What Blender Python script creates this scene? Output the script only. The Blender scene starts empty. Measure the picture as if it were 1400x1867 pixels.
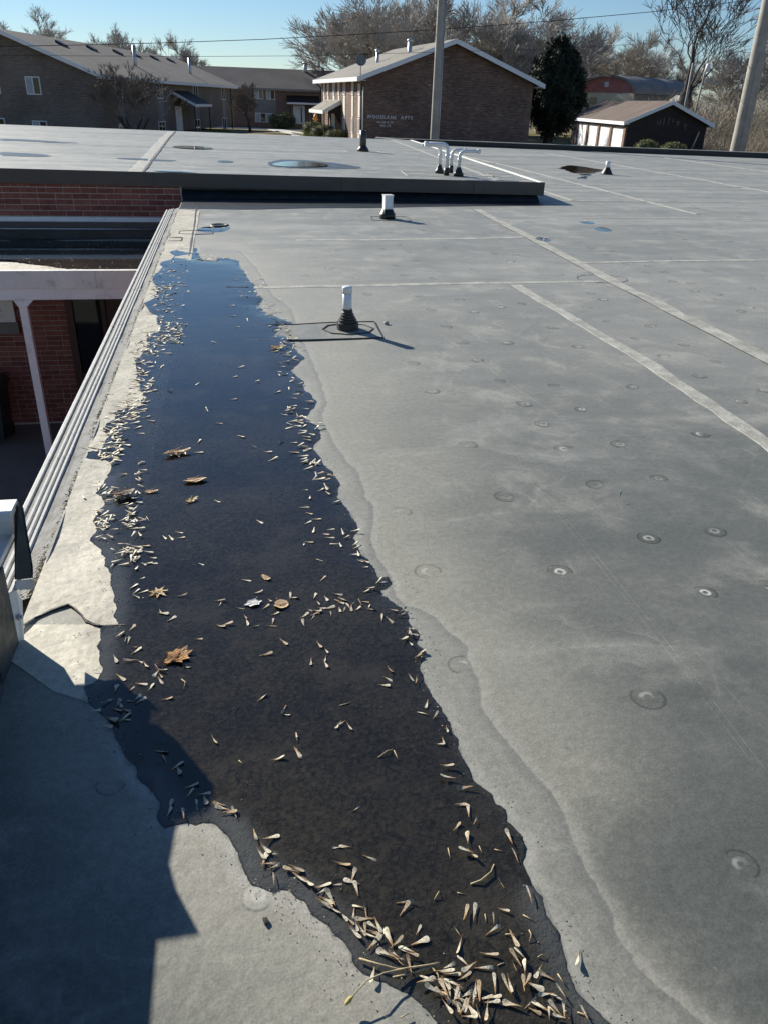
import bpy, bmesh, math, random
import numpy as np
from mathutils import Vector, Matrix
from mathutils.geometry import delaunay_2d_cdt
random.seed(11); np.random.seed(11)
scene = bpy.context.scene
R_ = math.radians

# ------------------------------------------------------------------ camera
CAM_LOC = Vector((0, 0, 1.5))
CX = Vector((0.9833391, -0.1793998, 0.0293243))      # camera right axis
CU = Vector((0.0574543, 0.4597751, 0.8861748))      # camera up axis
CF = Vector((0.1724622, 0.8697256, -0.4624221))      # viewing direction
cam_d = bpy.data.cameras.new('camera'); cam = bpy.data.objects.new('camera', cam_d)
scene.collection.objects.link(cam); scene.camera = cam
m = Matrix((CX, CU, -CF)).transposed().to_4x4(); m.translation = CAM_LOC
cam.matrix_world = m
cam_d.sensor_fit = 'VERTICAL'; cam_d.sensor_height = 36.0; cam_d.lens = 36.0 * 1435.0 / 1867.0
cam_d.clip_start = 0.05; cam_d.clip_end = 3000

# ------------------------------------------------------------------ sky, sun, exposure
SUN_EL, SUN_AZ = R_(26.0), R_(-34.5)     # azimuth from +Y, positive towards +X
world = bpy.data.worlds.new('World'); scene.world = world; world.use_nodes = True
wn = world.node_tree.nodes; wl = world.node_tree.links
bg = wn['Background']; sky = wn.new('ShaderNodeTexSky'); sky.sky_type = 'NISHITA'
sky.sun_disc = False; sky.sun_elevation = SUN_EL; sky.sun_rotation = SUN_AZ
sky.altitude = 200; sky.air_density = 1.0; sky.dust_density = 0.0; sky.ozone_density = 5.5
wl.new(sky.outputs[0], bg.inputs[0]); bg.inputs[1].default_value = 0.063
sun_d = bpy.data.lights.new('sun', 'SUN'); sun_d.energy = 5.0; sun_d.angle = R_(0.53); sun_d.color = (1.0, 0.945, 0.83)
sun = bpy.data.objects.new('sun', sun_d); scene.collection.objects.link(sun)
to_sun = Vector((math.sin(SUN_AZ) * math.cos(SUN_EL), math.cos(SUN_AZ) * math.cos(SUN_EL), math.sin(SUN_EL)))
sun.rotation_euler = to_sun.to_track_quat('Z', 'Y').to_euler(); sun.location = (-8, 12, 20)
vs = scene.view_settings
scene.display_settings.display_device = 'sRGB'
vs.view_transform = 'Standard'; vs.look = 'None'; vs.exposure = 0.7; vs.gamma = 1.0
scene.render.engine = 'CYCLES'
scene.cycles.max_bounces = 6; scene.cycles.use_denoising = True

# ------------------------------------------------------------------ helpers
col = scene.collection
def tag(o, label=None, cat=None, group=None, kind=None):
    if label: o['label'] = label
    if cat: o['category'] = cat
    if group: o['group'] = group
    if kind: o['kind'] = kind
    return o
def empty(name, loc=(0, 0, 0), rz=0.0, parent=None):
    o = bpy.data.objects.new(name, None); col.objects.link(o); o.empty_display_size = 0.1
    o.location = loc; o.rotation_euler = (0, 0, rz); o.parent = parent
    return o
def link(name, me, mats, parent=None, loc=None, rot=None, scale=None):
    o = bpy.data.objects.new(name, me); col.objects.link(o)
    if mats is not None and not me.materials:
        for q in (mats if isinstance(mats, (list, tuple)) else [mats]): me.materials.append(q)
    if parent: o.parent = parent
    if loc is not None: o.location = loc
    if rot is not None: o.rotation_euler = rot
    if scale is not None: o.scale = scale
    return o
class MB:
    """collects simple shapes into one mesh"""
    def __init__(s): s.v = []; s.f = []; s.mi = []; s.sm = []; s.cur = 0
    def add(s, vs_, fs, smooth=False):
        b = len(s.v); s.v.extend([tuple(q) for q in vs_])
        for f in fs: s.f.append(tuple(b + i for i in f)); s.mi.append(s.cur); s.sm.append(smooth)
        return s
    def box(s, x0, x1, y0, y1, z0, z1):
        return s.add([(x0,y0,z0),(x1,y0,z0),(x1,y1,z0),(x0,y1,z0),(x0,y0,z1),(x1,y0,z1),(x1,y1,z1),(x0,y1,z1)],
                     [(0,3,2,1),(4,5,6,7),(0,1,5,4),(1,2,6,5),(2,3,7,6),(3,0,4,7)])
    def prism(s, poly, axis, a, b):
        """poly: 2-D points; axis 0/1/2 is the extrusion axis from a to b"""
        def p3(p, q):
            return {0: (q, p[0], p[1]), 1: (p[0], q, p[1]), 2: (p[0], p[1], q)}[axis]
        n = len(poly); vs_ = [p3(p, a) for p in poly] + [p3(p, b) for p in poly]
        fs = [tuple(range(n - 1, -1, -1)), tuple(range(n, 2 * n))] + [(i, (i + 1) % n, n + (i + 1) % n, n + i) for i in range(n)]
        return s.add(vs_, fs)
    def tube(s, pts, radii, n=8, cap=True, smooth=True):
        pts = [Vector(p) for p in pts]
        if not hasattr(radii, '__len__'): radii = [radii] * len(pts)
        rings = []; prev = None
        for i, p in enumerate(pts):
            t = (pts[min(i + 1, len(pts) - 1)] - pts[max(i - 1, 0)])
            t = t.normalized() if t.length > 1e-9 else Vector((0, 0, 1))
            if prev is None:
                a = t.orthogonal().normalized()
            else:
                a = (prev - t * prev.dot(t))
                a = a.normalized() if a.length > 1e-6 else t.orthogonal().normalized()
            prev = a; b = t.cross(a)
            rings.append([p + (a * math.cos(2 * math.pi * k / n) + b * math.sin(2 * math.pi * k / n)) * radii[i] for k in range(n)])
        vs_ = [q for r in rings for q in r]; fs = []
        for i in range(len(pts) - 1):
            for k in range(n):
                k2 = (k + 1) % n; fs.append((i * n + k, i * n + k2, (i + 1) * n + k2, (i + 1) * n + k))
        b0 = len(s.v); s.add(vs_, fs, smooth)
        if cap:
            L = len(pts) - 1
            s.f.append(tuple(b0 + k for k in range(n - 1, -1, -1))); s.mi.append(s.cur); s.sm.append(False)
            s.f.append(tuple(b0 + L * n + k for k in range(n))); s.mi.append(s.cur); s.sm.append(False)
        return s
    def lathe(s, prof, c=(0, 0, 0), n=20, smooth=True):
        """prof: (radius, z) pairs"""
        vs_ = []; fs = []
        for r, z in prof:
            for k in range(n):
                a = 2 * math.pi * k / n; vs_.append((c[0] + r * math.cos(a), c[1] + r * math.sin(a), c[2] + z))
        for i in range(len(prof) - 1):
            for k in range(n):
                k2 = (k + 1) % n; fs.append((i * n + k, i * n + k2, (i + 1) * n + k2, (i + 1) * n + k))
        fs2 = []
        if prof[0][0] > 1e-6: fs2.append(tuple(range(n - 1, -1, -1)))
        if prof[-1][0] > 1e-6: fs2.append(tuple(range((len(prof) - 1) * n, len(prof) * n)))
        b = len(s.v); s.add(vs_, fs, smooth)
        for f in fs2: s.f.append(tuple(b + i for i in f)); s.mi.append(s.cur); s.sm.append(False)
        return s
    def mesh(s, name='mesh'):
        me = bpy.data.meshes.new(name); me.from_pydata(s.v, [], s.f)
        me.polygons.foreach_set('material_index', s.mi); me.polygons.foreach_set('use_smooth', s.sm); me.update()
        return me
    def build(s, name, mats, parent=None, **k): return link(name, s.mesh(name), mats, parent, **k)
def np_mesh(name, V, F, smooth=False):
    """V (n,3), F (m,3|4) numpy"""
    V = np.asarray(V, np.float32); F = np.asarray(F, np.int32); k = F.shape[1]
    me = bpy.data.meshes.new(name); me.vertices.add(len(V)); me.vertices.foreach_set('co', V.ravel())
    me.loops.add(F.size); me.loops.foreach_set('vertex_index', F.ravel())
    me.polygons.add(len(F)); me.polygons.foreach_set('loop_start', np.arange(len(F), dtype=np.int32) * k)
    me.polygons.foreach_set('use_smooth', np.full(len(F), smooth)); me.update(calc_edges=True); me.validate()
    return me
def set_attr(me, name, arr):
    a = me.attributes.new(name, 'FLOAT', 'POINT'); a.data.foreach_set('value', np.asarray(arr, np.float32))
def signed_dist(P, poly, closed=True):
    """unsigned distance of P to the polyline, and inside mask"""
    P = np.asarray(P, float)[:, :2]; Q = np.asarray(poly, float); n = len(Q)
    d = np.full(len(P), 1e9); ins = np.zeros(len(P), bool)
    for i in range(n if closed else n - 1):
        a = Q[i]; b = Q[(i + 1) % n]; ab = b - a; L = max(ab @ ab, 1e-12)
        t = np.clip(((P - a) @ ab) / L, 0, 1); q = P - (a + t[:, None] * ab); d = np.minimum(d, np.hypot(q[:, 0], q[:, 1]))
        if closed:
            c = ((a[1] > P[:, 1]) != (b[1] > P[:, 1]))
            if abs(b[1] - a[1]) > 1e-12:
                ins ^= c & (P[:, 0] < (b[0] - a[0]) * (P[:, 1] - a[1]) / (b[1] - a[1]) + a[0])
    return d, ins
def fractal(poly, amp=0.2, base=0.006, k=0.0045, rnd=random):
    out = []; n = len(poly)
    def sub(a, b, lvl):
        L = math.hypot(b[0] - a[0], b[1] - a[1]); dist = math.hypot(a[0], a[1])
        if L < base + k * dist or lvl > 6: out.append(a); return
        w = rnd.gauss(0, amp) * L * 0.5
        mid = ((a[0] + b[0]) / 2 - (b[1] - a[1]) / L * w, (a[1] + b[1]) / 2 + (b[0] - a[0]) / L * w)
        sub(a, mid, lvl + 1); sub(mid, b, lvl + 1)
    for i in range(n): sub(poly[i], poly[(i + 1) % n], 0)
    return out
def smooth_poly(poly, it=2, closed=True):
    for _ in range(it):
        o = []; n = len(poly)
        if not closed: o.append(poly[0])
        for i in range(n if closed else n - 1):
            a, b = poly[i], poly[(i + 1) % n]
            o += [(a[0] * .75 + b[0] * .25, a[1] * .75 + b[1] * .25), (a[0] * .25 + b[0] * .75, a[1] * .25 + b[1] * .75)]
        if not closed: o.append(poly[-1])
        poly = o
    return poly

# ------------------------------------------------------------------ materials
class NT:
    def __init__(s, name):
        s.m = bpy.data.materials.new(name); s.m.use_nodes = True; s.t = s.m.node_tree; s.n = s.t.nodes; s.l = s.t.links
        s.b = s.n['Principled BSDF']
    def node(s, typ, **k):
        q = s.n.new(typ)
        for a, v in k.items(): setattr(q, a, v)
        return q
    def put(s, sock, v):
        if v is None: return
        if hasattr(v, 'is_output') or isinstance(v, bpy.types.NodeSocket): s.l.new(v, sock)
        else:
            if hasattr(sock.default_value, '__len__') and not hasattr(v, '__len__'): v = (v, v, v, 1)
            elif hasattr(sock.default_value, '__len__') and len(sock.default_value) == 4 and len(v) == 3: v = tuple(v) + (1,)
            sock.default_value = v
    def pos(s): return s.node('ShaderNodeNewGeometry').outputs['Position']
    def obj(s): return s.node('ShaderNodeTexCoord').outputs['Object']
    def attr(s, name): return s.node('ShaderNodeAttribute', attribute_name=name).outputs['Fac']
    def rand(s): return s.node('ShaderNodeObjectInfo').outputs['Random']
    def noise(s, vec, scale, detail=4, rough=0.55, dist=0.0, out=0):
        q = s.node('ShaderNodeTexNoise'); s.put(q.inputs['Vector'], vec); q.inputs['Scale'].default_value = scale
        q.inputs['Detail'].default_value = detail; q.inputs['Roughness'].default_value = rough; q.inputs['Distortion'].default_value = dist
        return q.outputs[out]
    def voro(s, vec, scale, feature='F1', out=0):
        q = s.node('ShaderNodeTexVoronoi', feature=feature); s.put(q.inputs['Vector'], vec); q.inputs['Scale'].default_value = scale
        return q.outputs[out]
    def scale(s, vec, sc):
        q = s.node('ShaderNodeVectorMath', operation='MULTIPLY'); s.put(q.inputs[0], vec); q.inputs[1].default_value = sc
        return q.outputs[0]
    def sep(s, vec):
        q = s.node('ShaderNodeSeparateXYZ'); s.put(q.inputs[0], vec); return q.outputs
    def comb(s, x, y, z):
        q = s.node('ShaderNodeCombineXYZ'); s.put(q.inputs[0], x); s.put(q.inputs[1], y); s.put(q.inputs[2], z); return q.outputs[0]
    def math(s, op, a, b=None, c=None, clamp=False):
        q = s.node('ShaderNodeMath', operation=op, use_clamp=clamp); s.put(q.inputs[0], a)
        if b is not None: s.put(q.inputs[1], b)
        if c is not None: s.put(q.inputs[2], c)
        return q.outputs[0]
    def mapr(s, v, a, b, c=0.0, d=1.0, smooth=True):
        q = s.node('ShaderNodeMapRange', interpolation_type='SMOOTHSTEP' if smooth else 'LINEAR'); s.put(q.inputs[0], v)
        for i, w in enumerate((a, b, c, d)): q.inputs[1 + i].default_value = w
        return q.outputs[0]
    def mix(s, f, a, b, typ='MIX'):
        q = s.node('ShaderNodeMix', data_type='RGBA', blend_type=typ); q.clamp_factor = True
        s.put(q.inputs[0], f); s.put(q.inputs[6], a); s.put(q.inputs[7], b); return q.outputs[2]
    def ramp(s, f, stops):
        q = s.node('ShaderNodeValToRGB'); s.put(q.inputs[0], f); e = q.color_ramp.elements
        while len(e) < len(stops): e.new(0.5)
        for el, (p, c) in zip(e, stops): el.position = p; el.color = tuple(c) + (1,) if len(c) == 3 else c
        return q.outputs[0]
    def bump(s, h, strength=0.3, dist=0.01, normal=None):
        q = s.node('ShaderNodeBump'); s.put(q.inputs['Height'], h); q.inputs['Strength'].default_value = strength; q.inputs['Distance'].default_value = dist
        if normal is not None: s.put(q.inputs['Normal'], normal)
        return q.outputs[0]
    def out(s, color=None, rough=None, metal=None, normal=None, spec=None, **k):
        b = s.b.inputs
        s.put(b['Base Color'], color); s.put(b['Roughness'], rough); s.put(b['Metallic'], metal)
        s.put(b['Specular IOR Level'], spec); s.put(b['Normal'], normal)
        for a, v in k.items(): s.put(b[a.replace('_', ' ')], v)
        return s.m
def plain(name, color, rough=0.6, var=0.18, scale=6.0, bump=0.15, metal=0.0, spec=None, coord='pos', dirt=None):
    t = NT(name); p = t.pos() if coord == 'pos' else t.obj()
    n = t.noise(p, scale, 5); n2 = t.noise(p, scale * 9, 3)
    f = t.math('MULTIPLY_ADD', n, 0.7, t.math('MULTIPLY', n2, 0.3))
    a = tuple(c * (1 - var) for c in color); b = tuple(min(1, c * (1 + var)) for c in color)
    c = t.mix(t.mapr(f, 0.32, 0.68), a, b)
    if dirt: c = t.mix(t.mapr(t.noise(p, scale * 2.3, 6, 0.65), 0.52, 0.72, 0, 0.6), c, dirt)
    return t.out(c, t.mapr(n2, 0.3, 0.7, max(rough - .08, 0), min(rough + .08, 1)), metal, t.bump(n2, bump, 0.004) if bump else None, spec)

# ------------------------------------------------------------------ surveyed plan, metres on the roof (x across, y away)
PUDDLE = [(-0.368,9.373),(-0.324,8.817),(-0.28,8.592),(-0.158,8.529),(-0.142,8.686),(-0.018,8.685),(0.079,8.433),(0.122,7.969),(0.135,7.675),(0.182,7.399),(0.198,7.164),(0.236,6.835),(0.203,6.477),(0.262,6.252),(0.345,6.089),(0.424,5.966),(0.438,5.883),(0.347,5.684),(0.367,5.578),(0.421,5.473),(0.391,5.294),(0.44,5.019),(0.324,4.758),(0.387,4.558),(0.38,4.376),(0.426,4.202),(0.401,4.079),(0.331,3.934),(0.396,3.731),(0.385,3.63),(0.337,3.509),(0.366,3.342),(0.401,3.246),(0.416,3.099),(0.385,2.988),(0.419,2.846),(0.434,2.744),(0.427,2.671),(0.401,2.626),(0.411,2.536),(0.434,2.46),(0.448,2.388),(0.446,2.329),(0.484,2.331),(0.489,2.283),(0.466,2.255),(0.442,2.251),(0.44,2.22),(0.474,2.168),(0.504,2.102),(0.5,2.05),(0.514,2.011),(0.516,1.964),(0.501,1.935),(0.521,1.887),(0.501,1.852),(0.484,1.82),(0.483,1.749),(0.497,1.67),(0.51,1.603),(0.512,1.533),(0.513,1.458),(0.519,1.402),(0.536,1.337),(0.55,1.286),(0.571,1.261),(0.562,1.228),(0.584,1.185),(0.582,1.152),(0.56,1.114),(0.563,1.072),(0.576,1.023),(0.57,0.995),(0.578,0.949),(0.572,0.89),(0.567,0.848),(0.575,0.808),(0.596,0.776),(0.607,0.756),(0.632,0.72),(0.626,0.665),(0.541,0.636),(0.433,0.663),(0.369,0.708),(0.324,0.761),(0.291,0.812),(0.27,0.844),(0.252,0.869),(0.222,0.889),(0.181,0.918),(0.158,0.942),(0.154,0.971),(0.128,1.009),(0.115,1.037),(0.086,1.064),(0.073,1.098),(0.046,1.126),(0.026,1.133),(0.013,1.126),(-0.02,1.146),(-0.039,1.164),(-0.049,1.19),(-0.061,1.243),(-0.085,1.295),(-0.116,1.331),(-0.139,1.337),(-0.156,1.332),(-0.174,1.343),(-0.205,1.341),(-0.226,1.334),(-0.246,1.372),(-0.24,1.412),(-0.272,1.465),(-0.302,1.502),(-0.338,1.578),(-0.37,1.648),(-0.396,1.718),(-0.46,1.805),(-0.479,1.866),(-0.445,1.892),(-0.454,1.995),(-0.466,2.112),(-0.467,2.15),(-0.426,2.165),(-0.432,2.248),(-0.456,2.356),(-0.474,2.46),(-0.506,2.527),(-0.53,2.643),(-0.583,2.724),(-0.593,2.883),(-0.566,3.013),(-0.616,3.131),(-0.616,3.168),(-0.587,3.28),(-0.586,3.427),(-0.618,3.474),(-0.709,3.51),(-0.71,3.58),(-0.653,3.62),(-0.635,3.763),(-0.679,3.884),(-0.639,4.125),(-0.543,4.174),(-0.516,4.33),(-0.557,4.465),(-0.599,4.795),(-0.634,5.036),(-0.581,5.303),(-0.601,5.547),(-0.53,5.745),(-0.568,6.029),(-0.656,6.394),(-0.702,6.601),(-0.633,6.958),(-0.697,7.407),(-0.711,7.803),(-0.691,8.326),(-0.594,8.596),(-0.63,8.952),(-0.522,9.228),(-0.417,9.228)]
TIDE = [(0.093,9.192),(0.253,8.077),(0.343,6.851),(0.452,6.444),(0.468,5.315),(0.487,4.623),(0.48,4.16),(0.423,3.925),(0.444,3.595),(0.478,3.348),(0.511,3.257),(0.516,3.109),(0.507,2.952),(0.531,2.897),(0.501,2.745),(0.465,2.601),(0.475,2.439),(0.492,2.33),(0.489,2.213),(0.503,2.141),(0.551,2.118),(0.597,2.061),(0.61,1.983),(0.658,1.892),(0.64,1.854),(0.634,1.809),(0.641,1.734),(0.618,1.634),(0.637,1.529),(0.656,1.438),(0.677,1.364),(0.697,1.291),(0.697,1.2),(0.693,1.109),(0.701,1.031),(0.7,0.96),(0.694,0.9),(0.719,0.806),(0.811,0.69)]
GRIME = [(0.84,0.88,0.26,1),(1.11,1.05,0.28,0.8),(1.55,2.62,0.42,0.9),(2.38,2.95,0.55,1),(1.14,2.4,0.22,0.5),(1.48,1.77,0.4,0.9),(1.32,1.38,0.35,0.7),(1.05,1.98,0.25,0.5),(2.35,5.63,0.8,0.2),(3.62,5.54,0.9,0.35),(2.02,3.78,0.5,0.3),(1.33,5.69,0.7,0.25),(0.93,2.65,0.25,0.3),(0.74,1.88,0.28,-0.8),(0.81,3.19,0.35,-0.8),(0.82,1.64,0.3,-0.5),(0.67,0.76,0.16,-1),(0.13,0.91,0.3,-0.6),(0.86,4.45,0.5,-0.5),(0.58,6.44,0.5,-0.5),(0.9,1.47,0.25,-0.3),(0.32,8.37,1.0,-0.5),(1.35,3.85,0.4,-0.25),(5.78,10.78,1.3,0.45),(2.15,9.38,1.0,0.2),(3.78,9.39,0.9,0.3)]
FASTENERS = [(1.565,4.902),(1.579,4.46),(1.888,4.336),(2.372,4.26),(1.598,4.04),(1.89,3.92),(2.889,4.858),(3.179,4.705),(2.899,4.418),(3.163,4.123),(2.887,3.951),(2.37,3.488),(1.88,3.408),(1.874,2.994),(1.558,2.968),(1.859,2.497),(1.561,2.476),(0.634,2.345),(1.111,2.905),(1.111,2.28),(1.574,2.079),(1.106,1.59),(0.633,2.819),(1.116,4.307),(1.118,4.853),(1.103,3.486),(1.591,3.73),(1.568,3.385),(1.823,2.091),(0.614,1.812),(1.049,1.032),(-0.021,1.127),(-0.363,1.49),(1.898,5.278),(2.394,5.673),(2.401,6.46),(2.386,5.141),(3.212,6.832),(3.225,6.587),(2.942,6.29),(3.249,7.721),(2.983,8.455),(2.914,5.826),(3.198,5.653),(2.91,5.321),(3.184,5.123),(4.248,6.099),(4.427,6.23),(4.254,6.559),(4.432,6.755),(4.936,7.001),(4.443,7.249),(4.289,7.334),(4.288,6.904),(4.463,7.805),(4.26,7.81),(4.957,7.853),(4.464,8.173),(4.264,8.306),(4.459,8.641),(4.982,8.566),(5.791,8.664),(6.525,9.235),(5.831,9.194),(4.492,9.117),(4.282,8.856),(4.307,9.351),(4.317,9.764),(5.702,10.049),(5.89,9.961),(5.728,10.479),(5.875,10.433),(5.894,10.946),(2.414,7.052),(1.942,5.703),(1.566,5.744),(1.922,5.72),(1.581,5.315),(1.915,6.193),(1.918,6.629),(1.593,6.306),(1.601,6.793),(1.167,6.9),(1.164,7.592),(0.682,7.738),(1.653,7.71),(1.915,7.543),(1.655,8.225),(1.93,8.502),(1.95,9.538),(1.69,9.23),(1.202,9.12),(1.959,9.011),(2.499,8.762),(2.966,8.935),(2.966,8.423),(2.437,8.0),(3.184,8.863),(2.484,9.345),(2.015,10.486),(2.501,10.74),(1.694,10.863),(2.189,6.351),(7.12,12.303),(8.056,13.433),(7.24,11.382),(8.227,12.364),(6.422,10.298),(6.464,9.832),(7.432,10.832),(6.772,13.339),(6.708,12.616),(8.333,14.708),(9.351,15.276),(9.096,13.911),(9.4,13.531),(1.56,9.776),(0.855,8.676),(0.958,8.062)]
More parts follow.
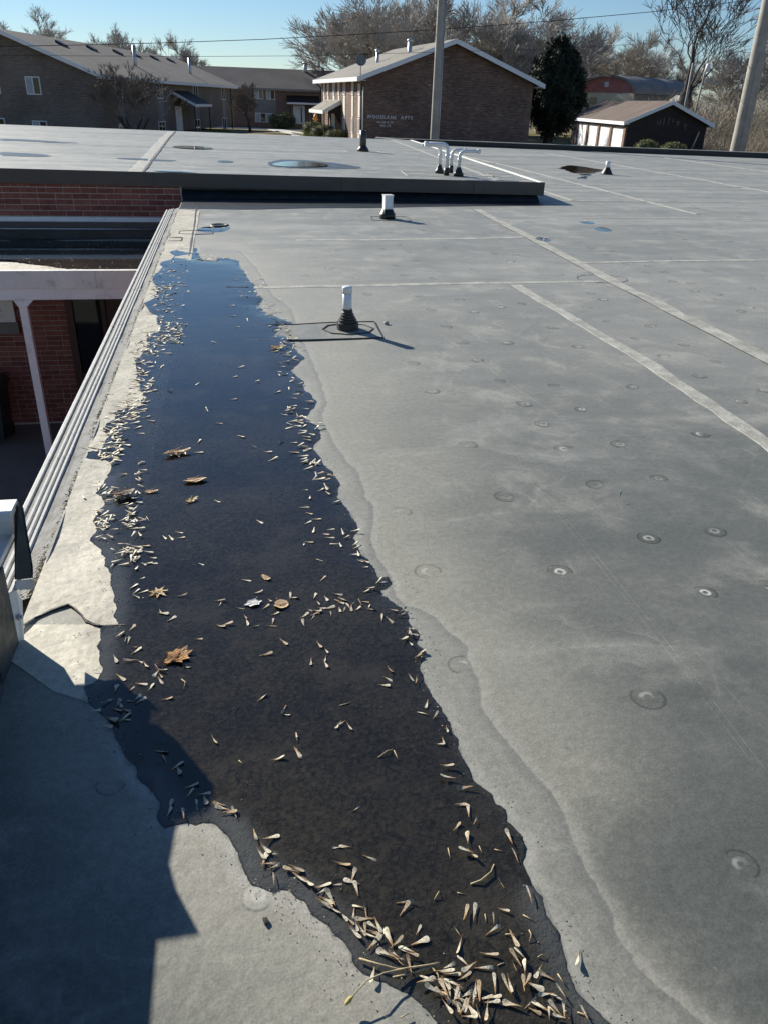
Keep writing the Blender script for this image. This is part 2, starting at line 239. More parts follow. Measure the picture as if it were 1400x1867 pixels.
SEEDS = {'tip':[(0.462,1.411,-0.15),(0.457,1.372,2.76),(0.49,1.336,2.99),(0.465,1.289,-0.15),(0.479,1.267,1.3),(0.487,1.235,0.87),(0.438,1.224,0.74),(0.551,1.179,1.55),(0.55,1.132,1.55),(0.455,1.19,1.3),(0.442,1.154,2.56),(0.453,1.146,-1.19),(0.495,1.064,1.76),(0.546,1.029,1.47),(0.4,1.007,0.99),(0.419,1.009,1.13),(0.454,0.989,1.27),(0.445,0.964,0.35),(0.481,1.004,-0.56),(0.372,0.972,1.83),(0.371,0.946,-2.16),(0.48,0.936,-1.55),(0.421,0.916,-0.35),(0.483,0.905,1.98),(0.471,0.899,1.79),(0.463,0.884,1.6),(0.482,0.877,1.23),(0.293,0.963,0.11),(0.295,0.988,0.87),(0.234,0.983,1.72),(0.247,0.967,0.55),(0.267,0.949,2.33),(0.272,0.938,-0.53),(0.243,0.934,-0.52),(0.222,0.948,2.35),(0.262,0.921,1.53),(0.237,0.945,2.07),(0.369,0.91,2.03),(0.376,0.897,-2.8),(0.402,0.891,-0.25),(0.332,0.904,0.18),(0.338,0.889,-0.34),(0.324,0.895,-0.16),(0.36,0.877,0.34),(0.294,0.885,2.62),(0.416,0.859,1.27),(0.436,0.85,1.62),(0.443,0.851,-1.72),(0.469,0.846,1.24),(0.477,0.849,0.76),(0.488,0.839,-0.73),(0.506,0.865,-2.46),(0.519,0.856,2.4),(0.535,0.822,1.76),(0.506,0.82,2.98),(0.527,0.81,2.3),(0.47,0.811,0.46),(0.487,0.801,2.21),(0.474,0.796,-0.72),(0.436,0.813,2.62),(0.404,0.834,-0.16),(0.397,0.825,-0.16),(0.386,0.812,-2.04),(0.38,0.844,1.28),(0.497,0.785,1.21),(0.527,0.787,1.19),(0.518,0.776,2.62),(0.563,0.781,1.54),(0.316,0.862,1.68),(0.324,0.85,-2.0),(0.344,0.854,0.97),(0.337,0.868,2.43),(0.309,0.852,2.06),(0.352,0.845,0.17),(0.366,0.833,1.12),(0.352,0.827,-2.35),(0.334,0.828,-1.65),(0.313,0.829,-1.27),(0.343,0.821,0.8),(0.325,0.838,-0.7),(0.369,0.807,1.47),(0.349,0.802,-0.16),(0.338,0.858,-1.47),(0.344,0.839,1.67),(0.305,0.858,-0.52),(0.322,0.872,-1.28),(0.325,0.861,0.98),(0.355,0.817,-1.29),(0.375,0.852,-2.02),(0.384,0.832,0.0),(0.334,0.844,0.97),(0.349,0.834,2.62),(0.328,0.866,1.86),(0.298,0.859,2.44),(0.513,0.793,1.99),(0.286,0.882,0.01)],'shore':[(0.044,1.502,0.21),(0.098,1.514,-1.4),(0.217,1.314,0.47),(0.158,1.213,2.99),(0.178,1.213,2.78),(0.226,1.175,-0.66),(0.165,1.168,-0.46),(0.185,1.138,1.12),(0.186,1.103,1.58),(0.18,1.12,2.59),(0.014,1.261,0.17),(-0.021,1.277,-1.47),(-0.001,1.236,-1.04),(0.018,1.217,-0.36),(-0.012,1.225,-1.18),(-0.002,1.208,1.13),(0.006,1.194,-0.16),(0.018,1.185,0.26),(0.054,1.171,2.6),(0.064,1.172,-0.54),(0.069,1.149,-0.89),(0.086,1.134,-1.05),(0.146,1.119,-0.16),(0.115,1.12,0.14),(0.111,1.106,0.43),(0.13,1.089,1.84),(0.121,1.086,-0.72),(0.114,1.08,-0.71),(0.133,1.061,-0.89),(0.149,1.045,-1.06),(0.16,1.034,-0.97),(0.171,1.044,-1.88),(0.197,1.048,1.49),(0.184,1.06,2.6),(0.192,1.03,2.98),(0.174,1.019,-1.56),(0.166,1.007,-1.06),(0.182,1.009,-1.23),(0.19,1.008,1.41),(0.207,1.013,2.24),(0.217,1.014,-1.42),(0.194,0.994,-0.71),(0.207,0.998,-0.53),(0.21,0.981,-1.58),(0.203,0.976,0.56),(0.234,0.981,1.72),(0.245,0.967,0.46),(0.22,0.948,2.35),(0.239,0.937,2.07),(0.262,0.95,2.34),(0.262,0.921,1.53),(0.281,1.055,-0.16),(0.278,1.04,0.73),(-0.1,1.378,2.58),(-0.107,1.373,-0.89),(-0.08,1.351,-0.15),(-0.066,1.346,1.82),(-0.093,1.365,2.58),(0.191,0.917,-2.08),(0.014,1.156,1.51)],'shade':[(-0.248,1.573,-0.38),(-0.237,1.544,1.87),(-0.206,1.516,0.59),(-0.201,1.502,-1.28),(-0.168,1.445,0.2),(-0.172,1.422,0.98),(-0.14,1.414,0.08),(-0.135,1.398,-1.42),(-0.214,1.392,1.34),(-0.184,1.364,1.61),(-0.153,1.383,1.6),(-0.217,1.37,1.17),(-0.375,1.774,1.24),(-0.378,1.751,-0.56),(-0.388,1.839,1.43),(-0.387,1.714,-0.42),(-0.435,1.752,0.11),(-0.403,1.791,-0.31),(-0.352,1.745,-0.65),(-0.353,1.715,0.72),(-0.384,1.71,-0.7),(-0.341,1.779,2.69),(-0.387,1.718,-0.51),(-0.369,1.771,-1.25),(-0.346,1.727,0.27),(-0.35,1.707,-0.18),(-0.398,1.69,-0.35),(-0.402,1.786,-2.83)],'right':[(0.258,3.051,-0.12),(0.272,2.978,-1.75),(0.325,3.043,0.58),(0.351,3.011,-1.2),(0.374,2.924,0.41),(0.254,2.833,-0.78),(0.239,2.887,-0.12),(0.276,2.779,-0.13),(0.242,2.755,0.54),(0.259,2.692,-1.85),(0.324,2.687,-0.13),(0.368,2.665,-1.53),(0.418,2.667,-0.13),(0.301,2.652,-0.76),(0.312,2.622,-0.13),(0.377,2.622,0.5),(0.325,2.572,3.01),(0.346,2.565,-1.52),(0.403,2.565,0.72),(0.403,2.538,0.35),(0.387,2.486,-0.13),(0.403,2.492,-1.63),(0.402,2.438,-0.75),(0.419,2.433,-0.75),(0.413,2.393,-0.13),(0.257,2.461,2.4),(0.254,2.335,0.7),(0.211,2.587,-1.84),(0.231,2.599,-0.47),(0.387,2.235,0.44),(0.411,2.253,-0.14),(0.447,2.298,0.66),(0.455,2.284,-0.13),(0.46,2.113,-0.44),(0.492,2.108,0.62),(0.488,2.086,0.15),(0.416,2.072,1.29),(0.438,2.058,-1.13),(0.496,2.003,-0.43),(0.49,1.988,-1.78),(0.496,1.972,-0.43),(0.46,1.949,0.49),(0.48,1.926,-1.43),(0.504,1.88,0.57),(0.488,1.863,0.57),(0.393,1.811,-1.25),(0.377,1.773,-0.89),(0.363,1.744,-0.41),(0.446,1.767,-1.41),(0.461,1.756,1.12),(0.467,1.649,-2.04),(0.449,1.612,2.49),(0.479,1.599,0.83),(0.498,1.546,-1.7),(0.477,1.502,-1.69),(0.464,1.493,-0.15)],'raft':[(0.289,2.23,-0.44),(0.215,2.231,1.15),(0.221,2.192,-1.37),(0.25,2.212,-1.38),(0.29,2.188,2.43),(0.304,2.198,-0.93),(0.295,2.179,-0.71),(0.318,2.155,1.75),(0.303,2.14,1.11),(0.287,2.142,-1.6),(0.255,2.119,1.45),(0.253,2.153,0.16),(0.23,2.156,-0.43),(0.326,2.143,-1.82),(0.345,2.134,0.64),(0.337,2.17,0.83),(0.36,2.167,-1.41),(0.374,2.173,-0.44),(0.385,2.14,1.2),(0.39,2.126,-0.44),(0.168,2.12,0.67),(0.161,2.077,1.58),(0.196,2.11,1.01),(0.212,2.142,-0.43),(0.204,2.126,0.43),(0.187,2.151,-0.69),(0.221,2.135,1.14)],'open':[(-0.167,2.49,-0.7),(-0.307,2.705,-1.16),(-0.283,2.699,-1.16),(-0.255,2.737,-0.46),(-0.247,2.695,-0.13),(-0.113,2.988,-0.87),(0.053,2.786,-0.96),(-0.224,2.291,0.02),(-0.292,2.212,-1.32),(-0.282,2.196,-0.42),(-0.253,2.162,0.75),(-0.101,2.245,-0.14),(-0.1,2.221,1.11),(-0.02,2.141,-1.29),(-0.015,2.113,-1.5),(-0.101,2.101,-0.42),(-0.08,2.106,0.16),(0.015,2.085,0.16),(0.062,2.078,-0.42),(0.066,2.101,1.3),(-0.164,2.042,-0.14),(0.023,2.276,0.18),(-0.011,2.36,-0.44),(-0.035,2.191,-0.43),(0.093,1.99,-1.04),(0.036,1.935,0.14),(0.075,2.144,0.45),(0.015,1.74,0.82),(0.072,1.684,-2.02),(0.076,1.663,-0.39),(-0.115,1.595,-1.2),(-0.244,1.775,0.13),(-0.197,1.908,-0.14),(0.2,1.96,-1.34),(0.218,1.928,-1.35),(0.211,1.89,-1.91),(0.209,1.865,-1.46),(0.167,1.881,-1.78),(0.222,1.607,-2.6),(0.213,1.602,-2.24),(0.241,1.592,-1.33),(0.098,1.581,-1.53),(0.096,1.52,-1.27),(0.048,2.187,0.7),(0.063,2.226,-1.06),(0.133,2.24,1.4),(0.142,2.23,-0.29)],'ledge':[(-0.389,2.497,-1.78),(-0.366,2.422,0.54),(-0.39,2.372,0.82),(-0.378,2.34,0.81),(-0.355,2.334,0.37),(-0.373,2.307,-0.66),(-0.339,2.557,-0.44),(-0.34,2.517,-0.13),(-0.367,2.517,-0.87),(-0.475,2.525,1.09),(-0.438,2.522,-0.13),(-0.272,1.903,0.7),(-0.282,1.891,-2.21),(-0.268,1.88,-1.19),(-0.268,1.857,-1.19),(-0.264,1.906,-0.14),(-0.353,2.027,-0.14),(-0.348,2.007,0.74),(-0.361,1.962,3.0),(-0.332,1.953,-0.94),(-0.316,1.937,-1.18),(-0.406,2.094,0.77),(-0.376,2.065,1.45),(-0.386,2.076,1.46),(-0.371,2.131,1.0),(-0.381,1.888,-0.92),(-0.32,1.849,-0.28),(-0.345,1.831,0.93),(-0.292,1.832,1.11),(-0.326,1.791,0.92),(-0.317,1.777,0.68),(-0.406,1.977,-1.26)],'drift':[(-0.531,3.094,1.44),(-0.528,3.113,-2.8),(-0.537,3.157,2.57),(-0.524,3.095,0.56),(-0.48,3.1,-2.8),(-0.519,3.074,2.74),(-0.586,3.175,1.19),(-0.551,3.117,-2.06),(-0.542,3.041,-2.87),(-0.575,3.127,-2.38),(-0.514,3.078,0.4),(-0.657,3.092,-1.26),(-0.494,3.052,0.75),(-0.512,3.045,-2.2),(-0.579,3.097,0.61),(-0.523,3.106,1.11),(-0.608,3.181,0.87),(-0.511,3.064,0.05),(-0.443,3.04,-2.74),(-0.529,3.121,-2.29),(-0.497,3.052,0.86),(-0.515,3.063,-0.54),(-0.556,3.14,0.05),(-0.569,3.109,2.17),(-0.575,3.149,1.04),(-0.53,3.1,-0.38),(-0.63,3.213,-0.18),(-0.567,3.147,0.36),(-0.602,3.144,1.41),(-0.524,3.084,-1.22),(-0.495,3.101,0.85),(-0.557,3.106,1.25),(-0.532,3.079,0.74),(-0.559,3.101,2.78),(-0.523,2.875,1.25),(-0.58,2.952,-0.12),(-0.528,2.817,-0.59),(-0.575,2.94,2.26),(-0.574,2.862,-2.34),(-0.556,2.799,-3.03),(-0.548,2.859,-0.85),(-0.533,2.725,-0.8),(-0.563,2.83,1.27),(-0.542,2.837,-0.32),(-0.538,2.863,1.29),(-0.588,2.888,1.17),(-0.582,2.92,-1.31),(-0.549,2.834,0.65),(-0.532,2.905,-0.35),(-0.499,2.777,0.1),(-0.545,2.823,-1.18),(-0.545,2.895,0.72),(-0.536,2.891,0.98),(-0.585,2.938,1.47),(-0.556,2.91,0.84),(-0.525,2.87,0.31),(-0.51,2.733,-0.81),(-0.548,2.738,-2.56),(-0.523,2.895,-0.29),(-0.533,2.821,-1.22),(-0.565,2.853,-2.36),(-0.56,3.032,-0.32),(-0.561,2.879,-1.28),(-0.595,2.91,-1.24),(-0.552,2.831,2.2),(-0.547,2.788,-0.79),(-0.559,2.88,2.66),(-0.546,2.933,1.01),(-0.584,2.956,2.34),(-0.545,2.797,-0.24),(-0.475,2.867,0.31),(-0.429,3.013,-0.49),(-0.401,2.849,0.35),(-0.424,2.85,-1.29),(-0.445,2.945,-2.89),(-0.466,2.987,0.59),(-0.446,2.905,0.72),(-0.464,2.868,-1.33),(-0.449,2.806,2.59),(-0.437,2.839,-0.92),(-0.461,2.825,2.5),(-0.438,2.834,0.67),(-0.404,2.862,2.36),(-0.436,2.817,-2.5),(-0.457,2.91,0.94),(-0.427,2.786,0.26),(-0.435,2.95,-2.11),(-0.423,2.73,1.17),(-0.436,2.813,-0.5),(-0.462,2.925,-0.85),(-0.482,2.999,0.6),(-0.458,2.956,-0.72),(-0.4,2.733,-1.24),(-0.441,2.816,-2.53),(-0.455,2.861,1.46),(-0.448,2.799,0.13),(-0.448,2.9,-0.39),(-0.405,2.778,0.18),(-0.44,2.618,-0.89),(-0.448,2.585,1.44),(-0.393,2.553,1.1),(-0.458,2.667,-3.01),(-0.402,2.634,-0.44),(-0.399,2.546,-2.86),(-0.457,2.594,0.17),(-0.375,2.647,-0.24),(-0.487,2.629,2.24),(-0.407,2.588,1.15),(-0.425,2.634,-0.8),(-0.354,2.518,0.32),(-0.406,2.566,-0.49),(-0.408,2.599,-0.48),(-0.405,2.533,2.29),(-0.415,2.562,1.52),(-0.463,2.549,-2.62),(-0.412,2.572,1.44),(-0.401,2.553,1.2),(-0.412,2.533,1.19),(-0.39,2.614,1.03),(-0.418,2.6,-2.67),(-0.433,2.654,2.76),(-0.397,2.599,0.38),(-0.395,2.609,0.53),(-0.424,2.6,2.84),(-0.428,2.613,0.81),(-0.406,2.615,2.59),(-0.448,2.628,0.43),(-0.358,2.595,-0.38),(-0.457,3.416,-2.06),(-0.448,3.216,2.14),(-0.431,3.161,-0.59),(-0.439,3.325,-0.33),(-0.435,3.095,-1.15),(-0.445,3.24,-1.29),(-0.459,3.284,1.35),(-0.453,3.416,0.31),(-0.451,3.229,2.35),(-0.436,3.171,2.48),(-0.456,3.296,1.16),(-0.449,3.092,1.22),(-0.44,3.235,2.16),(-0.453,3.285,-2.78)],'dry':[(0.596,0.881,-2.27)],'dry2':[(1.592,2.809,1.0)],'dry3':[(1.088,2.303,2.0)]}
FAR_SEEDS = [(-0.45,5.78),(-0.53,4.4),(-0.57,4.01),(-0.57,3.57),(-0.51,4.49),(-0.62,6.8),(-0.58,3.94),(-0.54,4.18),(-0.57,4.14),(-0.49,7.59),(-0.59,4.81),(-0.58,4.75),(-0.58,6.62),(-0.46,7.37),(-0.57,3.67),(-0.59,4.87),(-0.6,4.58),(-0.53,4.46),(-0.53,5.97),(-0.52,4.51),(-0.66,5.4),(-0.43,5.17),(-0.5,4.53),(-0.59,3.43),(-0.61,4.64),(-0.59,3.51),(-0.58,3.56),(-0.59,4.78),(-0.6,3.74),(-0.46,6.31),(-0.71,6.52),(-0.51,5.67),(-0.57,3.58),(-0.55,6.88),(-0.56,4.26),(-0.63,3.5),(-0.49,5.51),(-0.58,5.27),(-0.52,4.19),(-0.64,5.44),(-0.61,7.02),(-0.53,5.32),(-0.57,4.59),(-0.66,6.88),(-0.57,4.02),(-0.64,7.06),(-0.63,3.61),(-0.48,5.89),(-0.57,4.13),(-0.56,5.42),(-0.54,4.97),(-0.51,6.33),(-0.53,5.15),(-0.57,4.95),(-0.61,4.28),(-0.64,6.27),(-0.65,5.22),(-0.5,4.98),(-0.62,5.08),(-0.57,3.99),(-0.74,7.06),(-0.57,3.6),(-0.5,4.41),(-0.61,5.37),(-0.53,3.93),(-0.57,8.37),(-0.58,4.64),(-0.55,4.8),(-0.57,4.21),(-0.55,8.46),(-0.51,5.55),(-0.51,6.41),(-0.48,7.9),(-0.56,6.09),(-0.55,4.65),(-0.63,3.78),(-0.63,3.51),(-0.49,5.86),(-0.54,4.06),(-0.59,4.19),(-0.45,7.83),(-0.58,7.86),(-0.51,4.09),(-0.46,5.5),(-0.55,4.09),(-0.65,3.6),(-0.61,4.76),(-0.51,6.81),(-0.53,4.78),(-0.54,5.21),(-0.6,3.71),(-0.49,5.96),(-0.56,4.25),(-0.63,7.17),(-0.57,3.49),(-0.52,4.24),(-0.62,3.92),(-0.58,4.06),(-0.61,4.98),(-0.57,8.43),(-0.57,3.98),(-0.59,5.35),(-0.65,7.05),(-0.63,4.13),(-0.61,3.61),(-0.56,4.76),(-0.63,7.22),(-0.72,6.79),(-0.58,5.74),(-0.6,4.51),(-0.39,5.46),(-0.55,3.98),(-0.41,5.68),(-0.6,5.88),(-0.58,4.59),(-0.59,4.99),(-0.59,7.26),(-0.5,5.48),(-0.55,4.98),(-0.54,6.13),(-0.6,4.11),(-0.48,5.43),(-0.64,4.11),(-0.57,4.8),(-0.59,4.65),(-0.57,3.42),(-0.61,4.09),(-0.54,6.01),(-0.58,8.35),(-0.56,5.25),(-0.54,4.09),(-0.62,5.52),(-0.62,6.51),(-0.51,4.2),(-0.65,4.19),(-0.59,4.16),(-0.62,3.98),(-0.54,7.19),(-0.46,7.41),(-0.61,3.8),(-0.6,3.54),(-0.61,5.67),(-0.66,3.59),(-0.6,3.67),(-0.55,5.57),(-0.63,3.78),(-0.67,7.25),(-0.6,5.55),(-0.64,5.18),(-0.5,4.6),(-0.53,4.88),(-0.61,3.73),(-0.61,4.26),(-0.5,4.55),(-0.63,4.17),(-0.54,5.9),(-0.58,7.93),(-0.55,4.71),(-0.53,6.17),(-0.41,6.08),(-0.5,5.72),(-0.56,4.07),(-0.48,5.72),(-0.63,3.83),(-0.63,5.1),(-0.57,7.72),(-0.53,5.49),(-0.61,7.06),(-0.56,5.59),(-0.62,7.4),(-0.63,3.63),(-0.53,4.08),(-0.45,5.76),(-0.57,3.84),(-0.63,4.04),(-0.54,6.68),(-0.59,3.54),(-0.58,4.53),(-0.63,3.97),(-0.56,4.81),(-0.59,5.4),(-0.68,6.85),(-0.55,6.79),(-0.65,3.95),(-0.59,4.81),(-0.49,8.3),(-0.59,3.73),(-0.54,3.64),(-0.5,5.53),(-0.55,4.02),(-0.47,5.59),(-0.55,5.69),(-0.58,5.17),(-0.54,4.76),(-0.56,4.62),(-0.65,3.89),(-0.63,4.97),(-0.61,3.8),(-0.54,7.73),(-0.79,7.12),(-0.55,4.45),(-0.65,6.9),(-0.59,3.75),(-0.59,5.37),(-0.48,4.43),(-0.57,4.33),(-0.6,4.22),(-0.45,5.17),(-0.49,4.61),(-0.57,6.83),(-0.56,4.12),(-0.63,3.82),(-0.59,3.68),(-0.58,3.49),(-0.58,3.6),(-0.62,5.34),(-0.59,4.9),(-0.56,4.04),(-0.6,3.83),(-0.61,3.73),(-0.52,5.37),(-0.64,3.51),(-0.51,4.26),(-0.64,7.96),(-0.6,3.98),(-0.51,4.26),(-0.56,6.98),(-0.55,6.63),(-0.6,3.92),(-0.56,3.71),(-0.6,4.77),(-0.54,5.4),(-0.51,5.22),(-0.59,5.59),(-0.47,5.73),(-0.66,7.14),(-0.42,5.66),(-0.68,3.85),(-0.6,5.06),(-0.65,3.85),(-0.58,4.97),(-0.51,5.37),(-0.57,4.19),(-0.64,5.45),(-0.52,4.33),(-0.56,3.46),(-0.49,5.61),(-0.57,5.16),(-0.6,3.79),(-0.56,6.83),(-0.55,4.07),(-0.59,5.25),(-0.49,4.25),(-0.65,3.66),(-0.56,7.22),(-0.51,4.12),(-0.64,7.23),(-0.63,8.22),(-0.65,5.29),(-0.59,4.4),(-0.6,4.98),(-0.51,6.32),(-0.49,4.52),(-0.63,3.67),(-0.6,3.64),(-0.56,3.52),(-0.67,6.95),(-0.54,5.36),(-0.58,5.61),(-0.58,3.5),(-0.56,7.04),(-0.45,6.14),(-0.66,7.69),(-0.55,9.02),(-0.63,5.05),(-0.63,6.87),(-0.6,4.01),(-0.48,5.57),(-0.48,5.61),(-0.58,4.54),(-0.64,4.08),(-0.55,5.22),(-0.51,6.39),(-0.53,4.24),(-0.5,5.1),(-0.66,3.78),(-0.61,3.78),(-0.62,3.55),(-0.59,7.03),(-0.48,5.25),(-0.64,3.79),(-0.61,7.86),(-0.53,5.75),(-0.62,3.53),(-0.56,4.16),(-0.53,4.46),(-0.58,3.91),(-0.64,3.53),(-0.57,3.62),(-0.52,6.35),(-0.51,5.64),(-0.62,6.86),(-0.61,6.8),(-0.55,7.94),(-0.58,6.55),(-0.54,6.38),(-0.56,3.86),(-0.6,3.89),(-0.61,3.94),(-0.53,5.17),(-0.61,4.4),(-0.49,6.96),(-0.5,6.71),(-0.51,4.4),(-0.58,3.53),(-0.59,3.96),(-0.61,3.9),(-0.58,6.97),(-0.57,7.68),(-0.63,3.81),(-0.61,5.25),(-0.58,5.24),(-0.48,5.8),(-0.54,4.3),(-0.64,5.29),(-0.63,7.04),(-0.66,7.79),(-0.66,6.76),(-0.54,7.3),(-0.65,3.55),(-0.63,4.09),(-0.5,5.98),(-0.57,4.29),(-0.49,5.88),(-0.59,6.7),(-0.52,5.22),(-0.51,4.46),(-0.51,3.86),(-0.51,6.51),(-0.59,6.37),(-0.62,3.49),(-0.59,3.49),(-0.62,3.9),(-0.72,3.89),(-0.71,3.63),(-0.66,4.09),(-0.51,6.91),(-0.69,4.02),(-0.59,5.24),(-0.68,5.22),(-0.52,3.3),(-0.45,6.54),(-0.35,9.0),(-0.48,4.01),(-0.62,3.87),(-0.44,5.5),(-0.6,3.62),(-0.56,6.59),(-0.38,7.04),(-0.49,3.78),(-0.5,4.63),(-0.63,5.72),(-0.58,4.24),(-0.36,5.9),(-0.54,7.92),(-0.6,5.72),(-0.72,3.61),(-0.41,7.92),(-0.51,5.58),(-0.46,4.86),(-0.52,5.73),(-0.53,7.42),(-0.39,4.42),(-0.61,3.79),(-0.59,4.02),(-0.45,3.95),(-0.38,7.0),(-0.63,4.26),(-0.58,4.21),(-0.46,4.89),(-0.58,8.05),(-0.38,5.62),(-0.47,5.35),(-0.53,4.0),(-0.67,3.58),(-0.54,6.06),(-0.67,7.35),(-0.65,3.7),(-0.71,4.39),(-0.72,4.25),(0.36,4.48),(0.38,5.72),(0.37,5.46),(0.25,3.78),(0.33,5.1),(0.25,7.6),(0.33,5.78),(0.19,7.01),(0.32,5.45),(0.37,3.21),(0.3,3.7),(0.33,3.34),(0.3,3.87),(0.22,6.82),(0.31,5.36),(0.21,6.88),(0.31,4.93),(0.34,5.24),(0.27,4.66),(0.27,5.52),(0.26,7.33),(0.29,5.12),(0.07,7.43),(0.35,5.8),(0.34,4.66),(0.33,3.33),(0.37,5.35),(0.35,4.37),(0.29,3.53),(0.36,5.49),(0.11,7.43),(0.28,4.05),(0.38,3.76),(0.29,3.8),(0.2,6.82),(0.41,5.47),(0.23,6.44),(0.26,7.57),(0.2,6.92),(0.31,3.88),(0.26,4.08),(0.37,5.51),(0.38,5.24),(0.2,7.36),(0.2,6.67),(0.3,3.85),(0.31,5.96),(0.32,3.79),(0.29,4.39),(0.07,6.98),(0.25,3.58),(0.29,4.1),(0.23,7.24),(0.14,6.98),(0.4,5.32),(0.31,3.73),(0.26,4.0),(0.3,3.96),(0.35,5.86),(0.12,6.44),(0.18,6.44),(0.31,3.16),(0.28,3.34),(0.33,3.15),(0.32,5.95),(0.36,3.84),(0.41,6.02),(0.3,5.71),(0.27,3.87),(0.31,3.93),(0.25,3.83),(0.37,5.02),(0.27,4.9),(0.32,5.07),(0.24,6.16),(0.37,4.96),(0.16,7.41),(0.28,3.35),(0.39,4.16),(0.32,4.54),(0.26,4.06),(0.22,6.56),(0.43,5.22),(0.33,5.07),(0.4,3.83),(0.37,5.68),(0.34,3.32),(0.35,3.68),(0.28,6.52),(0.34,5.13),(0.32,3.65),(0.29,6.29),(0.32,3.61),(0.31,6.57),(0.38,4.17),(0.37,5.46),(0.33,3.93),(0.37,5.99),(0.22,4.34),(0.13,7.82),(0.3,4.67),(0.28,3.38),(0.25,5.21),(0.35,4.05),(0.39,3.18),(0.22,6.27),(0.28,3.41),(0.3,4.23),(0.25,4.66),(0.37,5.58),(0.25,6.69),(0.4,3.77),(0.29,5.61),(0.11,6.83),(0.32,3.2),(0.34,5.37),(0.24,3.46),(0.33,6.31),(0.31,3.5),(0.27,6.22),(0.25,4.03),(0.36,4.99),(0.33,3.32),(0.23,7.28),(0.3,5.32),(0.32,4.29),(0.33,3.86),(0.3,5.79),(0.37,6.7),(0.33,4.59),(0.26,5.83),(0.28,4.82),(0.36,3.14),(0.29,6.06),(0.35,3.07),(0.32,3.34),(0.29,3.27),(0.29,5.69),(0.11,6.82),(0.31,3.48),(0.34,5.13),(0.25,4.72),(0.24,7.22),(0.27,6.45),(0.23,3.97),(0.28,3.55),(0.03,7.52),(0.2,7.46),(0.29,5.21),(0.34,3.21),(-0.48,7.14),(-0.53,7.26),(-0.54,7.11),(-0.55,7.25),(-0.42,7.27),(-0.58,7.18),(-0.6,7.27),(-0.68,7.12),(-0.56,7.12),(-0.63,7.2),(-0.6,7.13),(-0.52,7.27),(-0.47,7.29),(-0.41,7.26),(-0.53,7.16),(-0.58,7.18),(-0.59,7.22),(-0.69,7.15),(-0.56,7.22),(-0.52,7.26),(-0.59,7.21),(-0.43,7.28),(-0.51,7.3),(-0.56,7.22),(-0.55,7.17),(-0.41,5.43),(-0.38,5.54),(-0.43,5.86),(-0.4,5.87),(-0.43,5.79),(-0.5,5.44),(-0.45,5.83),(-0.42,5.48),(-0.47,5.56),(-0.42,5.82),(-0.38,5.64),(-0.43,5.77),(-0.43,5.83),(-0.41,5.93),(-0.36,5.41),(-0.4,5.6),(-0.44,5.53),(-0.39,5.75),(-0.4,5.85),(-0.46,5.82),(-0.47,5.94),(-0.42,5.43),(-0.35,5.9),(-0.4,5.6),(-0.38,5.42),(-0.49,5.52),(-0.38,5.73),(-0.46,5.46),(-0.42,5.69),(-0.4,5.46),(-0.39,5.92),(-0.36,5.58),(-0.41,5.67),(-0.47,5.52),(-0.49,5.95),(-0.39,5.68),(-0.41,5.72),(-0.42,5.96),(-0.41,5.52),(-0.46,5.96),(-0.45,5.62),(-0.39,5.8),(-0.43,5.51),(-0.41,5.5),(-0.53,5.52),(-0.29,8.74),(-0.22,8.55),(-0.39,8.74),(-0.24,8.54),(-0.3,8.53),(-0.16,8.65),(-0.21,8.75),(-0.06,8.69),(-0.18,8.61),(-0.31,8.64),(-0.28,8.56),(-0.14,8.6),(-0.35,8.53),(-0.3,8.54),(-0.23,8.57),(-0.27,8.6),(-0.18,8.56),(-0.28,8.65),(-0.07,8.6),(-0.45,8.78),(-0.2,3.51),(0.18,6.38),(-0.14,5.41),(-0.4,6.51),(0.02,4.83),(0.11,4.55),(0.1,6.01),(-0.11,3.88),(-0.0,3.69),(-0.2,3.65),(-0.01,6.49),(0.14,3.39),(0.19,3.59),(0.25,5.16),(-0.03,4.24),(0.35,5.69),(-0.02,4.64),(0.02,5.81),(-0.17,4.09),(0.06,6.82),(0.27,5.76),(-0.23,4.53),(0.06,3.55),(-0.01,6.15),(0.12,3.48),(-0.2,10.75),(-0.09,10.74),(-0.07,10.8),(-0.35,11.11),(-0.21,10.8),(-0.05,10.73),(-0.21,11.1),(-0.31,10.95),(-0.42,10.92),(-0.2,10.67),(-0.27,10.94),(-0.1,10.54),(3.92,9.8),(3.83,10.01),(3.86,10.02),(4.02,10.0),(3.89,9.86),(3.98,10.05),(3.86,10.03),(3.78,9.98),(3.83,10.02),(3.85,9.96),(3.94,10.04),(4.08,10.1),(3.91,9.93),(3.86,9.93),(5.25,11.84),(5.22,11.61),(5.17,11.6),(5.19,11.64),(5.18,11.62),(5.13,11.67),(5.33,11.71),(5.33,11.86)]
POND_DRAIN = [(-0.415,10.653),(-0.332,10.885),(-0.205,10.999),(-0.049,10.968),(0.028,10.844),(-0.026,10.578),(-0.15,10.406),(-0.323,10.435)]
POND_RIGHT = [(9.191,22.817),(9.906,23.858),(10.105,23.46),(10.293,22.65),(10.253,22.169),(9.657,21.216),(9.108,20.399),(8.338,19.026),(8.129,18.94),(8.275,19.374),(8.518,19.628),(8.792,20.339),(8.824,20.929),(8.937,21.886)]
POND_B = [(5.032,10.987),(5.225,11.089),(5.277,10.844),(5.131,10.621),(4.988,10.689)]
POND_C = [(3.775,10.035),(3.936,10.151),(4.024,9.96),(3.926,9.772),(3.793,9.832)]
POND_D = [(5.1,11.627),(5.279,11.698),(5.322,11.512),(5.187,11.343),(5.068,11.419)]
POND_BLOCK = [(0.944,17.045),(1.21,17.537),(1.628,17.757),(1.929,17.188),(2.009,16.699),(1.798,16.359),(1.332,16.159),(0.972,16.263),(0.845,16.618)]
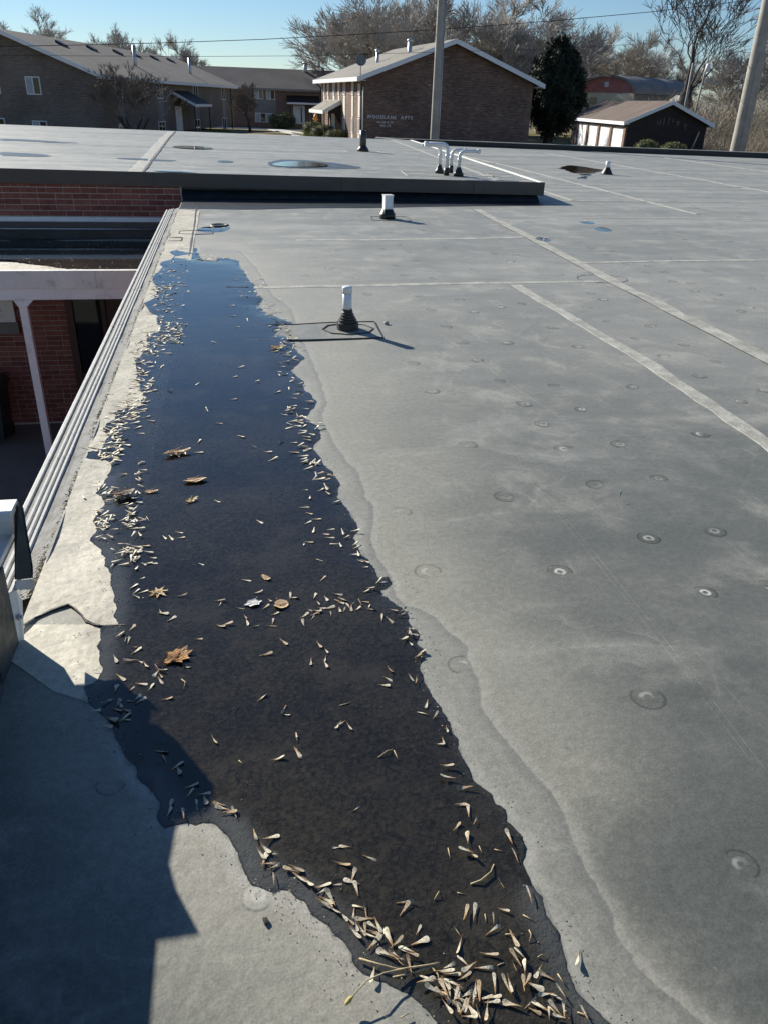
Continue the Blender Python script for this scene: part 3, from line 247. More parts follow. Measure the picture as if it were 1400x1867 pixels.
POND_BLOCK2 = [(-1.237,21.873),(-0.894,22.097),(-0.46,21.841),(-0.219,21.274),(-0.488,20.859),(-0.894,20.865),(-1.181,21.232)]
POND_BLOCK3 = [(-1.25,14.602),(-1.006,14.651),(-0.647,14.551),(-0.422,14.446),(-0.639,14.341),(-0.991,14.398)]
STAIN_A = [(-5.441,22.816),(-4.89,22.789),(-4.228,22.43),(-3.329,21.919),(-3.845,21.521),(-4.811,21.978),(-5.208,21.797)]
STAIN_B = [(-4.341,18.019),(-3.888,17.927),(-3.187,17.453),(-3.411,16.95),(-3.906,17.018),(-4.121,17.061)]
STAIN_C = [(-2.118,17.266),(-1.691,17.388),(-1.234,17.191),(-0.86,17.081),(-1.095,16.709),(-1.829,16.922)]
STAIN_D = [(-0.139,17.363),(0.012,17.495),(0.171,17.296),(0.145,16.923),(-0.012,16.812),(-0.127,16.997)]
STAIN_E = [(0.771,16.643),(0.994,17.912),(1.44,18.442),(2.052,17.914),(2.292,17.535),(2.753,16.619),(2.104,16.094),(1.61,15.986),(1.025,15.947)]
SEAM_A = [(2.623,7.214),(2.701,4.808),(2.651,3.315),(2.604,2.483)]
SEAM_B = [(3.923,12.989),(3.792,9.801),(3.693,7.625),(3.632,5.981),(3.603,4.734),(3.545,3.619)]
SEAM_C = [(1.296,5.012),(1.292,3.852),(1.283,2.101),(1.281,1.655),(1.268,1.255),(1.258,0.924)]
SEAM_1 = [(0.147,7.212),(0.961,7.251),(1.74,7.295),(2.656,7.312),(3.539,7.386)]
SEAM_2 = [(0.776,9.848),(1.852,9.904),(3.772,10.154)]
SEAM_3 = [(3.776,8.379),(4.715,8.432),(6.12,8.483)]
SEAM_4 = [(5.693,12.162),(8.559,12.116)]
SEAM_D = [(1.482,5.529),(1.569,4.902),(1.663,4.195),(1.725,3.849)]
SEAM_BLOCK = [(-1.629,26.123),(-1.409,28.08),(-1.304,14.856)]
PIPE_A = (0.818,5.73)
PIPE_B = (2.257,11.86)
PIPE_C = (9.615,20.587)
PIPE_BLACK = (3.557,22.342)
PVC1 = (3.969,15.756)
PVC2 = (3.989,15.289)
PVC3 = (4.24,15.931)
PVC4 = (4.199,15.213)
PEBBLE = (1.13,5.854)
CLOD = (-0.008,1.063)
PVC2TOP = (6.972,26.609)
PATCH_A = [(-0.093,5.861),(0.45,5.882),(0.703,5.923),(1.049,5.926),(1.035,5.471),(0.492,5.453),(-0.168,5.473)]
LEAVES = {'maple':(-0.229,1.957),'tan_far':(-0.304,3.502),'tan_mid':(-0.208,3.196),'oak':(-0.218,3.005),'pale_star':(-0.305,2.322),'white':(0.007,2.213),'round_tan':(0.098,2.194),'small':(0.056,2.367),'dark':(-0.497,3.08),'slim':(-0.387,3.109),'orange':(0.276,5.236)}
TWIGS = [[(0.43,1.075),(0.453,1.077),(0.481,1.094),(0.495,1.115)],[(-0.209,1.855),(-0.197,1.834),(-0.202,1.806)],[(0.298,1.469),(0.323,1.483),(0.34,1.492)],[(0.169,0.949),(0.203,0.929),(0.238,0.913),(0.277,0.914)],[(0.344,1.051),(0.353,1.06),(0.359,1.069)],[(0.44,1.002),(0.438,0.985)],[(0.468,0.952),(0.478,0.947),(0.493,0.947)],[(0.519,0.953),(0.518,0.939),(0.51,0.928)],[(0.516,0.895),(0.524,0.896),(0.532,0.892)],[(0.396,1.06),(0.41,1.053)],[(0.518,0.988),(0.536,0.97)],[(0.405,1.173),(0.403,1.144)],[(0.432,0.892),(0.447,0.895)],[(0.476,1.167),(0.478,1.147)],[(0.508,1.153),(0.525,1.144)],[(0.342,1.488),(0.347,1.452)],[(0.099,1.589),(0.099,1.553)],[(0.227,1.678),(0.258,1.685)],[(-0.053,1.513),(-0.042,1.497)],[(-0.389,2.885),(-0.37,2.836)],[(0.552,0.782),(0.574,0.77)],[(0.504,0.8),(0.516,0.78)],[(0.543,0.857),(0.549,0.834)],[(0.348,0.867),(0.354,0.854)],[(0.226,0.826),(0.243,0.831)]]
TWIG_STEM = [(0.14,0.867),(0.173,0.89),(0.209,0.903),(0.254,0.909),(0.298,0.91),(0.32,0.911)]
TWIG_FORK = [(0.225,0.9),(0.252,0.9),(0.286,0.905),(0.303,0.907),(0.312,0.891),(0.311,0.873)]
FLAP = [(-0.708,2.22),(-0.679,2.23),(-0.638,2.266),(-0.589,2.292),(-0.565,2.264),(-0.541,2.23),(-0.516,2.189),(-0.494,2.17),(-0.474,2.158),(-0.397,2.153)]
FLAP2 = [(-0.684,2.215),(-0.657,2.173),(-0.63,2.128),(-0.616,2.078),(-0.6,2.053)]
FLAP3 = [(-0.619,2.083),(-0.571,2.014),(-0.515,1.937)]
POLE1 = [(36.72,66.0,1.61),(36.74,66.0,4.89)]
POLE2 = [(37.59,66.0,1.24),(37.98,66.0,5.5)]
GUY = [(32.76,57.0,-0.75),(33.16,57.0,0.25)]
WIRE1 = [(-14.49,38.3,2.69),(-8.51,38.3,2.98),(-5.39,38.3,3.15),(-2.16,38.3,3.35),(1.83,38.3,3.63),(5.51,38.3,3.94),(9.29,38.3,4.29),(14.17,38.3,4.8),(18.7,38.3,5.33),(23.61,38.3,6.01),(29.76,38.3,6.88)]
WIRE2 = [(-14.59,38.4,2.47),(-8.59,38.4,2.67),(-4.6,38.4,2.8),(-1.11,38.4,2.91),(3.66,38.4,3.11),(8.39,38.4,3.4),(9.36,38.4,3.46),(12.83,38.4,3.67),(16.64,38.4,3.94),(19.24,38.4,4.19),(21.59,38.4,4.58),(23.24,38.4,5.08),(27.27,38.4,6.08)]
BTREES = [(12,-26.4,125,13.1,0,'bare tree top peeking over the left end of the grey block'),(225,-11.7,120,11.1,1,'wide bare tree top over the middle of the grey block roof'),(105,-21.3,130,11.3,2,'faint bare tree top over the left part of the grey block roof'),(375,-1.6,118,10.3,2,'bare tree above the far end of the grey block roof'),(425,1.9,125,6.5,0,'lower bare tree over the brown block roof'),(648,13.6,92,12.6,3,'leftmost of the tall bare trees behind the lettered block'),(690,15.3,88,13.3,0,'tall bare tree behind the satellite dish'),(735,18.1,90,14.1,1,'tall bare tree just left of the grey utility pole'),(845,24.7,92,14.3,2,'tall bare tree just right of the grey utility pole'),(905,27.7,90,12.8,3,'bare tree behind the ridge end of the lettered block'),(965,33.3,96,12.4,0,'bare tree over the clipped evergreen'),(1040,39.7,100,12.4,1,'pale bare tree right of the evergreen top'),(1115,46.6,104,12.4,2,'pale bare tree behind the red barn gable'),(1180,55.5,112,11.1,3,'low bare tree behind the barn roof'),(1335,50.7,84,10.1,0,'bare tree between the lamp pole and the thick pole'),(1400,51.8,80,10.8,1,'bare tree behind the thick pole'),(560,10.5,110,5.8,1,'small bare tree over the brown block chimney'),(500,7.5,128,5.7,3,'low far tree over the brown block ridge'),(668,16.7,104,14.3,1,'bare tree filling the gap behind the dish'),(700,19.1,106,14.4,2,'bare tree filling the skyline left of the pole'),(790,24.4,104,15.1,3,'bare tree directly behind the grey utility pole'),(880,31.5,108,14.7,0,'bare tree behind the right slope of the lettered block'),(1000,41.5,112,13.6,2,'hazy bare tree behind the evergreen'),(1075,48.0,114,13.1,3,'hazy bare tree left of the red barn gable'),(1150,55.8,118,12.8,0,'hazy bare tree over the barn roof'),(1290,57.5,100,9.3,2,'low bare tree behind the lamp pole')]
BIG = (43.2,78,19.0)
LEAN = (31.3,74,9.2)
BUSHES = [(7.15,55,0.89,0.81,'nearest clipped bush of the three by the lettered block'),(6.68,58.5,0.95,0.96,'middle clipped bush of the three by the lettered block'),(6.3,62,0.78,1.09,'farthest clipped bush of the three by the lettered block'),(27.8,54,0.83,1.47,'clipped bush before the garage gable nearer the doors'),(29.8,54,0.95,1.43,'clipped bush before the garage gable nearer the slanted stake'),(-0.12,74,0.71,0.13,'dark low hedge lump at the far corner of the grey block'),(6.38,96,1.62,1.66,'dark round bush before the brown block window')]
HYD = (6.77,65.0,0.23)

# ------------------------------------------------------------------ membrane, water
def membrane_color(t, p, shore=None, tide=None, grime=None):
    big = t.noise(p, 0.42, 3, 0.5, 0.6); mid = t.noise(p, 2.6, 5, 0.6, 0.4); fine = t.noise(p, 38, 4, 0.7); grit = t.noise(p, 190, 2, 0.6)
    xyz = t.sep(p)
    streak = t.noise(t.scale(p, (0.55, 2.6, 1)), 1.2, 5, 0.6); streak2 = t.noise(t.scale(p, (0.16, 1.5, 1)), 1.0, 4, 0.6)
    base = t.mix(t.mapr(big, 0.36, 0.64), (0.080, 0.088, 0.079), (0.182, 0.182, 0.160))
    base = t.mix(t.mapr(t.math('ADD', xyz[1], t.math('MULTIPLY', t.math('SUBTRACT', mid, 0.5), 3.0)), 1.4, 6.0, 0, 0.62), base, (0.228, 0.226, 0.20))  # paler with distance: the far roof's grazing brightness is put into the colour
    base = t.mix(t.mapr(streak, 0.42, 0.72, 0, 0.6), base, (0.23, 0.23, 0.208))
    base = t.mix(t.mapr(mid, 0.5, 0.72, 0, 0.5), base, (0.36, 0.355, 0.315)); base = t.mix(t.mapr(t.noise(p, 1.5, 4, 0.6, 0.7), 0.5, 0.68, 0, 0.42), base, (0.125, 0.13, 0.118)); base = t.mix(t.mapr(t.noise(p, 0.9, 5, 0.7, 1.2), 0.55, 0.7, 0, 0.4), base, (0.34, 0.335, 0.295))
    base = t.mix(t.math('MULTIPLY', t.mapr(streak2, 0.5, 0.66, 0, 0.5), t.mapr(xyz[1], 5.0, 12.0)), base, (0.12, 0.125, 0.115)); base = t.mix(t.math('MULTIPLY', t.mapr(streak2, 0.5, 0.36, 0, 0.6), t.mapr(xyz[1], 5.0, 12.0)), base, (0.32, 0.318, 0.29))
    # rims of dried-up pools: thin pale contour lines
    for sc_, iso, op in ((0.75, 0.52, 0.32), (1.7, 0.56, 0.26), (0.38, 0.46, 0.3)):
        cn = t.noise(p, sc_, 3, 0.5, 0.9); dv = t.math('ABSOLUTE', t.math('SUBTRACT', cn, iso))
        ln_ = t.math('MULTIPLY', t.mapr(dv, 0.0, 0.012, 1, 0), t.mapr(mid, 0.4, 0.62, 0.1, 1))
        base = t.mix(t.math('MULTIPLY', ln_, op), base, (0.34, 0.335, 0.30))
        base = t.mix(t.math('MULTIPLY', t.mapr(t.math('SUBTRACT', cn, iso), 0.0, 0.05, 1, 0), t.math('MULTIPLY', t.mapr(t.math('SUBTRACT', cn, iso), -0.001, 0.001, 0, 1), 0.2)), base, (0.09, 0.095, 0.085))
    if shore is not None:
        sn = t.math('DIVIDE', t.math('MULTIPLY_ADD', t.math('SUBTRACT', mid, 0.5), 0.7, shore), t.math('MULTIPLY_ADD', xyz[1], 0.16, 0.28))
        base = t.mix(t.mapr(sn, 0.0, 0.62, 0.8, 0.0), base, (0.305, 0.29, 0.24))
        base = t.mix(t.mapr(sn, 0.1, 1.3, 0.42, 0.0), base, (0.265, 0.257, 0.215))
        # thin pale crust right at the water line and a damp rim inside it
        rim = t.math('MULTIPLY', t.mapr(shore, 0.0, 0.010, 0, 1), t.mapr(shore, 0.012, 0.05, 1, 0))
        base = t.mix(t.math('MULTIPLY', rim, t.mapr(mid, 0.35, 0.6, 0.1, 0.75)), base, (0.36, 0.35, 0.31))
        base = t.mix(t.mapr(shore, 0.001, 0.008, 0.5, 0.0), base, (0.08, 0.082, 0.078))
    if grime is not None:
        gn = t.math('MULTIPLY', grime, t.mapr(t.noise(p, 2.0, 5, 0.65, 0.5), 0.25, 0.7, 0.35, 1.25))
        base = t.mix(t.mapr(gn, 0.0, 1.0, 0, 0.62), base, (0.072, 0.080, 0.074)); base = t.mix(t.mapr(gn, -1.0, 0.0, 0.5, 0), base, (0.275, 0.268, 0.228))
    if tide is not None:
        td = t.math('MULTIPLY_ADD', t.math('SUBTRACT', t.noise(p, 9, 4), 0.5), 0.035, tide)
        inside = t.mapr(td, -0.004, 0.006, 1, 0)
        edge_in = t.math('MULTIPLY', inside, t.mapr(td, -0.045, 0.0, 0, 1))
        edge_out = t.math('MULTIPLY', t.mapr(td, 0.0, 0.005, 0, 1), t.mapr(td, 0.004, 0.05, 1, 0))
        base = t.mix(t.math('MULTIPLY', inside, 0.4), base, (0.19, 0.195, 0.18))
        base = t.mix(t.math('MULTIPLY', edge_in, 0.32), base, (0.085, 0.09, 0.088))
        base = t.mix(t.math('MULTIPLY', edge_out, 0.45), base, (0.33, 0.32, 0.285))
    sp = t.mapr(fine, 0.3, 0.72, 0.87, 1.11)
    gr = t.mapr(grit, 0.3, 0.7, 0.86, 1.13)
    base = t.mix(1.0, base, t.math('MULTIPLY', sp, gr), 'MULTIPLY')
    # scattered dark spots of grit
    fl = t.math('MULTIPLY', t.mapr(t.voro(p, 21), 0.04, 0.075, 1, 0), t.mapr(t.noise(p, 2.2, 2), 0.5, 0.62))
    base = t.mix(t.math('MULTIPLY', fl, 0.5), base, (0.36, 0.355, 0.32))
    scr = t.noise(t.scale(p, (26, 1.6, 1)), 1.0, 2, 0.5); base = t.mix(t.math('MULTIPLY', t.mapr(scr, 0.66, 0.72), t.mapr(mid, 0.5, 0.6, 0, 0.22)), base, (0.33, 0.325, 0.30))
    vor = t.voro(p, 13); sz = t.noise(p, 3.1, 2)
    dots = t.math('MULTIPLY', t.mapr(vor, 0.05, 0.075, 1, 0), t.mapr(sz, 0.52, 0.6))
    base = t.mix(t.math('MULTIPLY', dots, 0.45), base, (0.05, 0.05, 0.048))
    return base, fine, mid
def make_membrane(name, shore=False, tide=False):
    t = NT(name); p = t.pos()
    c, fine, mid = membrane_color(t, p, t.attr('shore') if shore else None, t.attr('tide') if tide else None, t.attr('grime') if tide else None)
    h = t.math('ADD', t.math('MULTIPLY', mid, 0.6), t.math('MULTIPLY', fine, 0.3))
    return t.out(c, t.mapr(mid, 0.3, 0.7, 0.5, 0.68), None, t.bump(h, 0.22, 0.02), 0.42, Sheen_Weight=0.12, Sheen_Roughness=0.45)
M = {}
M['roof'] = make_membrane('weathered_membrane', True, True)
M['membrane'] = make_membrane('membrane_far')
def m_ledge():
    t = NT('dusty_ledge_membrane'); p = t.pos()
    n = t.noise(p, 3.2, 6, 0.6, 0.8); f = t.noise(p, 30, 4, 0.65); g = t.noise(p, 160, 2)
    c = t.mix(t.mapr(n, 0.32, 0.7), (0.43, 0.40, 0.325), (0.58, 0.54, 0.44))
    c = t.mix(t.mapr(t.noise(p, 11, 4), 0.58, 0.75, 0, 0.5), c, (0.36, 0.31, 0.235))
    c = t.mix(1.0, c, t.mapr(f, 0.3, 0.7, 0.84, 1.1), 'MULTIPLY'); c = t.mix(1.0, c, t.mapr(g, 0.3, 0.7, 0.9, 1.08), 'MULTIPLY')
    bmp = t.math('ADD', t.math('MULTIPLY', t.noise(p, 9, 3), 0.8), t.math('MULTIPLY', f, 0.15))
    return t.out(c, 0.62, None, t.bump(bmp, 0.3, 0.03), 0.4)
M['ledge'] = m_ledge()
def m_plate():
    t = NT('fastener_bump_membrane'); p = t.pos(); o = t.obj()
    oa = lambda n_: t.node('ShaderNodeAttribute', attribute_type='OBJECT', attribute_name=n_).outputs['Fac']
    c, fine, mid = membrane_color(t, p, oa('shore'), oa('tide'), oa('grime'))
    L = t.node('ShaderNodeVectorMath', operation='LENGTH'); t.put(L.inputs[0], o)
    r = L.outputs['Value']
    rn = t.math('MULTIPLY_ADD', t.math('SUBTRACT', t.noise(p, 26, 3), 0.5), 0.02, r)
    ring = t.math('MULTIPLY', t.mapr(rn, 0.014, 0.024), t.mapr(rn, 0.03, 0.046, 1, 0))
    patchy = t.mapr(t.noise(p, 11, 3), 0.42, 0.6)
    c = t.mix(t.math('MULTIPLY', t.math('MULTIPLY', ring, patchy), t.mapr(t.rand(), 0, 1, 0.1, 1.0, False)), c, (0.52, 0.51, 0.47))
    c = t.mix(t.math('MULTIPLY', t.mapr(rn, 0.045, 0.056), t.mapr(rn, 0.058, 0.074, 0.0, 0)), c, (0.085, 0.09, 0.09))
    q = t.mapr(r, 0.062, 0.086, 1, 0)
    b = t.node('ShaderNodeBsdfTransparent'); mx = t.node('ShaderNodeMixShader'); t.l.new(q, mx.inputs[0]); t.l.new(b.outputs[0], mx.inputs[1]); t.l.new(t.b.outputs[0], mx.inputs[2])
    t.l.new(mx.outputs[0], t.n['Material Output'].inputs[0])
    h = t.math('ADD', t.math('MULTIPLY', mid, 0.6), t.math('MULTIPLY', fine, 0.3))
    return t.out(c, 0.6, None, t.bump(h, 0.22, 0.02), 0.42)
M['plate'] = m_plate()
def m_seam():
    t = NT('seam_tape_dusty'); p = t.pos()
    n = t.noise(p, 7, 5, 0.65); f = t.noise(p, 60, 3)
    c = t.mix(t.mapr(n, 0.3, 0.68), (0.28, 0.275, 0.24), (0.47, 0.46, 0.41))
    c = t.mix(1.0, c, t.mapr(f, 0.3, 0.7, 0.85, 1.12), 'MULTIPLY')
    return t.out(c, 0.65, None, t.bump(f, 0.25, 0.006), 0.35)
M['seam'] = m_seam()
def m_water(name, near=True):
    t = NT(name); p = t.pos(); sh = t.attr('shore')
    n = t.noise(p, 1.3, 4); f = t.noise(p, 22, 6, 0.7); g = t.noise(p, 85, 4, 0.7); crk = t.voro(t.scale(p, (1, 1, 1)), 34, 'DISTANCE_TO_EDGE')
    silt = t.mix(t.mapr(n, 0.35, 0.65), (0.0175, 0.0158, 0.0120), (0.032, 0.0275, 0.0185))
    silt = t.mix(t.mapr(f, 0.52, 0.75, 0, 0.7), silt, (0.040, 0.035, 0.026))
    silt = t.mix(1.0, silt, t.mapr(g, 0.3, 0.7, 0.55, 1.5), 'MULTIPLY')
    silt = t.mix(t.mapr(t.math('MULTIPLY_ADD', t.math('SUBTRACT', f, 0.5), 0.02, t.sep(p)[0]), -0.410, -0.400, 0.4, 0.0), silt, (0.045, 0.047, 0.047))
    silt = t.mix(t.mapr(t.noise(p, 3.1, 5, 0.6), 0.5, 0.68, 0, 0.55), silt, (0.049, 0.043, 0.032))
    silt = t.mix(t.math('MULTIPLY', t.mapr(crk, 0.0, 0.06, 1, 0), t.mapr(f, 0.45, 0.6, 0, 0.7)), silt, (0.004, 0.004, 0.004))
    # shallow clear rim: the grey membrane shows through where the film is thin
    lowleft = t.attr('shallow')
    rimw = t.math('MULTIPLY_ADD', t.math('SUBTRACT', f, 0.5), 0.03, sh)
    silt = t.mix(t.math('MULTIPLY', t.mapr(rimw, 0.02, 0.085, 1, 0), lowleft), silt, (0.078, 0.080, 0.076))
    silt = t.mix(t.math('MULTIPLY', t.mapr(rimw, 0.0, 0.022, 0.6, 0), t.mapr(f, 0.4, 0.6)), silt, (0.06, 0.06, 0.056))
    silt = t.mix(t.mapr(sh, 0.0, 0.006, 0.6, 0), silt, (0.02, 0.022, 0.024))
    rip = t.noise(t.scale(p, (1.0, 2.2, 1)), 5.5, 3, 0.5)
    speck = t.math('MULTIPLY', t.mapr(t.voro(p, 120), 0.0, 0.16, 1, 0), t.math('MULTIPLY', t.mapr(sh, 0.0, 0.1, 1, 0), t.mapr(t.noise(p, 6, 3), 0.5, 0.62)))
    silt = t.mix(t.math('MULTIPLY', speck, 0.5), silt, (0.16, 0.16, 0.15))
    bed = t.bump(t.math('ADD', t.math('MULTIPLY', f, 0.7), t.math('MULTIPLY', g, 0.35)), 0.5, 0.016)
    surf = t.bump(t.math('ADD', rip, t.math('MULTIPLY', g, 0.006)), 0.016, 0.03)
    m = t.out(silt, 0.85, None, bed, 0.0)
    b = t.b.inputs; b['Coat Weight'].default_value = 1.0; b['Coat IOR'].default_value = 1.52; b['Coat Roughness'].default_value = 0.015
    t.l.new(surf, b['Coat Normal'])
    return m
M['water'] = m_water('puddle_water')
M['damp'] = plain('damp_membrane', (0.055, 0.058, 0.056), 0.35, 0.3, 3.0, 0.2)
M['sealant'] = plain('black_sealant', (0.022, 0.022, 0.022), 0.55, 0.45, 40, 0.6, dirt=(0.09, 0.088, 0.08))
M['sealant2'] = plain('dark_lap_sealant', (0.02, 0.02, 0.019), 0.6, 0.4, 60, 0.5)
M['rubber'] = plain('black_rubber_boot', (0.018, 0.019, 0.019), 0.42, 0.4, 18, 0.4, dirt=(0.11, 0.108, 0.1))
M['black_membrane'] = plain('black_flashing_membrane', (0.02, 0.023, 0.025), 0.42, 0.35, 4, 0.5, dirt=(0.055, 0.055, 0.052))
M['wall_membrane'] = plain('parapet_wall_membrane', (0.045, 0.05, 0.052), 0.55, 0.3, 5, 0.5, dirt=(0.1, 0.1, 0.09))  # dark membrane cladding of the parapet, in its own colour
M['pvc'] = plain('white_pvc', (0.78, 0.79, 0.8), 0.38, 0.05, 14, 0.03, dirt=(0.6, 0.59, 0.55))
M['white_metal'] = plain('white_painted_metal', (0.84, 0.84, 0.83), 0.45, 0.06, 3, 0.05, dirt=(0.55, 0.53, 0.49))
M['cream_metal'] = plain('aged_cream_metal', (0.8, 0.78, 0.73), 0.5, 0.1, 2.2, 0.06, dirt=(0.4, 0.37, 0.32))
M['galv'] = plain('galvanised_steel', (0.52, 0.54, 0.56), 0.42, 0.15, 9, 0.08, metal=0.75, dirt=(0.3, 0.3, 0.29))
M['alu'] = plain('mill_aluminium', (0.58, 0.58, 0.56), 0.75, 0.1, 20, 0.06, metal=0.0, spec=0.15, dirt=(0.42, 0.4, 0.36))
M['brown_fascia'] = plain('brown_metal_fascia', (0.062, 0.052, 0.05), 0.4, 0.12, 1.2, 0.03)
M['dark_trim'] = plain('dark_edge_metal', (0.012, 0.015, 0.016), 0.45, 0.2, 2, 0.04)
M['concrete'] = plain('walkway_concrete', (0.2, 0.195, 0.18), 0.85, 0.18, 1.6, 0.3)
M['mortar'] = plain('pale_mortar', (0.66, 0.62, 0.56), 0.9, 0.12, 14, 0.4)
def m_brick():
    t = NT('red_brown_brick'); p = t.pos(); r = t.rand()
    c = t.ramp(r, [(0, (0.21, 0.07, 0.055)), (0.5, (0.27, 0.095, 0.072)), (1, (0.33, 0.125, 0.095))])
    c = t.mix(1.0, c, t.mapr(t.noise(p, 28, 5, 0.7), 0.3, 0.72, 0.72, 1.25), 'MULTIPLY')
    return t.out(c, 0.85, None, t.bump(t.noise(p, 90, 4), 0.4, 0.004), 0.25)
M['brick'] = m_brick()
def m_perf():
    t = NT('perforated_aluminium'); p = t.pos(); x = t.sep(p)
    K = 2 * math.pi / 0.0085
    a = t.math('SINE', t.math('MULTIPLY', x[0], K * 1.1)); b = t.math('SINE', t.math('MULTIPLY', x[1], K))
    hole = t.mapr(t.math('MULTIPLY', a, b), -0.04, 0.12)
    n = t.noise(p, 15, 4)
    c = t.mix(t.mapr(n, 0.35, 0.7), (0.50, 0.50, 0.48), (0.38, 0.37, 0.34)); c = t.mix(hole, c, (0.008, 0.008, 0.008))
    return t.out(c, 0.85, 0.0, None, 0.12)
M['perf'] = m_perf()

# ------------------------------------------------------------------ the roof we stand on
def yfar(x): return 35.6 - 0.355 * (x - 4.0)
def roof_h(x, y):
    """gentle swells of the deck, a few millimetres"""
    x = np.asarray(x, float); y = np.asarray(y, float)
    return (0.0022 * np.sin(1.3 * x + 0.7 * y) + 0.0016 * np.sin(2.9 * x - 1.7 * y + 1.0) + 0.001 * np.sin(5.1 * y + 3.3 * x)) - 0.0015
xs = np.concatenate([np.arange(-0.715, 2.2, 0.03), 2.2 + np.cumsum(0.035 * 1.065 ** np.arange(64))]); xs = xs[xs < 33]
ys = np.concatenate([np.arange(-2.5, 0.5, 0.1), np.arange(0.5, 3.0, 0.025), np.arange(3.0, 7.0, 0.05), 7 + np.cumsum(0.055 * 1.035 ** np.arange(85))]); ys = ys[ys < 36]; ys = ys / ys[-1] * 36.0
gx, gy = np.meshgrid(xs, ys)
yf = yfar(gx); gy = np.where(gy > 20, 20 + (gy - 20) * (yf - 20) / 16.0, gy)
P2 = np.stack([gx.ravel(), gy.ravel()], 1)
d_sh, in_sh = signed_dist(P2, PUDDLE)
d_td, _ = signed_dist(P2, TIDE, False)
td_poly = TIDE + [(-0.6, 0.5), (-0.7, 9.3)]
_, in_td = signed_dist(P2, td_poly)
td = np.where(in_td, -d_td, d_td)
# only the open side of the puddle carries the old water line
td = np.where((P2[:, 0] < -0.35) | (P2[:, 1] > 9.5), 1.0, td)
leftside = (P2[:, 0] < 0.2) & (P2[:, 1] < 1.9) & ~in_sh & (P2[:, 0] < 0.62 - 0.35 * P2[:, 1])
td = np.where(leftside, 1.0, td)
h = roof_h(P2[:, 0], P2[:, 1])
h = np.where(in_sh, np.minimum(h, 0) - 0.001, h)
nx, ny = len(xs), len(ys)
idx = np.arange(nx * ny).reshape(ny, nx)
F = np.stack([idx[:-1, :-1].ravel(), idx[:-1, 1:].ravel(), idx[1:, 1:].ravel(), idx[1:, :-1].ravel()], 1)
me = np_mesh('roof', np.column_stack([P2, h]), F, True)
set_attr(me, 'shore', np.where(in_sh, 0.0, d_sh)); set_attr(me, 'tide', td)
set_attr(me, 'grime', np.clip(sum(w_ * np.exp(-((P2[:, 0] - a_) ** 2 + (P2[:, 1] - b_) ** 2) / (r_ * r_)) for a_, b_, r_, w_ in GRIME), -1.2, 1.2))
roof = tag(link('roof', me, M['roof']), kind='structure')
def rz(x, y): return float(roof_h(x, y))

def strip_mesh(pts, w, h0=0.003, zf=None, rag=0.0, closed=False, rnd=random):
    """a thin raised ribbon along pts"""
    pts = [Vector((p[0], p[1], 0)) for p in pts]
    dense = []
    for i in range(len(pts) - (0 if closed else 1)):
        a = pts[i]; b = pts[(i + 1) % len(pts)]; n = max(1, int((b - a).length / (0.05 + 0.02 * a.length)))
        for k in range(n): dense.append(a.lerp(b, k / n))
    if not closed: dense.append(pts[-1])
    n = len(dense); mb = MB(); V = []
    for i, p in enumerate(dense):
        a = dense[(i - 1) % n] if closed or i > 0 else p; b = dense[(i + 1) % n] if closed or i < n - 1 else p
        t = (b - a).normalized(); s = Vector((-t.y, t.x, 0)); ww = w * 0.5 * (1 + rnd.uniform(-rag, rag)); of = s * rnd.uniform(-rag, rag) * w * 0.3
        z = (zf(p.x, p.y) if zf else rz(p.x, p.y)); hh = h0 * (1 + rnd.uniform(-rag, rag) * 0.5)
        V += [p + of - s * ww + Vector((0, 0, z - 0.004)), p + of - s * ww * .8 + Vector((0, 0, z + hh)), p + of + s * ww * .8 + Vector((0, 0, z + hh)), p + of + s * ww + Vector((0, 0, z - 0.004))]
    fs = []
    for i in range(n if closed else n - 1):
        j = (i + 1) % n
        for k in range(3): fs.append((i * 4 + k, j * 4 + k, j * 4 + k + 1, i * 4 + k + 1))
    mb.add(V, fs, False); return mb
for nm, pts, w in [('a', SEAM_A, 0.12), ('b', SEAM_B, 0.17), ('c1', SEAM_1, 0.11), ('c2', SEAM_2, 0.12), ('c3', [(3.66, 8.52)] + SEAM_3 + [(12, 8.5)], 0.1), ('c4', [(4.0, 11.55)] + SEAM_4 + [(14, 11.7)], 0.09)]:
    strip_mesh(pts, w, 0.0020, rag=0.16).build('seam', M['seam'], roof)
strip_mesh([(SEAM_B[0][0] - .075, SEAM_B[0][1])] + [(a - 0.078, b) for a, b in SEAM_B[1:]], 0.012, 0.004, rag=0.5).build('seam_sealant', M['sealant'], roof)
for off in (-0.011, 0.011): strip_mesh([(a + off, b) for a, b in SEAM_C], 0.0028, 0.0006, rag=0.3).build('seam_line', M['membrane'], roof)
strip_mesh(SEAM_D, 0.02, 0.001, rag=0.6).build('seam_line', M['membrane'], roof)
for y0, x0, x1 in [(14.4, 5.9, 30), (17.5, 5.9, 30), (20.6, 6, 29), (23.9, 6, 25), (27.4, 6.2, 20)]:
    strip_mesh([(x0, y0), (x0 + 6, y0 + 0.1), (x1, y0)], 0.1, 0.004, rag=0.2).build('seam', M['seam'], roof)
for x0, y0, y1 in [(7.6, 12.6, 30), (11.5, 13, 30), (15.5, 12, 29), (20.5, 12, 27), (6.2, 14.5, 33)]:
    strip_mesh([(x0, y0), (x0 + 0.15, (y0 + y1) / 2), (x0, y1)], 0.11, 0.004, rag=0.2).build('seam', M['seam'], roof)

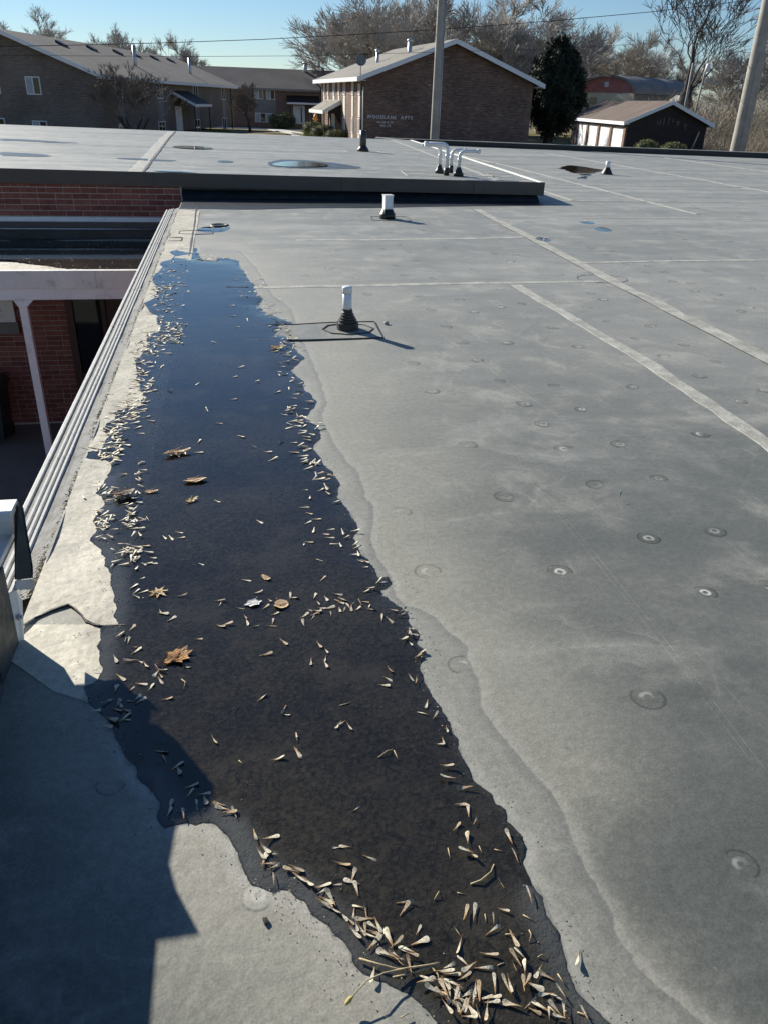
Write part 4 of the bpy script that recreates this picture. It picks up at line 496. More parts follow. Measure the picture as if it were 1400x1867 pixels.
# fastener plates telegraphing through the membrane
mb = MB(); mb.lathe([(0.088, 0.0002), (0.07, 0.0008), (0.055, 0.0024), (0.040, 0.0046), (0.026, 0.0060), (0.016, 0.0052), (0.008, 0.0045), (0.0001, 0.0043)], n=18)
plate_me = mb.mesh('fastener_plate')
for i, (x, y) in enumerate(FASTENERS):
    s = random.uniform(0.5, 0.68) * (0.85 if (y < 1.5) else 1.0)
    pl_ = link('fastener_plate', plate_me, M['plate'], roof, (x, y, rz(x, y)), (0, 0, random.uniform(0, 6.28)), (s, s, random.uniform(0.03, 0.11)))
    q_ = np.array([(x, y)]); ds_, in_ = signed_dist(q_, PUDDLE); dt_, _ = signed_dist(q_, TIDE, False); _, it_ = signed_dist(q_, td_poly)
    pl_['grime'] = float(np.clip(sum(w_ * math.exp(-((x - a_) ** 2 + (y - b_) ** 2) / (r_ * r_)) for a_, b_, r_, w_ in GRIME), -1.2, 1.2))
    pl_['shore'] = float(0 if in_[0] else ds_[0]); pl_['tide'] = float(1.0 if x < 0 else (-dt_[0] if it_[0] else dt_[0]))

def water_sheet(name, poly, z, amp=0.2, shallow=None, spacing=(0.035, 0.018), mat='water', base=0.004, k=0.0032, surf=None):
    b = fractal(poly, amp, base, k); n = len(b)
    A = np.array(b); x0, y0 = A.min(0); x1, y1 = A.max(0); pts = []
    y = y0
    while y < y1:
        st = spacing[0] + spacing[1] * max(y, 0.0); x = x0
        while x < x1: pts.append((x + random.uniform(-.3, .3) * st, y + random.uniform(-.3, .3) * st)); x += st
        y += st
    if pts:
        PP = np.array(pts); d, ins = signed_dist(PP, b); keep = ins & (d > 0.006 + 0.002 * np.abs(PP[:, 1])); PP = PP[keep]
    else: PP = np.zeros((0, 2))
    vs_ = [Vector(q) for q in b] + [Vector((float(q[0]), float(q[1]))) for q in PP]
    ov, oe, of, *_ = delaunay_2d_cdt(vs_, [(i, (i + 1) % n) for i in range(n)], [], 0, 1e-6)
    V = np.array([(q.x, q.y) for q in ov]); d, ins = signed_dist(V, b)
    tri = np.array([f[:3] for f in of if len(f) == 3]); cen = V[tri].mean(1); dc, inc = signed_dist(cen, b); tri = tri[inc]
    zz = np.full(len(V), z)
    if surf is not None:
        sf = surf(V); zz = np.minimum(np.maximum(z, sf + 0.0003), sf + 0.0003 + 0.22 * d)   # the film thins out to nothing at its edge
    me = np_mesh(name, np.column_stack([V, zz]), tri, True)
    set_attr(me, 'shore', d); set_attr(me, 'shallow', shallow(V) if shallow else np.full(len(V), 0.15))
    o = link(name, me, M[mat])
    return o
def shal(V):
    # the near left bank is a clear shallow margin, so is the ledge side
    a = np.clip((0.62 - 0.36 * V[:, 1] - V[:, 0]) * 6, 0, 1) * (V[:, 1] < 1.75) * (V[:, 0] > -0.26)
    b = np.clip((-0.36 - V[:, 0]) * 12, 0, 1) * (V[:, 1] < 3.3) * 0.8
    c = np.clip((V[:, 0] - 0.45) * 8, 0, 1) * (V[:, 1] < 1.05) * 0.9
    return np.clip(a + b + c + 0.06, 0, 1)
WZ = 0.0062
def ledge_z(x, y):
    near = max(0, 1 - abs(y - 2.17) / 0.10)
    w = 0.0012 * math.sin(7 * y + 4 * x) + 0.0008 * math.sin(19 * y - 9 * x)
    wet = 0.004 if x > -0.55 else 0.0042
    lift = 0.010 * near * max(0, min(1, (-0.42 - x) / 0.12)) + 0.004 * max(0, (-0.62 - x) / 0.1)
    return wet + w * (0.4 if x > -0.5 else 1.0) + lift
def bed(V):
    r_ = roof_h(V[:, 0], V[:, 1])
    return np.array([ledge_z(a, b) if (a < -0.40 and b > 2.15) else (0.0045 if (a < -0.385 and b > 1.8) else c_) for (a, b), c_ in zip(V, r_)])
tag(water_sheet('puddle_water', PUDDLE, WZ, 0.12, shal, surf=bed), kind='structure')
for poly in (POND_DRAIN, POND_RIGHT, POND_B, POND_C, POND_D):
    tag(water_sheet('puddle_water', smooth_poly(poly, 1), WZ - .001, 0.2, spacing=(0.05, 0.01), k=0.003, surf=lambda V: roof_h(V[:, 0], V[:, 1])), kind='structure')

# dusty strip of membrane along the gutter, cut and curled at its near end
ledge_pts = [(-0.402, 2.17)] + [(-0.402 + 0.004 * math.sin(y * 3), y) for y in np.arange(2.3, 12.6, 0.15)] + [(-0.714, 12.6)] + [(-0.714, y) for y in np.arange(12.4, 2.2, -0.15)]
curl = [tuple(p) for p in FLAP]
lp = ledge_pts + [(-0.712, 2.17)] + curl[1:]
def sheet(name, poly, z, mat, parent, thick=0.0025, zf=None, spacing=0.05):
    n = len(poly); A = np.array(poly); x0, y0 = A.min(0); x1, y1 = A.max(0)
    gxx, gyy = np.meshgrid(np.arange(x0, x1, spacing), np.arange(y0, y1, spacing * (1 if y1 - y0 < 3 else 2)))
    PP = np.column_stack([gxx.ravel(), gyy.ravel()]); d, ins = signed_dist(PP, poly); PP = PP[ins & (d > spacing * 0.3)]
    ov, oe, of, *_ = delaunay_2d_cdt([Vector(q) for q in poly] + [Vector((float(a), float(b))) for a, b in PP], [(i, (i + 1) % n) for i in range(n)], [], 0, 1e-6)
    V = np.array([(q.x, q.y) for q in ov]); tri = np.array([f[:3] for f in of]); cen = V[tri].mean(1); _, inc = signed_dist(cen, poly); tri = tri[inc]
    zz = np.full(len(V), z) if zf is None else np.array([zf(*q) for q in V])
    nv = len(V); Vt = np.column_stack([V, zz]); Vb = np.column_stack([V, zz - thick - 0.004])
    e = {}
    for f in tri:
        for a, b in ((f[0], f[1]), (f[1], f[2]), (f[2], f[0])):
            kk = (min(a, b), max(a, b)); e[kk] = None if kk in e else (a, b)
    side = []
    for q in e.values():
        if q: a, b = q; side += [(a, a + nv, b + nv), (a, b + nv, b)]
    me = np_mesh(name, np.vstack([Vt, Vb]), np.vstack([tri, np.array(side)]), False)
    return link(name, me, mat, parent)
sheet('ledge_strip', lp, 0, M['ledge'], roof, 0.003, ledge_z, 0.035)
# under sheet at the corner by the parapet, same dusty skin
under = [(-0.70, 2.20), (-0.40, 2.16), (-0.385, 1.98), (-0.40, 1.86), (-0.46, 1.80), (-0.56, 1.86), (-0.71, 2.02)]
sheet('corner_sheet', under, 0, M['ledge'], roof, 0.002, lambda x, y: 0.0035 + 0.002 * math.sin(23 * x + 9 * y) * max(0, (-0.45 - x) * 4), 0.03)
strip_mesh(FLAP[:9], 0.007, 0.005, zf=lambda x, y: 0.004, rag=0.7).build('lap_sealant', M['sealant2'], roof)
strip_mesh(FLAP[4:], 0.008, 0.004, zf=lambda x, y: 0.004, rag=0.9).build('lap_sealant', M['sealant2'], roof)
# square patch with its sealed edges round the first vent
sheet('patch', PATCH_A, 0, M['membrane'], roof, 0.002, lambda x, y: 0.0035 + rz(x, y) * .5, 0.06)
strip_mesh(PATCH_A[:4] + PATCH_A[4:7], 0.012, 0.0056, zf=lambda x, y: 0.001, rag=0.6).build('patch_sealant', M['sealant'], roof)
strip_mesh([(PIPE_A[0] + 0.19 * math.cos(a), PIPE_A[1] - .01 + 0.16 * math.sin(a)) for a in np.linspace(0, 2 * math.pi, 9)[:-1]], 0.013, 0.006, zf=lambda x, y: 0.002, rag=0.5, closed=True).build('patch_sealant', M['sealant'], roof)
strip_mesh([(-0.05, 7.22), (0.02, 7.2), (0.14, 7.2)], 0.018, 0.0072, zf=lambda x, y: 0.001, rag=0.6).build('patch_sealant', M['sealant'], roof)
strip_mesh([(-0.46, 12.9), (-0.44, 11), (-0.43, 9.4), (-0.43, 8.8)], 0.02, 0.006, zf=lambda x, y: 0.001, rag=0.5).build('patch_sealant', M['sealant'], roof)
strip_mesh([(3.62 + 0.26 * math.cos(a), 7.50 + 0.2 * math.sin(a)) for a in np.linspace(0, 2 * math.pi, 13)[:-1]], 0.008, 0.002, rag=0.4, closed=True).build('patch_sealant', M['sealant'], roof)
strip_mesh([(PIPE_B[0] + a, PIPE_B[1] + b) for a, b in ((-.25, -.2), (.3, -.25), (.32, .2), (-.2, .22))], 0.016, 0.005, rag=0.4, closed=True).build('patch_sealant', M['sealant'], roof)
strip_mesh([(-0.60, 10.5), (-0.38, 10.6), (-0.2, 10.55), (-0.2, 10.3), (-0.4, 10.25), (-0.6, 10.3)], 0.014, 0.005, zf=lambda x, y: 0.003, rag=0.4, closed=True).build('patch_sealant', M['sealant'], roof)
strip_mesh([(-0.70, 9.75), (-0.55, 9.75), (-0.55, 10.0), (-0.70, 10.0)], 0.012, 0.005, zf=lambda x, y: 0.005, rag=0.4, closed=False).build('patch_sealant', M['sealant'], roof)
# roof drain in the small pool by the step
mb = MB(); mb.lathe([(0.13, 0.002), (0.12, 0.012), (0.09, 0.012), (0.07, -0.02), (0.0001, -0.02)], (POND_DRAIN[0][0] * 0 - 0.12, 11.05, 0), 20)
mb.build('drain', M['rubber'], roof)
# black sheet added at the step's foot to fill out the fascia's shadow band
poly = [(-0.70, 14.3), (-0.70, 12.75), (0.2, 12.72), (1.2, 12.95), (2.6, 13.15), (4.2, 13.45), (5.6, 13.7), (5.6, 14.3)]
sheet('foot_shade_sheet', poly, 0, M['black_membrane'], roof, 0.002, lambda x, y: 0.004 + rz(x, y), 0.2)

# far edge of the roof: low curb with a dark metal face
E0 = Vector((6.1, yfar(6.1) - .12, 0)); E1 = Vector((33, yfar(33) - .12, 0)); ed = (E1 - E0).normalized(); ang = math.atan2(ed.y, ed.x)
curb = empty('roof_edge_curb', E0, ang); L = (E1 - E0).length
mb = MB(); mb.box(0, L, -0.05, 0.25, -0.3, 0.17); mb.build('curb', M['dark_trim'], curb)
MB().box(0.0, L, -0.07, 0.28, 0.1705, 0.19).build('cap', M['membrane'], curb)
MB().prism([(0, 0.03), (1.6, 0.03), (1.6, 0.12), (0.2, 0.2), (0, 0.22)], 1, -0.5, -0.08).build('end_ramp', M['seam'], curb)
tag(curb, 'long low dark metal curb along the far edge of the roof', 'roof edge')

# ------------------------------------------------------------------ walls under the roof, ground, raised wing
def terr(x, y):
    x = np.asarray(x, float); y = np.asarray(y, float)
    def ss(v, a, b): q = np.clip((v - a) / (b - a), 0, 1); return q * q * (3 - 2 * q)
    z = -3.95 + 2.95 * ss(y, 35.5, 47)
    z = z - 0.55 * ss(y, 62, 100)
    z = z - 0.8 * ss(x, 17, 30) * ss(y, 36, 48) * (1 - ss(y, 75, 95)) + 0.5 * ss(x, 30, 70) * ss(y, 75, 110)
    return z
gxs = np.concatenate([[-2500, -900, -400, -200], np.arange(-120, 160, 4.0), [200, 400, 900, 2500]])
gys = np.concatenate([[-300, -100, -40, 0, 20], np.arange(30, 160, 2.0), [200, 300, 600, 1200, 2600]])
GX, GY = np.meshgrid(gxs, gys); GZ = terr(GX, GY)
idx = np.arange(GX.size).reshape(GX.shape); F = np.stack([idx[:-1, :-1].ravel(), idx[:-1, 1:].ravel(), idx[1:, 1:].ravel(), idx[1:, :-1].ravel()], 1)
def m_ground():
    t = NT('dormant_lawn'); p = t.pos(); n = t.noise(p, 0.35, 5, 0.6); f = t.noise(p, 9, 4)
    c = t.mix(t.mapr(n, 0.35, 0.65), (0.20, 0.165, 0.09), (0.13, 0.125, 0.06)); c = t.mix(t.mapr(f, 0.4, 0.7, 0, 0.5), c, (0.27, 0.22, 0.13))
    return t.out(c, 0.95, None, t.bump(f, 0.5, 0.05), 0.1)
M['lawn'] = m_ground()
tag(link('ground', np_mesh('ground', np.column_stack([GX.ravel(), GY.ravel(), GZ.ravel()]), F, True), M['lawn']), kind='structure')
def pave(name, poly, mat, dz=0.03):
    V = [(x, y, float(terr(x, y)) + dz) for x, y in poly]; n = len(V)
    mb = MB(); mb.add(V + [(x, y, z - 0.15) for x, y, z in V], [tuple(range(n))] + [(i, (i + 1) % n, n + (i + 1) % n, n + i) for i in range(n)])
    return tag(mb.build(name, mat), kind='structure')
# courtyard slab between the wings
mb = MB(); mb.box(-9, -0.95, 9.2, 14.25, -3.99, -3.86); mb.box(-9, -0.95, 3.2, 9.185, -3.99, -3.862)
tag(mb.build('courtyard_pavement', M['concrete']), kind='structure')
# wall below our roof edge
hall = empty('roof_building', (0, 0, 0)); tag(hall, 'brick hall below the membrane roof beside the courtyard', 'building')
MB().box(-0.69, -0.45, -2.3, 14.2, -3.95, -0.02).build('side_wall', M['brick'], hall)
MB().box(-0.44, 32, yfar(32) - .2, yfar(32) - .1, -3.95, -0.02).build('back_wall', M['brick'], hall)

# raised wing: roof about 0.35 m above ours
FY = 14.2
def bz(x): return 0.39 - 0.0095 * (x + 3.47)
def bzy(x, y): return bz(x)
XL, XR, YB = -9.5, 5.5, 30.4
wing = empty('raised_wing', (-1, FY, -3.9)); W0 = Vector((1, -FY, 3.9))
tag(wing, 'raised flat roofed wing with brown fascia across the roof', 'building')
def wbuild(mb, name, mat, parent=None):
    o = mb.build(name, mat, parent or wing)
    if parent is None: o.location = W0
    return o
mb = MB()
XE = 6.6   # far right corner
mb.add([(XL, FY + .02, bz(XL)), (XR - .02, FY + .02, bz(XR)), (XE - .02, YB, bz(XE)), (XL, YB + 1.4, bz(XL))], [(0, 1, 2, 3)])
top = wbuild(mb, 'roof_membrane', M['membrane'])
mb = MB(); mb.add([(XL, FY, bz(XL) + .012), (XR, FY, bz(XR) + .012), (XR, FY, bz(XR) - .2), (XL, FY, bz(XL) - .2), (XL, FY + .03, bz(XL) + .012), (XR, FY + .03, bz(XR) + .012), (XR, FY + .03, bz(XR) - .2), (XL, FY + .03, bz(XL) - .2)],
                  [(0, 3, 2, 1), (4, 5, 6, 7), (0, 1, 5, 4), (3, 7, 6, 2), (1, 2, 6, 5)])
wbuild(mb, 'front_fascia', M['brown_fascia'])
for jx in (-4.2, -1.15, 1.9, 4.2):
    wbuild(MB().box(jx, jx + 0.006, FY - 0.004, FY, bz(jx) - .198, bz(jx) + .01), 'fascia_joint', M['dark_trim'])
ev = Vector((XE - XR, YB - FY, 0)).normalized()
mb = MB(); a = Vector((XR, FY + .03, 0)); b = Vector((XE, YB, 0)); nrm = Vector((ev.y, -ev.x, 0))
V = []
for q in (a, b):
    z = bz(q.x)
    V += [q + nrm * .002 + Vector((0, 0, z - .22)), q + nrm * .002 + Vector((0, 0, z + .014)), q - nrm * .07 + Vector((0, 0, z + .016)), q - nrm * .07 + Vector((0, 0, z - .01))]
mb.add(V, [(0, 1, 5, 4), (1, 2, 6, 5), (2, 3, 7, 6), (0, 3, 2, 1)]); wbuild(mb, 'side_edge_trim', M['cream_metal'])
mb = MB(); mb.add([(XR - .1, FY + .1, -0.05), (XE - .1, YB, -0.05), (XE - .1, YB, bz(XE) - .02), (XR - .1, FY + .1, bz(XR) - .02)], [(0, 1, 2, 3)])
wbuild(mb, 'side_wall', M['black_membrane'])
wbuild(MB().box(-0.72, XR - 0.1, FY + .1, FY + .2, -0.06, bz(XR) - .01), 'step_flashing', M['black_membrane'])
mb = MB(); mb.add([(-0.72, FY + .098, 0.12), (XR - .1, FY + .098, 0.12), (XR - .1, FY - .1, 0.006), (-0.72, FY - .1, 0.006)], [(0, 3, 2, 1)]); wbuild(mb, 'cant_strip', M['black_membrane'])
# back edge
wbuild(MB().box(XL, XE, YB + .5, YB + .6, -3.95, 0.2), 'back_wall', M['brick'])
# brick face: the mortar bed with every brick of the visible stretches set into it
BW, BH, J = 0.262, 0.0875, 0.011
mort = wbuild(MB().box(-4.62, -0.73, FY + .085, FY + .3, -3.9, bz(-.73) - .15), 'brick_wall', M['mortar'])
M['bk_red'] = plain('red_brick_plain', (0.15, 0.055, 0.046), 0.85, 0.3, 9, 0.4)
bm_ = MB(); bm_.box(-(BW - J) / 2, (BW - J) / 2, -0.012, 0.01, -(BH - J) / 2, (BH - J) / 2); brick_me = bm_.mesh('brick'); brick_me.materials.append(M['brick'])
def lay(x0, x1, z0, z1, y):
    r = 0; z = z0 + BH / 2; rr = random.Random(3)
    while z + BH / 2 <= z1 + 1e-6:
        x = x1 - BW / 2 - (BW / 2 if r % 2 else 0) + rr.choice([0, 0, 0, BW / 4])
        if r % 2:
            h_ = link('brick', brick_me, None, mort, (x1 - BW / 4, y, z), None, (0.48, 1, 1))
        e_ = x1 - (BW / 2 if r % 2 else 0)
        while e_ > x0:
            sc = 0.478 if rr.random() < 0.06 else 1.0; wd_ = BW if sc == 1.0 else BW / 2
            link('brick', brick_me, None, mort, (e_ - wd_ / 2, y + rr.uniform(-.002, .002), z), None, (sc, 1, 1)); e_ -= wd_
        z += BH; r += 1
lay(-4.5, -0.75, -0.31, 0.215, FY + .083)
lay(-4.5, -2.83, -3.84, -1.55, FY + .083)
wbuild(MB().box(XL, -4.621, FY + .07, FY + .3, -3.9, bz(-.73) - .15), 'end_wall', M['bk_red'])
wbuild(MB().box(XL, XL + .2, FY + .31, YB + .4, -3.9, bz(XL) - .02), 'end_wall', M['bk_red'])
# stains, pools and seams on the raised roof
for poly in (STAIN_A, STAIN_B, STAIN_C, STAIN_D, STAIN_E):
    V = fractal(smooth_poly(poly, 1), 0.2, 0.05, 0.004); mb = MB(); mb.add([(x, y, bz(x) + .0045) for x, y in V], [tuple(range(len(V)))]); wbuild(mb, 'damp_stain', M['damp'])
for poly in (POND_BLOCK, POND_BLOCK2, POND_BLOCK3):
    o = water_sheet('puddle_water', smooth_poly(poly, 1), 0, 0.15, spacing=(0.2, 0.0), base=0.03)
    me = o.data; co = np.zeros(len(me.vertices) * 3, np.float32); me.vertices.foreach_get('co', co); co = co.reshape(-1, 3); co[:, 2] = max(bz(float(v)) for v in co[:, 0]) + .011; me.vertices.foreach_set('co', co.ravel())
    tag(o, kind='structure')
s0 = [(-1.30, 14.3), (-1.42, 20), (-1.55, 26), (-1.6, 30.5)]
wbuild(strip_mesh([(x - .14, y) for x, y in s0], 0.24, 0.004, zf=bzy, rag=0.08), 'seam', M['seam'])
wbuild(strip_mesh(s0, 0.035, 0.009, zf=bzy, rag=0.5), 'seam_sealant', M['sealant'])
for yy in (16.0, 18.3, 21.2, 24.4, 27.6):
    wbuild(strip_mesh([(XL, yy), (-2, yy + .05), (5.4, yy)], 0.09, 0.003, zf=bzy, rag=0.2), 'seam', M['seam'])
wbuild(strip_mesh([(XR - .75, FY + .3), (XE - .75, YB)], 0.12, 0.003, zf=bzy, rag=0.2), 'seam', M['seam'])
for k in range(5):
    wbuild(strip_mesh([(XR - .72 + .06 * k, FY + .4 + k * .5), (XR - .1 + .06 * k, FY + .75 + k * .5)], 0.04, 0.004, zf=bzy, rag=0.3), 'seam', M['seam'])
wbuild(strip_mesh([(3.2, 15.0), (4.9, 14.9), (4.95, 16.0), (3.3, 16.1)], 0.03, 0.004, zf=bzy, rag=0.3, closed=True), 'patch_edge', M['seam'])
wbuild(strip_mesh([(3.1, 22.0), (4.0, 22.0), (4.0, 22.7), (3.1, 22.7)], 0.04, 0.004, zf=bzy, rag=0.3, closed=True), 'patch_edge', M['seam'])

# ------------------------------------------------------------------ canopy over the courtyard door
can = empty('entrance_canopy', (-3, 11.2, -3.86)); O = Vector((3, -11.2, 3.86))
tag(can, 'flat entrance canopy with white fascia over the courtyard door', 'canopy')
def cb(mb, name, mat, parent=None):
    o = mb.build(name, mat, parent or can)
    if parent is None: o.location = O
    return o
CXL, CXR = -6.0, -0.97
mb = MB(); gx_ = np.linspace(CXL, CXR, 24); gy_ = np.linspace(11.25, 14.24, 16)
V = [(x, y, -0.66 + 0.05 * max(0, 1 - (y - 11.25) / 0.9) * min(1, max(0, (-1.9 - x) / 1.2)) - 0.012 * math.sin(x * 1.3)) for y in gy_ for x in gx_]
mb.add(V, [(j * 24 + i, j * 24 + i + 1, (j + 1) * 24 + i + 1, (j + 1) * 24 + i) for j in range(15) for i in range(23)], True)
cb(mb, 'deck_membrane', M['ledge'])
o = water_sheet('puddle_water', [(-5.9, 13.9), (-3.4, 14.0), (-1.0, 14.0), (-0.99, 11.3), (-1.6, 11.32), (-2.2, 11.6), (-2.9, 12.15), (-4, 12.5), (-5.9, 12.55)], -0.642, 0.2, spacing=(0.15, 0.01), k=0.003)
tag(o, kind='structure')
cb(MB().box(CXL, CXR, 11.17, 11.26, -0.82, -0.59), 'top_fascia', M['cream_metal'])
cb(MB().box(CXL, CXR, 11.19, 11.33, -0.966, -0.821), 'beam', M['white_metal'])
cb(MB().box(CXL, CXR, 11.34, 14.2, -0.9, -0.72), 'soffit', M['white_metal'])
for jx in (-1.78, -4.6): cb(MB().box(jx, jx + .012, 11.164, 11.17, -0.82, -0.59), 'fascia_joint', M['galv'])
cb(MB().box(CXL, -0.95, FY + .03, FY + .083, -0.385, -0.315), 'wall_flashing', M['white_metal'])
mb = MB()
for x in np.arange(-4.2, -1.0, 0.46): mb.lathe([(0.012, 0), (0.012, 0.006), (0.0001, 0.008)], (0, 0, 0), 8)
cb(MB().box(CXL, -0.95, FY - .03, FY + .029, -0.47, -0.387), 'gutter_back', M['brown_fascia'])
cb(MB().tube([(-4.25, FY - .06, -0.485), (-0.96, FY - .06, -0.485)], 0.013, 8), 'conduit', M['galv'])
cb(MB().box(-4.31, -4.25, FY - .09, FY - .03, -0.62, -0.45), 'conduit_box', M['white_metal'])
cb(MB().box(CXL, -0.95, FY - .02, FY + .025, -0.66, -0.48), 'upstand', M['black_membrane'])
post = cb(MB().box(-2.80, -2.70, 11.2, 11.3, -3.86, -1.06), 'post', M['white_metal'])
mb = MB(); mb.prism([(-2.855, -0.968), (-2.60, -0.968), (-2.70, -1.06), (-2.80, -1.06)], 1, 11.185, 11.315); cb(mb, 'post_bracket', M['white_metal'])
mb = MB(); mb.box(-2.83, -2.67, 11.17, 11.33, -3.86, -3.845); cb(mb, 'post_base', M['galv'])
# small bits of grit and seeds on the canopy pool
V = []; Fc = []
for k in range(240):
    x = random.uniform(-4.2, -1.05); 
    y = 11.3 + abs(random.gauss(0, 0.22)) + max(0, (-1.9 - x)) * 0.55 * random.uniform(.85, 1.1) if k < 170 else random.uniform(12, 13.9)
    a = random.uniform(0, 3.14); l = random.uniform(.01, .02); w = l * .4; z = -0.636
    c_, s_ = math.cos(a), math.sin(a); b0 = len(V)
    V += [(x - c_ * l, y - s_ * l, z), (x + s_ * w, y - c_ * w, z + .006), (x + c_ * l, y + s_ * l, z), (x - s_ * w, y + c_ * w, z + .006)]; Fc.append((b0, b0 + 1, b0 + 2, b0 + 3))
M['seed_far'] = plain('bleached_seed_litter', (0.62, 0.57, 0.44), 0.8, 0.25, 12, 0.1)
tag(link('canopy_litter', np_mesh('canopy_litter', V, Fc), M['seed_far']), 'pale seed litter along the edge of the canopy pool', 'litter', kind='stuff')

# door, window and bin in the courtyard
M['maroon'] = plain('maroon_door_frame', (0.075, 0.024, 0.02), 0.45, 0.12, 4, 0.05)
def m_glass(name, c=(0.008, 0.01, 0.012), r=0.04):
    t = NT(name); p = t.pos(); return t.out(c, r, None, t.bump(t.noise(p, 1.4, 2), 0.03, 0.02), 0.6)
M['glass'] = m_glass('dark_window_glass')
M['dim'] = plain('dim_interior_blind', (0.12, 0.12, 0.10), 0.8, 0.3, 3, 0)
door = empty('entrance_door', (-2.2, FY + .05, -3.86)); D0 = Vector((2.2, -FY - .05, 3.86)); tag(door, 'maroon framed glass door under the white canopy', 'door')
def db(mb, name, mat):
    o = mb.build(name, mat, door); o.location = D0; return o
db(MB().box(-2.82, -2.70, FY + .0, FY + .1, -3.86, -1.0), 'jamb', M['maroon'])
db(MB().box(-2.245, -2.17, FY + .0, FY + .1, -3.86, -1.0), 'mullion', M['maroon'])
db(MB().box(-2.168, -1.0, FY + .04, FY + .09, -3.86, -1.0), 'door_leaf', M['maroon'])
db(MB().box(-2.699, -2.246, FY + .02, FY + .08, -3.03, -2.93), 'mid_rail', M['maroon'])
db(MB().box(-2.699, -2.246, FY + .055, FY + .065, -2.929, -1.0), 'upper_pane', M['glass'])
db(MB().box(-2.699, -2.246, FY + .055, FY + .065, -3.7, -3.031), 'lower_pane', M['glass'])
db(MB().box(-2.699, -2.246, FY + .02, FY + .08, -3.86, -3.701), 'bottom_rail', M['maroon'])
win = empty('courtyard_window', (-4, FY + .05, -2)); w0 = Vector((4, -FY - .05, 2)); tag(win, 'white framed window beside the canopy post', 'window')
def wb(mb, name, mat):
    o = mb.build(name, mat, win); o.location = w0; return o
wb(MB().box(-4.6, -3.86, FY + .03, FY + .09, -1.83, -1.1), 'pane', M['glass'])
wb(MB().box(-3.855, -3.64, FY + .0, FY + .09, -2.0, -1.1), 'frame', M['white_metal'])
wb(MB().box(-4.7, -3.855, FY + .0, FY + .09, -2.0, -1.835), 'frame', M['white_metal'])
wb(MB().box(-4.7, -3.855, FY - .01, FY + .02, -1.90, -1.86), 'sash', M['white_metal'])
wb(MB().box(-4.7, -3.61, FY - .02, FY + .084, -2.2, -2.002), 'sill', M['concrete'])
M['bin'] = plain('dark_green_plastic', (0.012, 0.028, 0.026), 0.4, 0.15, 3, 0.05)
bn = empty('wheeled_bin', (-4.18, 13.5, -3.86)); tag(bn, 'dark green wheeled bin against the courtyard brick wall', 'bin')
mb = MB(); mb.prism([(-.27, .12), (.27, .12), (.33, .95), (-.33, .95)], 1, -.3, .3); mb.build('body', M['bin'], bn)
mb = MB(); mb.prism([(-.35, .952), (.35, .952), (.36, 1.0), (.30, 1.07), (.12, 1.11), (-.12, 1.11), (-.30, 1.07), (-.36, 1.0)], 1, -.33, .35); mb.build('lid', M['bin'], bn)
for sx in (-.25, .25): MB().tube([(sx - .03, .28, .12), (sx + .03, .28, .12)], .12, 16).build('wheel', M['rubber'], bn)
MB().tube([(-.28, .36, .98), (.28, .36, .98)], .018, 8).build('handle', M['bin'], bn)

# ------------------------------------------------------------------ gutter with leaf guard
gut = empty('rain_gutter', (-0.8, 2.4, -0.1)); tag(gut, 'aluminium rain gutter with ribbed perforated leaf guard along the roof edge', 'gutter')
G0 = Vector((0.8, -2.4, 0.1)); YA, YZ = 2.36, 12.85
prof = [(-0.708, 0.006), (-0.722, 0.001), (-0.762, -0.012), (-0.790, -0.017), (-0.793, -0.007), (-0.803, -0.007), (-0.806, -0.020), (-0.816, -0.022), (-0.819, -0.012), (-0.829, -0.012), (-0.832, -0.025), (-0.842, -0.027), (-0.845, -0.017), (-0.855, -0.017), (-0.858, -0.030), (-0.882, -0.034), (-0.884, -0.024), (-0.898, -0.024), (-0.90, -0.04)]
solid = {4, 5, 8, 9, 12, 13, 16, 17, 3, 7, 11, 15}
ypan = list(np.arange(YA, YZ, 1.22)) + [YZ]
for i in range(len(ypan) - 1):
    a, b = ypan[i] + .002, ypan[i + 1] - .002; mb = MB(); n = len(prof); dz = random.uniform(-.002, .002); nseg = 12
    V = []
    for j in range(nseg + 1):
        y = a + (b - a) * j / nseg; wv = 0.004 * math.sin(y * 5.1) + 0.003 * math.sin(y * 11.7 + 1)
        for k, (x, z) in enumerate(prof): V.append((x + (wv * .6 if k < 3 else 0), y, z + dz + (wv if k in (0, 1, 2) else 0)))
    fs = []
    for j in range(nseg):
        for k in range(n - 1): fs.append((j * n + k, j * n + k + 1, (j + 1) * n + k + 1, (j + 1) * n + k))
    mb.add(V, fs, False)
    for q in range(len(mb.f)): mb.mi[q] = 0 if (q % (n - 1)) in solid else 1
    o = mb.build('guard_panel', [M['alu'], M['perf']], gut); o.location = G0
mb = MB(); mb.prism([(-0.905, -0.03), (-0.908, -0.15), (-0.89, -0.17), (-0.72, -0.17), (-0.72, -0.16), (-0.885, -0.16), (-0.898, -0.145), (-0.896, -0.03)], 1, YA - .02, YZ); o = mb.build('trough', M['cream_metal'], gut); o.location = G0
